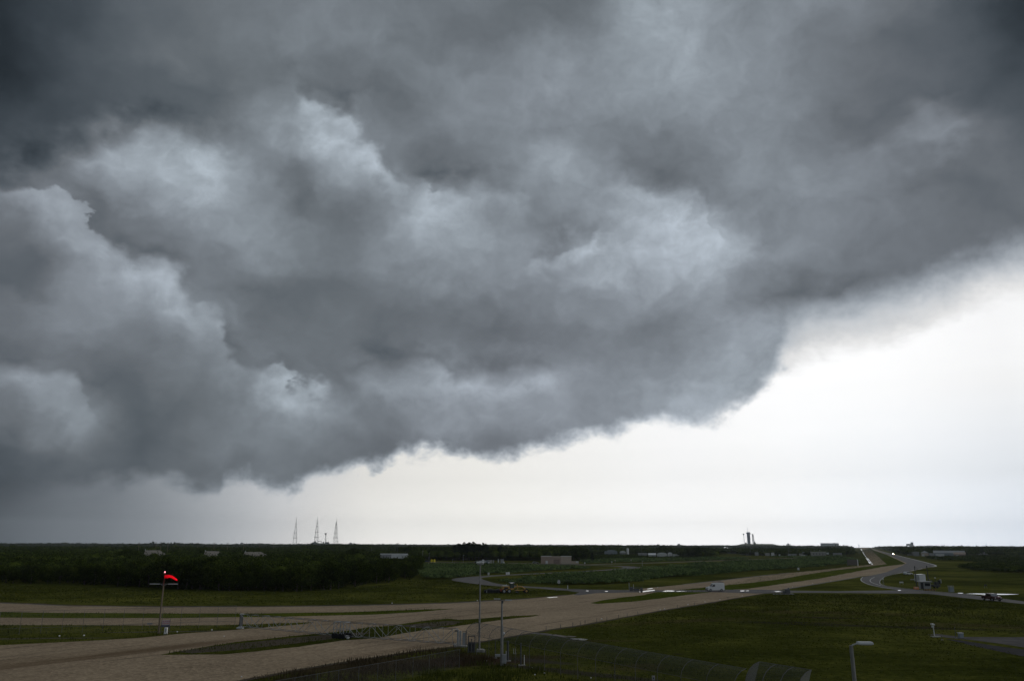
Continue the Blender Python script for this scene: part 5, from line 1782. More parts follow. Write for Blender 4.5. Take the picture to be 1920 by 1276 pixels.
# white high-roof van, heading left on the cross road
a, b = g(1240, 1107.8), g(1420, 1107.8)
van = thing('van', (*g(1341, 1107.6), 0), 'white high-roof van with ladders on the roof, on the wet cross road', 'van', rz=math.atan2(b[1] - a[1], b[0] - a[0]) + 0.06)
L = 5.15
prof = [(-2.58, 0.38), (-2.60, 0.80), (-2.52, 1.08), (-2.30, 1.20), (-1.42, 1.32), (-0.82, 2.06), (-0.45, 2.30), (0.0, 2.38), (2.40, 2.38), (2.55, 2.28), (2.58, 0.42), (2.2, 0.34), (-2.3, 0.32)]
MB().extr(prof, -0.96, 0.96).build('body', M_white, van, True, 0.05)
wheels(van, (-1.70, 1.62), 0.97, 0.37, 0.24)
MB().extr([(-1.22, 1.36), (-0.80, 1.90), (-0.35, 1.92), (-0.33, 1.38)], -0.975, -0.967).build('side_window', M_glass, van)
MB().extr([(-1.22, 1.36), (-0.80, 1.90), (-0.35, 1.92), (-0.33, 1.38)], 0.967, 0.975).build('side_window', M_glass, van)
MB().add([(-1.44, -0.85, 1.34), (-1.44, 0.85, 1.34), (-0.86, 0.80, 2.05), (-0.86, -0.80, 2.05), (-1.40, -0.85, 1.32), (-1.40, 0.85, 1.32), (-0.82, 0.80, 2.03), (-0.82, -0.80, 2.03)],
         [(0, 1, 2, 3), (7, 6, 5, 4), (0, 4, 5, 1), (1, 5, 6, 2), (2, 6, 7, 3), (3, 7, 4, 0)]).build('windscreen', M_glass, van)
for sy in (-0.72, 0.72):
    MB().box((-2.585, sy, 0.88), (0.08, 0.34, 0.22)).build('headlight', M_glass, van, bevel=0.02)
    MB().box((2.59, sy * 1.2, 1.2), (0.05, 0.14, 0.4)).build('tail_light', M_rust, van)
MB().box((-2.56, 0, 0.50), (0.16, 1.86, 0.26)).build('bumper', M_dark, van, bevel=0.03)
MB().box((-1.12, -1.08, 1.46), (0.12, 0.2, 0.24)).box((-1.12, 1.08, 1.46), (0.12, 0.2, 0.24)).build('mirrors', M_dark, van)
rk = MB()
for x in (-0.1, 0.8, 1.7, 2.3):
    rk.tube((x, -0.8, 2.52), (x, 0.8, 2.52), 0.022, None, 6).tube((x, -0.8, 2.36), (x, -0.8, 2.52), 0.02, None, 6).tube((x, 0.8, 2.36), (x, 0.8, 2.52), 0.02, None, 6)
rk.build('roof_rack', M_steel_d, van)
ld = MB()
for y in (-0.6, -0.25, 0.1, 0.45):
    ld.box((0.9, y, 2.60), (3.1, 0.05, 0.07))
for k in range(9):
    ld.box((-0.5 + k * 0.34, -0.42, 2.60), (0.04, 0.34, 0.04))
ld.box((1.7, 0.3, 2.68), (0.9, 0.3, 0.1)).build('ladders', M_steel_d, van)

# yellow motor grader parked on the turf, front to the right
gx, gy = g(963, 1111)
gd = thing('road_grader', (gx, gy, 0), 'yellow road grader with a glazed cab parked on the grass', 'grader', rz=0.22)
MB().box((-2.3, 0, 1.35), (2.1, 1.5, 1.0), 0, (0.96, 0.9)).box((-2.5, 0, 0.85), (2.2, 1.1, 0.4)).build('engine_housing', M_yellow, gd, bevel=0.05)
MB().box((-2.3, -0.76, 1.35), (1.1, 0.04, 0.55)).build('grille', M_dark, gd)
MB().box((-2.55, 0, 2.0), (1.3, 1.1, 0.22)).tube((-2.0, 0.2, 1.9), (-2.0, 0.2, 2.4), 0.06).build('roof_tank', M_white_d, gd, bevel=0.03)
cb_ = MB()
for x in (-1.05, -0.05):
    for y in (-0.62, 0.62):
        cb_.tube((x, y, 1.1), (x * 0.98, y, 2.75), 0.045, None, 6)
cb_.build('cab_frame', M_dark, gd)
MB().box((-0.55, 0, 1.95), (0.95, 1.2, 1.35)).build('cab_glass', surf('green_tinted_glass', (0.07, 0.10, 0.09), 0.12, 0, 0.1, 1, 0.6), gd)
MB().box((-0.55, 0, 2.80), (1.35, 1.5, 0.09)).build('cab_roof', M_white_d, gd, bevel=0.02)
MB().box((-0.55, 0, 1.12), (1.1, 1.3, 0.45)).build('cab_base', M_yellow, gd, bevel=0.03)
MB().path([(0.0, 0, 1.35), (1.1, 0, 1.75), (2.4, 0, 1.65), (3.2, 0, 1.15), (3.55, 0, 0.85)], 0.17, 8).build('front_beam', M_yellow, gd, True)
MB().tube((1.0, 0.15, 1.7), (1.0, 0.15, 2.45), 0.09).tube((1.0, -0.5, 1.0), (1.0, -0.5, 2.2), 0.05).tube((1.3, 0.5, 0.9), (1.3, 0.5, 2.1), 0.05).build('lift_cylinders', M_yellow, gd)
MB().path([(3.3, 0, 0.8), (2.0, -0.35, 0.75), (0.9, -0.6, 0.75)], 0.09, 6).path([(3.3, 0, 0.8), (2.0, 0.35, 0.75), (0.9, 0.6, 0.75)], 0.09, 6).lathe([(0.65, 0.62), (0.65, 0.76)], (0.95, 0, 0), 16).build('drawbar', M_yellow, gd)
MB().extr([(-0.12, 0.12), (0.05, 0.14), (0.12, 0.4), (0.04, 0.68), (-0.06, 0.7), (0.02, 0.4)], -1.7, 1.7).build('blade', M_dark, gd).location = (1.0, 0, 0)
wheels(gd, (-2.9, -1.45), 1.05, 0.58, 0.34)
for x in (3.45,):
    for sy in (-1, 1):
        o = MB().wheel((x, sy * 0.95, 0.58), 0.58, 0.32).build('wheel', M_black, gd, True)
        MB().wheel((x, sy * 1.13, 0.58), 0.3, 0.05).build('rim', M_yellow, o, True)
MB().box((3.45, 0, 0.62), (0.3, 1.6, 0.25)).build('front_axle', M_yellow, gd)
MB().box((-3.55, 0, 0.85), (0.7, 1.4, 0.6)).build('rear_ripper', M_rust, gd)

tr_ = thing('tyre_roller', (*g(925, 1111), 0), 'low black towed roller of many tyres behind the yellow grader', 'roller', rz=0.1)
MB().box((0, 0, 0.75), (4.4, 1.3, 0.28)).box((-1.0, 0, 0.98), (1.2, 1.1, 0.3)).box((1.2, 0, 0.95), (0.8, 1.0, 0.2)).build('frame', M_dark, tr_, bevel=0.03)
for k in range(6):
    MB().wheel((-2.2 + k * 0.82, 0, 0.42 + 0.02 * (k % 2)), 0.42, 1.5).build('wheel', M_black, tr_, True)
MB().tube((2.1, 0, 0.7), (3.2, 0, 0.6), 0.07).build('drawbar', M_dark, tr_)
MB().tube((-1.9, -0.8, 0.1), (-1.9, -0.8, 0.7), 0.04).build('stand', M_steel_l, tr_)

# dark red pickup on the right road
a, b = g(1810, 1117), g(1920, 1129)
pk = thing('pickup', (*g(1860, 1125.4), 0), 'dark red pickup driving on the road at the right edge', 'pickup', rz=math.atan2(b[1] - a[1], b[0] - a[0]))
prof = [(2.75, 0.45), (2.78, 0.95), (2.6, 1.08), (1.45, 1.18), (0.75, 1.72), (-0.75, 1.74), (-1.0, 1.18), (-2.75, 1.16), (-2.8, 0.5), (-2.4, 0.42), (2.4, 0.4)]
MB().extr(prof, -0.96, 0.96).build('body', M_redtruck, pk, True, 0.05)
MB().add([(1.50, -0.82, 1.20), (1.50, 0.82, 1.20), (0.80, 0.74, 1.71), (0.80, -0.74, 1.71), (1.44, -0.82, 1.17), (1.44, 0.82, 1.17), (0.76, 0.74, 1.68), (0.76, -0.74, 1.68)],
         [(0, 1, 2, 3), (7, 6, 5, 4), (0, 4, 5, 1), (1, 5, 6, 2), (2, 6, 7, 3), (3, 7, 4, 0)]).build('windscreen', surf('bright_wet_glass', (0.35, 0.36, 0.38), 0.06, 0.6, 0, 1, 0.9), pk)
for sy in (-0.972, 0.972):
    MB().extr([(1.15, 1.22), (0.72, 1.62), (-0.68, 1.64), (-0.82, 1.22)], sy - 0.006, sy + 0.006).build('side_window', M_glass, pk)
for sy in (-0.72, 0.72):
    MB().box((2.78, sy, 0.85), (0.06, 0.3, 0.18)).build('headlight', M_steel_l, pk)
wheels(pk, (1.75, -1.75), 0.97, 0.39, 0.25)
MB().box((2.8, 0, 0.55), (0.14, 1.9, 0.2)).build('bumper', M_dark, pk, bevel=0.02)


def small_car(px, py, col_m, label, cat='car', rz=0.0, lights=False, L=4.4, H=1.45, group=None):
    t = thing('car', (*g(px, py), 0), label, cat, group, rz)
    h = L / 2
    MB().extr([(h, 0.35), (h, 0.72), (h * 0.9, 0.82), (h * 0.45, 0.92), (h * 0.12, H), (-h * 0.62, H), (-h * 0.92, 0.95), (-h, 0.9), (-h, 0.35)], -0.86, 0.86).build('body', col_m, t, True, 0.04)
    for sy in (-0.87, 0.87):
        MB().extr([(h * 0.36, 0.95), (h * 0.1, H - 0.1), (-h * 0.58, H - 0.1), (-h * 0.78, 0.97)], sy - 0.006, sy + 0.006).build('side_window', M_glass, t)
    MB().extr([(h * 0.47, 0.93), (h * 0.14, H - 0.03), (h * 0.10, H - 0.06), (h * 0.42, 0.92)], -0.75, 0.75).build('windscreen', M_glass, t)
    wheels(t, (h * 0.62, -h * 0.62), 0.87, 0.32, 0.22, False)
    for sy in (-0.62, 0.62):
        MB().box((h + 0.01, sy, 0.65), (0.06, 0.34, 0.26) if not lights else (0.06, 0.5, 0.5)).build('headlight', M_head if lights else M_steel_l, t)
    return t


M_head = glow('headlight_glow', (1.0, 0.82, 0.62), 60.0)
hx, hy = g(1675, 1038.6)
small_car(1675, 1038.6, M_orange, 'oncoming car with bright headlights, far up the haul road', rz=-math.atan2(hx, hy) - math.pi / 2, lights=True)
small_car(1702.5, 1077.0, M_white_d, 'low white car parked on the turf inside the road bend', rz=0.4)
small_car(1004, 1055.6, M_grey, 'grey car with a white roof parked left of the tan building', rz=0.2)
small_car(799, 1053.2, M_signblue, 'dark blue car parked left of the two yellow tanks', rz=0.1, L=5)


def house(name, px0, px1, py_base, py_top, dist, depth, wall, roof, label, cat='building', rf='flat', over=0.3, doors=(), wins=(), rz=None, base_z=0.0):
    """a building whose front stretches between two columns at a distance; rf: flat, gable, arch or hip"""
    x0, y0 = bearing(px0, dist)
    x1, y1 = bearing(px1, dist)
    L = math.hypot(x1 - x0, y1 - y0)
    H = zat((px0 + px1) / 2, py_top, dist)
    t = thing(name, ((x0 + x1) / 2, (y0 + y1) / 2, base_z), label, cat, rz=math.atan2(y1 - y0, x1 - x0) if rz is None else rz)
    hw = H if rf in ('flat',) else H * 0.62
    wb = MB().box((0, depth / 2, hw / 2), (L, depth, hw))
    wb.build('wall', wall, t, bevel=0.03)
    rb = MB()
    if rf == 'flat':
        rb.box((0, depth / 2, H + 0.13), (L + over, depth + over, 0.26))
    elif rf == 'gable':
        rb.add([(-L / 2 - over, -over, hw), (L / 2 + over, -over, hw), (L / 2 + over, depth + over, hw), (-L / 2 - over, depth + over, hw), (-L / 2 - over, depth / 2, H), (L / 2 + over, depth / 2, H)],
               [(0, 1, 5, 4), (2, 3, 4, 5), (0, 4, 3), (1, 2, 5), (0, 3, 2, 1)])
    elif rf == 'slab':
        rb.add([(-L / 2, -over, hw), (L / 2 + 1.5, -over, hw), (L / 2 + 1.5, depth + over, hw), (-L / 2, depth + over, hw), (-L / 2 + 1.0, depth / 2, H), (L / 2 - L * 0.28, depth / 2, H)],
               [(0, 1, 5, 4), (2, 3, 4, 5), (0, 4, 3), (1, 2, 5), (0, 3, 2, 1)])
    elif rf == 'hip':
        q = min(L, depth) * 0.45
        rb.add([(-L / 2 - over, -over, hw), (L / 2 + over, -over, hw), (L / 2 + over, depth + over, hw), (-L / 2 - over, depth + over, hw), (-L / 2 + q, depth / 2, H), (L / 2 - q, depth / 2, H)],
               [(0, 1, 5, 4), (2, 3, 4, 5), (0, 4, 3), (1, 2, 5), (0, 3, 2, 1)])
    elif rf == 'arch':
        pr = [(L / 2 * math.cos(a_), hw + (H - hw) * math.sin(a_)) for a_ in [math.pi * k / 12 for k in range(13)]]
        rb.extr(pr, -over, depth + over)
    rb.build('roof', roof, t)
    for (u0, w, hh) in doors:
        MB().box((-L / 2 + u0 * L, -0.03, hh / 2), (w, 0.08, hh)).build('door', M_white_d, t)
    for (u0, zz, w, hh) in wins:
        MB().box((-L / 2 + u0 * L, -0.03, zz), (w, 0.06, hh)).build('window', M_glass, t)
    return t


# tan flat-roofed building
tb_ = house('service_building', 1014, 1071, 1056, 1043.2, 598, 12, M_tan, M_tan_l, 'tan flat-roofed service building in the middle of the field', rf='flat', doors=((0.19, 1.6, 2.1), (0.82, 0.7, 2.3)), wins=((0.91, 1.9, 2.6, 0.9),))
Lb = 57 / 2.6
MB().box((Lb * 0.33, -0.12, 2.55), (Lb * 0.34, 0.24, 5.05)).build('front_bay', M_tan_l, tb_, bevel=0.03)
MB().box((Lb * 0.33, -0.14, 5.32), (Lb * 0.35, 0.5, 0.34)).build('pale_coping', M_white_d, tb_)
MB().box((-Lb * 0.32, -0.10, 5.32), (Lb * 0.34, 0.4, 0.30)).build('pale_coping', M_white_d, tb_)
MB().box((0.3, -0.06, 1.5), (4.4, 0.14, 3.0)).build('recess_panel', surf('brown_shutter', (0.25, 0.19, 0.16), 0.8), tb_)
MB().box((Lb * 0.5 + 2.6, 1, 0.95), (5.4, 0.4, 1.9)).build('screen_wall', M_tan_l, tb_)
MB().box((Lb * 0.5 + 4.2, 0.7, 1.3), (1.8, 0.3, 1.0)).build('unit', M_white_d, tb_)

wbd = house('warehouse', 714, 765, 1047, 1038.4, 520, 14, M_white_d, M_white_d, 'low white warehouse showing above the end of the dark wood', rf='flat')
MB().box((-5.2, -0.10, 5.4), (7.0, 0.22, 3.6)).build('grey_bay', M_grey, wbd)  # plain grey bay on the white front
MB().box((7.0, -0.3, 6.7), (3.6, 1.2, 0.5)).build('canopy', M_white_d, wbd)
for i, (a, b, yt, lab) in enumerate(((271, 308, 1031.0, 'leftmost of the three grey-roofed sheds in the dark wood'), (383, 417, 1032.6, 'middle one of the three grey-roofed sheds in the dark wood'), (457, 499, 1034.0, 'rightmost and lowest of the three grey-roofed sheds in the wood'))):
    t = house('shed', a, b + 4, 1050, yt, 640, 15, surf('weathered_cladding_%d' % i, (0.30, 0.28, 0.24), 0.8), surf('grey_brown_roofing_%d' % i, (0.26, 0.235, 0.20), 0.8, 0, 0.1, 0.2), lab, 'shed', rf='slab')
    MB().box((-(b - a) / 2.45 * 0.42, 3, zat(a, yt, 640) + 0.3), (0.35, 0.35, 1.1)).build('chimney', M_steel_l, t)

# guard booth group inside the road bend
bo = thing('guard_booth', (*g(1734.5, 1103.2), 0), 'small grey guard booth with dark windows between two dark poles', 'booth', rz=face_cam(130, 263) * 0.5)
MB().box((0, 0, 1.05), (3.0, 2.4, 2.1)).build('wall', M_grey, bo, bevel=0.03)
MB().box((0, 0, 2.22), (3.8, 3.0, 0.2)).build('roof', M_steel, bo, bevel=0.02)
MB().box((0.55, -1.22, 1.35), (1.5, 0.05, 0.85)).build('window', M_glass, bo)
MB().box((-1.0, -1.22, 1.0), (0.75, 0.05, 1.9)).build('door', M_dark, bo)
wt = thing('tank_box', (*g(1726, 1091.5), 0), 'white boxy tank raised behind the guard booth', 'tank', rz=0.3)
_D = math.hypot(*g(1726, 1091.5))
_zt = zat(1726, 1076.5, _D)
MB().box((0, 0, _zt - 1.15), (2.9, 2.4, 2.3)).build('tank', M_white_d, wt, bevel=0.05)
MB().box((0, 0, _zt + 0.06), (3.0, 2.5, 0.12)).build('lid', M_wetroof, wt)
for sx in (-1.2, 1.2):
    for sy in (-1.0, 1.0):
        MB().tube((sx, sy, 0), (sx, sy, max(0.2, _zt - 2.2)), 0.07, None, 6).build('leg', M_steel_d, wt)
for (px, pyb, pyt, lab) in ((1719.5, 1104, 1060.5, 'left one of two dark poles flanking the guard booth'), (1742.5, 1102.5, 1059.5, 'right one of two dark poles flanking the guard booth')):
    x, y = g(px, pyb)
    D = math.hypot(x, y)
    H = zat(px, pyt, D)
    t = thing('utility_pole', (x, y, 0), lab, 'pole')
    MB().tube((0, 0, 0), (0, 0, H), 0.15, 0.11, 8).build('shaft', M_dark, t)
    MB().box((0, 0, H - 0.3), (0.5, 0.12, 0.12)).build('crossarm', M_dark, t)
an = thing('lighting_trailer', (*g(1755, 1102), 0), 'dark trailer with a slanting boom right of the guard booth', 'trailer', rz=0.2)
MB().box((0, 0, 0.75), (2.4, 1.4, 0.7)).build('body', M_dark, an, bevel=0.05)
MB().path([(-2.4, 0, 2.9), (-1.2, 0, 2.3), (0.2, 0, 1.2)], 0.09, 6).build('boom', M_steel_d, an)
MB().box((0.4, 0, 1.5), (1.2, 0.9, 0.9)).box((1.5, 0, 1.9), (0.5, 0.9, 1.1), 0.3).tube((0.1, 0, 1.9), (0.1, 0, 3.0), 0.08).build('machinery', M_dark, an, bevel=0.04)
MB().lathe([(0.0, 3.0), (0.22, 3.05), (0.24, 3.2), (0.0, 3.32)], (0.1, 0, 0), 10).build('lamp', M_white, an, True)
MB().box((1.75, -0.3, 2.2), (0.1, 0.5, 1.1)).build('pale_panel', M_white_d, an)
wheels(an, (0.0,), 0.8, 0.35, 0.2, False)
ca = thing('cabinet', (*g(1784, 1109.5), 0), 'grey utility cabinet on the verge right of the guard booth', 'cabinet')
MB().box((0, 0, 0.75), (1.1, 0.8, 1.4)).build('housing', M_bluegrey, ca, bevel=0.03)
MB().box((0, 0, 1.52), (1.35, 1.0, 0.14)).build('lid', M_steel, ca)
MB().tube((-0.85, 0, 0), (-0.85, 0, 1.9), 0.03).tube((0.85, 0, 0), (0.85, 0, 1.9), 0.03).tube((-0.85, 0, 1.85), (0.85, 0, 1.85), 0.03).build('frame', M_steel, ca)
# striped barrier
st_ = thing('striped_barrier', (*g(1743, 1107), 0), 'yellow and black striped barrier in front of the guard booth', 'barrier', rz=-0.25)
MB().box((0, 0, 0.35), (3.4, 0.1, 0.5)).build('board', M_dark, st_)
sb_ = MB()
for k in range(8):
    x = -1.5 + k * 0.42
    sb_.add([(x, -0.06, 0.12), (x + 0.2, -0.06, 0.12), (x + 0.4, -0.06, 0.58), (x + 0.2, -0.06, 0.58), (x, -0.052, 0.12), (x + 0.2, -0.052, 0.12), (x + 0.4, -0.052, 0.58), (x + 0.2, -0.052, 0.58)], [(0, 1, 2, 3), (7, 6, 5, 4), (0, 4, 5, 1), (1, 5, 6, 2), (2, 6, 7, 3), (3, 7, 4, 0)])
sb_.build('stripes', M_yellow, st_)
MB().box((-1.2, 0, 0.06), (0.2, 0.5, 0.12)).box((1.2, 0, 0.06), (0.2, 0.5, 0.12)).build('feet', M_dark, st_)
ob = thing('road_barrier', (*g(1718, 1104), 0), 'orange plastic barrier at the left foot of the guard booth', 'barrier', rz=0.1)
MB().extr([(-0.8, 0), (0.8, 0), (0.8, 0.25), (0.72, 0.75), (-0.72, 0.75), (-0.8, 0.25)], -0.2, 0.2).build('block', M_orange, ob, bevel=0.04)
MB().box((0, -0.21, 0.5), (1.2, 0.03, 0.12)).build('band', M_white_d, ob)
cbm = thing('concrete_beam', (*g(1713, 1086.4), 0), 'pale concrete beams lying on the grass left of the white tank', 'concrete beam', rz=0.15)
MB().box((0, 0, 0.2), (2.6, 0.4, 0.4)).build('beam', M_conc, cbm, bevel=0.03)
MB().box((1.5, 0.8, 0.22), (1.4, 0.4, 0.44)).build('beam', M_conc, cbm, bevel=0.03)
for (px, py, w, h, lab) in ((1690.5, 1095.6, 1.3, 1.1, 'small pale board on two legs inside the road bend'), (1657, 1098, 0.35, 2.6, 'narrow roadside post sign at the inner kerb of the bend'),
                            (1848.5, 1102, 0.9, 1.2, 'small dark notice on a stake in the right field')):
    D = math.hypot(*g(px, py))
    t = thing('road_sign', (*g(px, py), 0), lab, 'sign')
    MB().tube((-w * 0.42, 0, 0), (-w * 0.42, 0, h), 0.035).tube((w * 0.42, 0, 0), (w * 0.42, 0, h), 0.035).build('posts', M_steel, t)
    MB().box((0, -0.04, h - 0.25), (w, 0.03, 0.42)).build('plate', M_white_d if px < 1700 else M_dark, t)

# round sign and small post by the loop road
rs = thing('road_sign', (*g(1048, 1098.5), 0), 'round white sign facing the junction below the scrub', 'sign')
MB().tube((0, 0, 0), (0, 0, 1.9), 0.05).build('post', M_steel_d, rs)
MB().tube((0, -0.06, 1.35), (0, -0.02, 1.35), 0.48, None, 20).build('plate', M_white_d, rs)
MB().box((0, -0.075, 1.35), (0.16, 0.02, 0.5)).build('symbol', M_dark, rs)
MB().box((0, 0, 1.95), (0.8, 0.05, 0.14)).build('top_bar', M_steel_l, rs)
p2 = thing('marker_post', (*g(1064.5, 1104), 0), 'pale leaning marker board beside the junction', 'marker post')
MB().box((0, 0, 0.62), (0.22, 0.08, 1.1), 0.2).build('board', M_white_d, p2)
MB().tube((-0.25, 0, 0), (-0.25, 0, 0.7), 0.04).build('stake', M_dark, p2)

# crossing barrier machinery either side of the track
for (px, py, lab, s) in ((1190, 1107, 'dark lifting barrier with two poles on the far side of the crossing', 1.0),):
    t = thing('crossing_barrier', (*g(px, py), 0), lab, 'barrier')
    MB().box((-1.0, 0, 0.55), (0.9, 0.7, 0.9)).box((0.5, 0, 0.4), (1.8, 0.6, 0.5)).box((2.0, 0, 0.45), (0.7, 0.5, 0.7)).build('machinery', M_steel_d, t, bevel=0.05)
    MB().tube((-1.6, 0, 0), (-1.6, 0, 2.3), 0.06).build('pole', M_steel_l, t)
    MB().tube((-0.3, 0, 0), (-0.3, 0, 1.9), 0.06).build('pole', M_steel_l, t)
    MB().tube((-1.6, 0, 1.1), (2.6, 0, 0.9), 0.05).build('boom', M_steel_d, t)
t = thing('crossing_barrier', (*g(1477, 1113.5), 0), 'grey lifting barrier on a concrete block on the near side of the crossing', 'barrier')
MB().box((0, 0, 0.75), (1.3, 0.9, 1.3)).box((-0.9, 0, 0.5), (0.7, 0.7, 0.8)).tube((0.3, 0, 1.3), (0.3, 0, 1.75), 0.2).build('machinery', M_steel_d, t, bevel=0.05)
MB().tube((-0.8, 0, 1.0), (-4.4, 0, 0.85), 0.06).tube((-2.0, 0, 0.2), (-2.0, 0, 0.95), 0.05).build('boom', M_steel, t)
MB().box((0.3, 0, 0.1), (2.4, 1.4, 0.2)).build('concrete_block', M_conc, t, bevel=0.03)
MB().box((-2.6, -0.6, 0.1), (3.2, 0.8, 0.16)).build('slab', M_conc, t)
# low cabinets in the middle field
for (px, py, lab) in ((916, 1077.2, 'small white cabinet alone beside the loop road'), (950.2, 1076.6, 'left one of a pair of small white cabinets by the loop road'), (954, 1076.4, 'right one of a pair of small white cabinets by the loop road'),
                      (803.5, 1058.7, 'tiny white box on the grass below the far road, left'), (851, 1057.7, 'tiny white box on the grass below the far road, right'), (1449, 1041.8, 'white hut roof poking out of the scrub'),
                      (1462, 1042, 'smaller white box right of the hut roof in the scrub'), (1497, 1067.8, 'pale block in the grass beyond the upper gravel lane')):
    D = math.hypot(*g(px, py))
    s = 0.95 if py > 1070 else 1.1 if py > 1050 else 2.2
    if px == 1449:
        s = 4.2
    t = thing('cabinet', (*g(px, py), 0), lab, 'cabinet')
    MB().box((0, 0, s * 0.5), (s * 0.8, s * 0.7, s)).build('housing', M_white if px < 1000 else M_white_d, t, bevel=0.03)
    MB().box((0, 0, s + 0.04), (s * 0.9, s * 0.8, 0.1)).build('lid', M_wetroof, t)
for (px, lab) in ((809.2, 'left one of two bright yellow tanks beside the far road'), (814.3, 'right one of two bright yellow tanks beside the far road')):
    t = thing('yellow_tank', (*g(px, 1053.4), 0), lab, 'tank')
    MB().lathe([(0.75, 0.1), (0.75, 1.8), (0.45, 2.15), (0.0, 2.25)], n=16).build('tank', M_yellow_b, t, True)
    MB().box((0, 0, 0.06), (1.8, 1.8, 0.12)).build('pad', M_conc, t)


def lorry(px, py, label, rz, cabm, boxm, L=7.5, boxh=1.4, side=1):
    t = thing('lorry', (*g(px, py), 0), label, 'lorry', rz=rz)
    MB().box((side * (L / 2 - 0.9), 0, 1.55), (1.8, 2.2, 2.0), 0, (0.85, 0.92)).build('cab', cabm, t, bevel=0.08)
    MB().box((side * (L / 2 - 0.02), 0, 1.9), (0.06, 1.8, 0.7)).build('windscreen', M_glass, t)
    MB().box((-side * 0.9, 0, 0.95 + boxh / 2), (L - 2.2, 2.3, boxh)).build('load_body', boxm, t, bevel=0.03)
    MB().box((0, 0, 0.75), (L, 0.9, 0.3)).build('chassis', M_dark, t)
    wheels(t, (L * 0.36, -L * 0.30), 1.1, 0.48, 0.3, False)
    return t


lorry(898, 1055.2, 'flatbed lorry with a white cab, farthest left beside the light mast top', 0.05, M_white, M_steel_d, 8.0, 0.3)
lorry(908, 1056.6, 'pale tipper lorry standing at an angle right of the flatbed', -0.35, M_bluegrey, M_steel_l, 7.0, 1.3)
for (px, py, w, h, mm, lab) in ((920, 1055.4, 1.8, 2.2, M_conc, 'grey upright block between the lorries and the tan building'), (925, 1054.6, 0.9, 1.8, M_steel, 'small grey stump right of the grey upright block'),
                                (934.5, 1053.4, 0.8, 2.4, M_white_d, 'slim white box in the row before the tree line'), (941.5, 1056, 2.3, 3.1, M_grey, 'square grey box, widest in the row before the tree line'),
                                (944.5, 1056.4, 0.9, 1.4, M_white, 'low white box against the square grey one')):
    t = thing('equipment_box', (*g(px, py), 0), lab, 'equipment box')
    MB().box((0, 0, h / 2), (w, w * 0.8, h)).build('housing', mm, t, bevel=0.04)
    MB().box((0, 0, h + 0.05), (w * 1.1, w * 0.9, 0.1)).build('lid', mm, t)

# grey screen with a white end post at the foot of the left lane
D = math.hypot(*g(1595, 1060))
sc_ = thing('screen_wall', (*bearing(1595, D), 0), 'brown-grey screen with a white end post beside the left gravel lane', 'screen', rz=0.0)
zt_ = zat(1595, 1048.2, D)
k_ = D / 1546.0
MB().box((0, 0, zt_ / 2 + 0.2), (17 * k_ * 0.98, 0.3, zt_ - 0.4)).build('panel', surf('brown_grey_board', (0.13, 0.115, 0.105), 0.8), sc_)
MB().box((9.0 * k_, -0.05, zt_ / 2), (1.3 * k_, 0.5, zt_ + 0.1)).build('end_post', M_white_d, sc_)
MB().box((-8.5 * k_, 0, zt_ / 2), (0.3, 0.4, zt_)).build('post', M_steel_d, sc_)
# ------------------------------------------------------------------ far buildings, launch pads and masts
M_farlat = surf('dull_galvanised_lattice', (0.20, 0.21, 0.22), 0.7, 0, 0.1, 0.05)
M_fss = surf('blue_grey_tower_cladding', (0.40, 0.45, 0.53), 0.6, 0, 0.15, 0.08)
M_sand = surf('pad_slope_grass', (0.12, 0.125, 0.075), 0.95, 0, 0.2, 0.02, 0.05)


def mound(name, px, dist, r_top, r_base, h, sx=1.0):
    x, y = bearing(px, dist)
    m = MB()
    m.lathe([(r_base, -0.5), (r_base * 0.82, h * 0.22), (r_top * 1.3, h * 0.72), (r_top, h), (0.0, h)], n=48)
    o = m.build(name, M_sand, None, True)
    o.location = (x, y, 0)
    o.scale = (sx, 1, 1)
    o['kind'] = 'structure'
    return o


D39B, D39A = 5420.0, 5230.0
mound('hill', 612, D39B, 95, 285, zat(612, 1018.4, D39B))
mound('hill', 1420, D39A, 90, 330, zat(1412, 1018.9, D39A))
mound('hill', 120, 6200, 14, 34, zat(120, 1015.6, 6200) - 1.5)

ZB = zat(612, 1018.6, D39B)


def lattice(px, pyt, dist, base_w, z0, label):
    x, y = bearing(px, dist)
    zt = zat(px, pyt, dist)
    t = thing('lattice_tower', (x, y, 0), label, 'lightning tower', rz=RAND.uniform(-.3, .3))
    Ht = z0 + (zt - z0) * 0.83
    cor = []
    for sx, sy in ((-1, -1), (1, -1), (1, 1), (-1, 1)):
        cor.append((Vector((sx * base_w / 2, sy * base_w / 2, z0)), Vector((sx * base_w * 0.10, sy * base_w * 0.10, Ht))))
    lg = MB()
    for a, b in cor:
        lg.tube(a, b, 0.62, 0.5, 5)
    lg.build('legs', M_farlat, t)
    br = MB()
    for k in range(9):
        f0, f1 = (k / 9.0) ** 0.92, ((k + 1) / 9.0) ** 0.92
        for i in range(4):
            a, b = cor[i], cor[(i + 1) % 4]
            p, q = a[0].lerp(a[1], f0), b[0].lerp(b[1], f1)
            r_, s = b[0].lerp(b[1], f0), a[0].lerp(a[1], f1)
            br.tube(p, q, 0.22, None, 4).tube(r_, s, 0.22, None, 4).tube(s, q, 0.3, None, 4)
    br.build('braces', M_farlat, t)
    for f in (0.30, 0.52, 0.76, 0.9):
        w = base_w * (1 - 0.8 * f)
        MB().box((0, 0, z0 + (Ht - z0) * f), (w * 1.45, w * 1.45, 2.2)).build('platform', M_farlat, t)
    MB().tube((0, 0, Ht), (0, 0, zt), 1.3, 0.5, 8).build('mast', M_farlat, t, True)
    return t


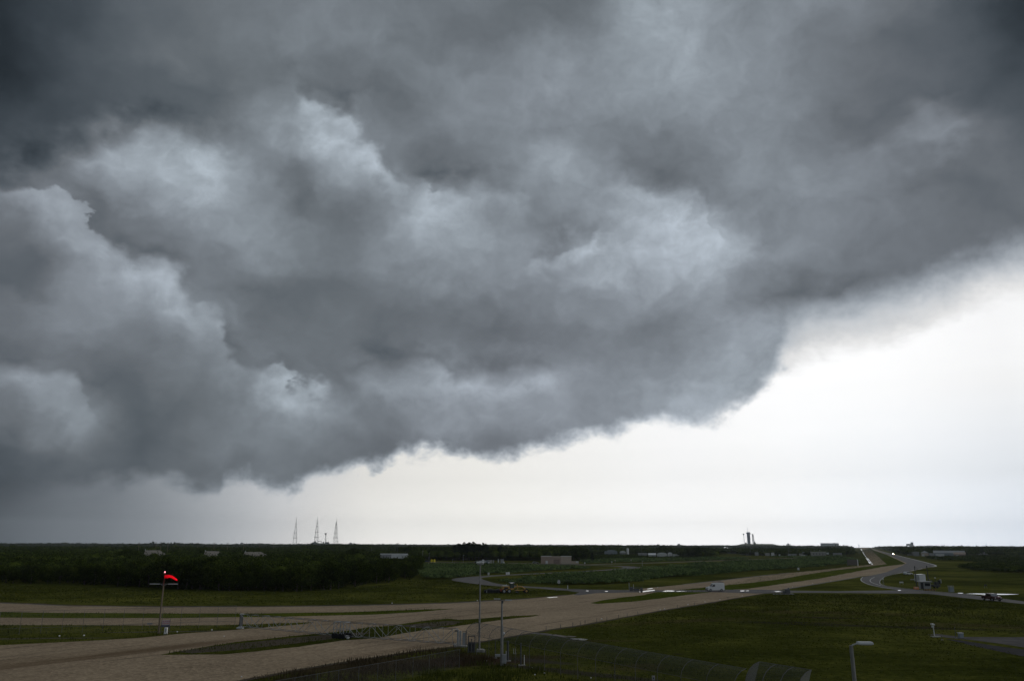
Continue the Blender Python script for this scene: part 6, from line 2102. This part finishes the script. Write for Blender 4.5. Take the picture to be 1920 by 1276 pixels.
lattice(552.5, 968.5, D39B + 60, 25, ZB * 0.5, 'left one of the three tall lattice lightning towers on the horizon')
lattice(592.5, 967.0, D39B + 20, 25, ZB * 0.85, 'middle one of the three tall lattice lightning towers on the horizon')
lattice(628.5, 969.8, D39B - 40, 24, ZB * 0.7, 'right one of the three tall lattice lightning towers on the horizon')


def water_tower(px, pyt, pyb, dist, r, label, slim=0.9):
    x, y = bearing(px, dist)
    zt = zat(px, pyt, dist)
    t = thing('water_tower', (x, y, 0), label, 'water tower')
    MB().tube((0, 0, 2), (0, 0, zt - r), slim, None, 8).tube((slim * 3.4, 0, 2), (slim * 3.4, 0, zt - r), slim * 0.4, None, 6).build('stem', M_farlat, t, True)
    MB().lathe([(0.0, -r), (r * 0.6, -r * 0.75), (r, -r * 0.1), (r * 0.95, r * 0.3), (r * 0.55, r * 0.8), (0.0, r)], (0, 0, zt - r), 20).build('tank', M_farlat if px < 1000 else M_steel, t, True)
    return t


water_tower(609.5, 998.3, 1018, D39B + 60, 6.6, 'dark ball-shaped water tower between the middle and right lattice towers', 1.6)
water_tower(1395.5, 999.2, 1018, D39A, 5.0, 'slim pale water tower standing left of the rocket', 0.9)
x, y = bearing(592, D39B)
pd = thing('launch_pad', (x, y, 0), 'dark launch pad buildings at the foot of the lattice towers', 'launch pad', rz=face_cam(x, y))
b_ = MB()
k_ = D39B / 1546.0
for (u0, w, h) in ((-8, 4, 1.0), (-4, 5, 2.6), (-1.4, 3.2, 4.2), (1.2, 4, 2.4), (20.4, 7, 3.0), (9, 16, 0.9), (13.4, 2.2, 3.4)):
    b_.box((u0 * k_, 0, ZB + h * k_ / 2 - 1.5), (w * k_, 20, h * k_ + 3))
b_.build('blockhouses', M_farlat, pd)
MB().path([(3 * k_, 0, ZB + 4.2 * k_), (7 * k_, 0, ZB + 4.8 * k_), (10 * k_, 0, ZB + 4.0 * k_), (11.0 * k_, 0, ZB + 1.6 * k_)], 1.6, 6).build('flame_bridge', M_farlat, pd)
x, y = bearing(633.4, D39B)
p_ = thing('mast', (x, y, 0), 'short pale mast just right of the right lattice tower', 'mast')
MB().tube((0, 0, 8), (0, 0, zat(633.4, 1012.5, D39B)), 1.0, 0.7, 6).build('shaft', M_farlat, p_)
MB().box((0, 0, zat(633.4, 1013.5, D39B)), (3, 3, 3)).build('head', M_farlat, p_)

# rocket on its pad at the right
ZA = zat(1412, 1019.2, D39A)
k_ = D39A / 1546.0
x, y = bearing(1404.6, D39A)
fs = thing('service_tower', (x, y, 0), 'tall blue-grey service tower with a mast, on the right-hand pad', 'service tower', rz=face_cam(x, y))
Hs = zat(1406, 997.6, D39A)
MB().box((0, 0, (Hs + ZA) / 2), (5.6 * k_, 12, Hs - ZA + 4)).build('tower', M_fss, fs)
MB().box((0, 0, Hs - 1.6 * k_), (6.8 * k_, 14, 2.2 * k_)).build('head_house', M_fss, fs)
lv = MB()
for q in range(11):
    lv.box((0, -6.6, ZA + (Hs - ZA) * (q + 0.5) / 11), (5.8 * k_, 1.0, 0.8))
lv.build('floor_bands', M_farlat, fs)
MB().tube((-0.8 * k_, 0, Hs), (-0.8 * k_, 0, zat(1406, 987.2, D39A)), 1.1, 0.5, 8).build('mast', M_farlat, fs, True)
MB().box((3.9 * k_, 0, Hs - 2.3 * k_), (3.4 * k_, 3, 2.6)).build('access_arm', M_fss, fs)
MB().box((-5.4 * k_, 0, ZA + 1.2 * k_), (3.2 * k_, 12, 2.8 * k_)).build('annexe', M_farlat, fs)
x, y = bearing(1412.2, D39A - 20)
rk_ = thing('rocket', (x, y, 0), 'slender pale rocket upright beside the service tower', 'rocket')
Hr = zat(1412.5, 999.8, D39A)
MB().lathe([(2.6, ZA + 4), (2.6, Hr - 16), (3.2, Hr - 14), (3.2, Hr - 6), (1.8, Hr - 2), (0.0, Hr)], n=20).build('body', M_white_d, rk_, True)
MB().box((0, -2.0, ZA + 22), (5.4, 1.6, 4)).box((0, -2.4, ZA + 44), (5.4, 1.4, 2)).build('stage_bands', M_dark, rk_)
x, y = bearing(1413.4, D39A + 15)
te = thing('transporter_erector', (x, y, 0), 'dark leaning erector gantry at the right side of the rocket', 'gantry', rz=face_cam(x, y))
MB().add([(1.0, -2, ZA), (6.4, -2, ZA), (2.6, -2, Hr - 5), (0.2, -2, Hr - 5), (1.0, 2, ZA), (6.4, 2, ZA), (2.6, 2, Hr - 5), (0.2, 2, Hr - 5)],
         [(0, 1, 2, 3), (7, 6, 5, 4), (0, 4, 5, 1), (1, 5, 6, 2), (2, 6, 7, 3), (3, 7, 4, 0)]).build('strongback', M_fss, te)
MB().add([(-2, -6, ZA - 2), (17, -6, ZA - 2), (9, -6, ZA + 12), (1, -6, ZA + 14), (-2, 6, ZA - 2), (17, 6, ZA - 2), (9, 6, ZA + 12), (1, 6, ZA + 14)],
         [(0, 1, 2, 3), (7, 6, 5, 4), (0, 4, 5, 1), (1, 5, 6, 2), (2, 6, 7, 3), (3, 7, 4, 0)]).build('base', M_farlat, te)
for (px, pyt, r, lab) in ((1428.5, 1016.6, 0.9, 'thin pale pole on the pad slope right of the rocket'), (1420, 1016.4, 0.8, 'thin pole close to the right foot of the erector')):
    x, y = bearing(px, D39A)
    t = thing('mast', (x, y, 0), lab, 'mast')
    MB().tube((0, 0, 8), (0, 0, zat(px, pyt, D39A)), r, r * 0.6, 6).build('shaft', M_steel, t)
    MB().box((0, 0, zat(px, pyt, D39A)), (2.4, 2.4, 1.6)).build('head', M_steel, t)

# hangar on the skyline, crawler platform, little frame
hg = house('hangar', 1538.5, 1573, 1024, 1017.6, 4700, 60, M_white_d, M_bluegrey, 'long grey and white hangar on the skyline left of the haul road', 'hangar', rf='flat', over=2)
k_ = 4700 / 1546.0
MB().box((-2.4 * k_, -0.8, 9.5), (27.5 * k_, 1.6, 9.0)).build('grey_cladding', M_bluegrey, hg)
for u in (-13, -7, -1, 5):
    MB().box((u * k_, -1.9, 6.5), (3.2 * k_, 0.8, 9.5)).build('door', M_steel, hg)
MB().box((7.8 * k_, 0, zat(1557, 1016.9, 4700)), (1.0 * k_, 4, 3.6)).build('vent', M_steel_d, hg)
x, y = bearing(1706, 4200)
mp_ = thing('mobile_platform', (x, y, 0), 'dark boxy platform raised on legs on the right skyline', 'platform', rz=face_cam(x, y))
k_ = 4200 / 1546.0
zt_ = zat(1706, 1018.2, 4200)
MB().box((0, 0, zt_ - 2.0 * k_), (11.0 * k_, 24, 3.0 * k_)).box((3.4 * k_, 0, zt_ + 0.8 * k_), (4.2 * k_, 18, 2.4 * k_)).build('deck', M_bluegrey, mp_)
for sx in (-4.8, 4.6):
    MB().box((sx * k_, 0, (zt_ - 3 * k_) / 2), (1.4 * k_, 12, zt_ - 3 * k_)).build('leg', M_steel_d, mp_)
x, y = bearing(1478.5, 3900)
fr_ = thing('test_stand', (x, y, 0), 'small open steel frame on the skyline right of the rocket', 'frame', rz=face_cam(x, y))
k_ = 3900 / 1546.0
zt_ = zat(1478, 1019.4, 3900)
f_ = MB()
for u in (-3.4, -1.2, 1.2, 3.4):
    f_.box((u * k_, 0, zt_ / 2), (0.5 * k_, 2, zt_))
f_.box((0, 0, zt_), (7.4 * k_, 3, 1.2)).box((0, 0, zt_ - 1.3 * k_), (7.4 * k_, 3, 1.2))
f_.build('frame', M_steel, fr_)
MB().box((-0.5 * k_, 0, zt_ - 0.5 * k_), (3.0 * k_, 4, 2.4 * k_)).build('box', M_farlat, fr_)


# radomes
for (px, pyt, pyb, r, dist, lab) in ((453.5, 1016.2, 1021, 10.5, 4600, 'pale radar dome on the skyline left of the lattice towers'), (657.5, 1016.4, 1021, 11.5, 4700, 'pale radar dome on the skyline right of the lattice towers'),
                                     (1273, 1018.4, 1024, 8.5, 4000, 'pale radar dome on the skyline left of the rocket')):
    x, y = bearing(px, dist)
    zt_ = zat(px, pyt, dist)
    t = thing('radar_dome', (x, y, 0), lab, 'radar dome')
    MB().lathe([(r * math.cos(a_), zt_ - r + r * math.sin(a_)) for a_ in [math.radians(q) for q in range(-35, 91, 12)]] + [(0.0, zt_)], n=28).build('dome', M_steel, t, True)
    MB().tube((0, 0, 0), (0, 0, zt_ - r * 1.3), r * 0.75, None, 16).build('base', M_conc, t)

# middle-distance sheds and stores (left to right)
house('dome_shelter', 1133, 1157, 1037, 1030.4, 1150, 24, M_bluegrey, M_bluegrey, 'blue-grey arched shelter left of the white silo', 'shelter', rf='arch')
house('dome_shelter', 1161.5, 1173, 1037, 1032.0, 1140, 10, M_grey, M_white_d, 'small shelter with a white round end beside the white silo', 'shelter', rf='arch')
x, y = bearing(1176.5, 1150)
si = thing('silo', (x, y, 0), 'upright white silo in front of the trees, centre', 'silo')
MB().lathe([(1.6, 0), (1.6, zat(1176, 1027.6, 1150)), (0.8, zat(1176, 1027.0, 1150)), (0.0, zat(1176, 1026.9, 1150))], n=20).build('tank', M_white_d, si, True)
MB().tube((1.75, -0.3, 0), (1.75, -0.3, zat(1176, 1027.6, 1150)), 0.12, None, 6).build('ladder', M_steel, si)
for (a, b, yt, dd, lab, rf) in ((1196, 1213, 1037.0, 1000, 'low grey store farthest left of the white tanks', 'flat'), (1215, 1229, 1036.5, 990, 'long low white shed left of the white tanks', 'gable'),
                                (1231, 1250, 1035.4, 985, 'widest white arched tank shed, centre of the white row', 'arch'), (1251, 1260, 1034.8, 990, 'tallest white round-topped tank in the white row', 'arch'),
                                (1261, 1274, 1038.6, 985, 'thin white low shed at the right end of the white row', 'flat')):
    house('store', a, b, 1041, yt, dd, 9, M_white_d if 'grey' not in lab else M_grey, M_wetroof if rf != 'flat' else M_white_d, lab, 'store', rf=rf)


def long_roof(px0, py0, px1, py1, d0, d1, w, label):
    """an arched hangar running away from the viewer, its wet roof catching the sky"""
    a = Vector((*bearing(px0, d0), 0))
    b = Vector((*bearing(px1, d1), 0))
    t = thing('hangar', (b.x, b.y, 0), label, 'hangar', rz=math.atan2(a.y - b.y, a.x - b.x))
    L = (a - b).length
    H0, H1 = zat(px1, py1, d1), zat(px0, py0, d0)
    pr = []
    for k in range(13):
        q = math.pi * k / 12
        pr.append((w / 2 * math.cos(q), math.sin(q)))
    vs, fs_ = [], []
    for X, H in ((0, H0), (L, H1)):
        vs += [(X, u_, 0.4 * H + 0.6 * H * v_) for u_, v_ in pr]
    n = 13
    fs_ = [(k, k + 1, n + k + 1, n + k) for k in range(n - 1)] + [tuple(range(n)), tuple(range(2 * n - 1, n - 1, -1))] + [(0, n, 2 * n - 1, n - 1)]
    MB().add(vs, fs_).build('roof', M_wetroof, t)
    MB().box((L / 2, 0, 0.2 * (H0 + H1) - 0.05), (L, w * 0.98, 0.4 * (H0 + H1) * 0.98)).build('wall', M_steel, t)
    MB().box((-0.08, 0, 0.2 * H0), (0.1, w * 0.6, 0.4 * H0)).build('door', M_grey, t)


long_roof(1359, 1024.8, 1376, 1029.6, 2300, 1500, 16, 'larger curved white-roofed hangar glinting below the rocket, left')
long_roof(1385, 1028.2, 1395, 1032.0, 1700, 1350, 12, 'smaller curved white-roofed hangar glinting below the rocket, right')
for (a, b, yt, dd, mm, rf, lab) in ((1397, 1403, 1033.6, 1200, M_white_d, 'gable', 'small white gabled hut right of the glinting hangars'), (1415.5, 1420, 1032.4, 1180, M_white_d, 'flat', 'little white box on a roof among the stores'),
                                    (1414, 1421, 1035, 1150, M_grey, 'flat', 'grey low store under the little white box'), (1426, 1431, 1034.0, 1180, M_white_d, 'gable', 'white pitched hut in the middle of the stores'),
                                    (1433, 1442, 1036.2, 1150, M_conc, 'flat', 'long grey wall-like store left of the round tank'), (1448, 1455, 1034.4, 1200, M_grey, 'arch', 'grey round-backed tank shed among the stores'),
                                    (1476, 1492, 1038.0, 1120, M_grey, 'flat', 'low grey shed left of the long white-roofed block'), (1503, 1512, 1034.6, 1160, M_bluegrey, 'flat', 'grey block touching the left end of the long white-roofed one'),
                                    (1497, 1503, 1037.4, 1130, M_conc, 'flat', 'low pale store before the grey block'), (1560, 1577, 1036.2, 1150, M_grey, 'flat', 'low grey shed near the left gravel lane'),
                                    (1501, 1508, 1040.4, 1080, M_white_d, 'flat', 'small white shed nearest the scrub')):
    house('store', a, b, 1041, yt, dd, 8, mm, mm, lab, 'store', rf=rf)
hb = house('workshop', 1518.5, 1547, 1040, 1034.2, 1150, 14, M_conc, M_wetroof, 'long block with a bright white roof, centre right of the stores', 'workshop', rf='flat', over=1.0, wins=((0.2, 3.0, 1.2, 1.0), (0.4, 3.0, 1.2, 1.0), (0.6, 3.0, 1.2, 1.0), (0.8, 3.0, 1.2, 1.0)))
MB().box((11.5, 2, 3.6), (3.0, 4, 2.2)).build('side_annexe', M_white_d, hb)
for (px, pyt, lab) in ((1519.5, 1031.0, 'left small pale lamp post above the white-roofed block'), (1525.5, 1030.8, 'middle small pale lamp post above the white-roofed block'), (1535.5, 1031.4, 'right small pale lamp post above the white-roofed block')):
    x, y = bearing(px, 1230)
    H = zat(px, pyt, 1230)
    t = thing('lamp_post', (x, y, 0), lab, 'lamp post')
    MB().tube((0, 0, 0), (0, 0, H), 0.12, None, 6).build('shaft', M_steel, t)
    MB().box((0, 0, H), (1.1, 0.6, 1.2)).build('lamp_head', M_steel_l, t)
# right-hand yard
for (a, b, yt, dd, wl, rfm, rf, lab) in ((1724.5, 1739, 1032.2, 1250, M_tan_l, M_grey, 'hip', 'pale house with a hipped grey roof in the right-hand yard'), (1710, 1721.5, 1034.2, 1260, M_grey, M_steel, 'flat', 'low grey store left of the hipped-roof house'),
                                         (1699, 1709, 1034.6, 1300, M_grey, M_grey, 'gable', 'small dull gabled store farthest left in the right-hand yard'),
                                         (1748.5, 1807, 1031.6, 1180, M_bluegrey, M_steel, 'gable', 'largest grey warehouse with a long ridge in the right-hand yard'),
                                         (1786, 1808, 1034.6, 1130, surf('dull_red_brown_cladding', (0.26, 0.20, 0.18), 0.8), M_tan, 'gable', 'red-brown shed in front of the large grey warehouse'),
                                         (1752, 1768, 1038.4, 1100, M_white_d, M_white_d, 'flat', 'long white trailer parked before the large grey warehouse'),
                                         (1740, 1749, 1037.2, 1120, M_steel, M_steel_l, 'flat', 'pale low store between the house and the warehouse'),
                                         (1828, 1855, 1034.6, 1500, M_grey, M_wetroof, 'flat', 'long low shed with a pale roof alone in the right woods'),
                                         (1853.5, 1860, 1028.8, 2200, M_white_d, M_wetroof, 'gable', 'tiny bright white roof deep in the right woods'),
                                         (1823, 1827, 1028.8, 2300, M_grey, M_steel_l, 'gable', 'tiny dull roof deep in the right woods, left of the bright one')):
    house('yard_building', a, b, 1041, yt, dd, 12, wl, rfm, lab, 'building', rf=rf, doors=((0.3, 3.0, 2.8),) if b - a > 14 else ())
small_car(1744, 1040.8, M_dark, 'dark car parked before the pale low store in the right yard', rz=0.1)
small_car(1770, 1041.4, M_dark, 'dark car parked right of the long white trailer', rz=0.0)
# pale strips of store roofs under the left towers
for i, (a, b, dd) in enumerate(((571, 579, 3000), (583, 588, 3020), (591, 598, 2990), (608, 615, 3010), (640, 652, 3030))):
    house('store', a, b, 1027, 1026.0 + 0.25 * (i % 2), dd, 16, M_white_d, M_wetroof, '%s white store roof from the left, below the lattice towers' % ORD[i], 'store', rf='flat')

# utility poles
def pole(px, pyt, dist, label, arm=True, r=0.16, mm=None):
    x, y = bearing(px, dist)
    H = zat(px, pyt, dist)
    t = thing('utility_pole', (x, y, 0), label, 'utility pole', 'utility poles along the skyline')
    MB().tube((0, 0, 0), (0, 0, H), r * 1.1, r * 0.8, 6).build('shaft', mm or M_wood, t)
    if arm:
        MB().box((0, 0, H - 0.8), (2.4, 0.2, 0.25)).build('crossarm', mm or M_wood, t)
    return t


LP_ = ((260.5, 1015.6, 900), (292.5, 1015.4, 900), (301.5, 1014.6, 860), (315, 1015.6, 880), (371, 1016.2, 900), (401.5, 1016.2, 900), (427, 1016.4, 900), (457, 1018.0, 900), (486.5, 1016.2, 900), (513.5, 1016.4, 900))
for i, (px, pyt, dd) in enumerate(LP_):
    pole(px, pyt, dd, '%s utility pole from the left along the left skyline' % ORD[i], r=0.2)
for (px, pyt, dd, lab, r) in ((697, 1018.2, 950, 'lone utility pole above the trees right of the right radar dome', 0.2), (742.5, 1017.8, 700, 'left and shorter of two poles above the white warehouse', 0.2), (746, 1016.4, 720, 'right and taller of two poles above the white warehouse', 0.17),
                              (804.5, 1018.4, 800, 'thin pole on the skyline left of the tall pines', 0.14), (1202.5, 1019.4, 1000, 'thin pole over the low grey store, centre', 0.14), (1406.5, 1019.2, 1150, 'thin pole standing in line with the service tower', 0.18),
                              (1477.6, 1016.8, 1150, 'thin pole with a knob top at the small steel frame', 0.2), (1609.5, 1019.6, 1500, 'pole at the top of the left gravel lane', 0.25), (1611.8, 1020.8, 1650, 'fainter second pole at the top of the left gravel lane', 0.2)):
    pole(px, pyt, dd, lab, r=r, mm=M_steel_d)
for i, (px, pyt, pyb) in enumerate(((792, 1032, 1052), (804.5, 1036, 1051), (848.5, 1048, 1053.5), (868.5, 1040, 1054), (1204.5, 1051, 1063), (1117.5, 1038, 1042))):
    x, y = g(px, pyb)
    D = math.hypot(x, y)
    t = thing('lamp_post', (x, y, 0), '%s slim lamp post from the left along the far road' % ORD[i], 'lamp post')
    H = zat(px, pyt, D)
    MB().tube((0, 0, 0), (0, 0, H), 0.09, 0.07, 6).build('shaft', M_steel, t)
    MB().box((0.3, 0, H), (0.9, 0.3, 0.15)).build('lamp_head', M_steel_l, t)
for i, (px, py, h) in enumerate(((1096.5, 1058.6, 1.6), (1124, 1053.4, 1.7), (1147.2, 1057.8, 2.0), (1153.5, 1055.5, 2.4), (1183.5, 1054.5, 2.4))):
    t = thing('road_sign', (*g(px, py), 0), '%s small sign post from the left by the far bend of the loop road' % ORD[i], 'sign')
    MB().tube((0, 0, 0), (0, 0, h), 0.06, None, 6).build('post', M_steel, t)
    MB().box((0, -0.08, h - 0.2), (0.8, 0.05, 0.7)).build('plate', M_white_d if i in (0, 2) else M_tan_l, t)

# ------------------------------------------------------------------ haze
hz = MB().box((0, 0, 119), (16700, 16700, 240)).build('haze', bpy.data.materials.new('humid_air'))
hm = hz.data.materials[0]
hm.use_nodes = True
ht = hm.node_tree
ht.nodes.clear()
ho = ht.nodes.new('ShaderNodeOutputMaterial')
hv = ht.nodes.new('ShaderNodeVolumePrincipled')
hv.inputs['Color'].default_value = (0.80, 0.86, 0.92, 1)
hv.inputs['Density'].default_value = HAZE
hv.inputs['Anisotropy'].default_value = 0.3
ht.links.new(hv.outputs[0], ho.inputs['Volume'])
hz['kind'] = 'stuff'
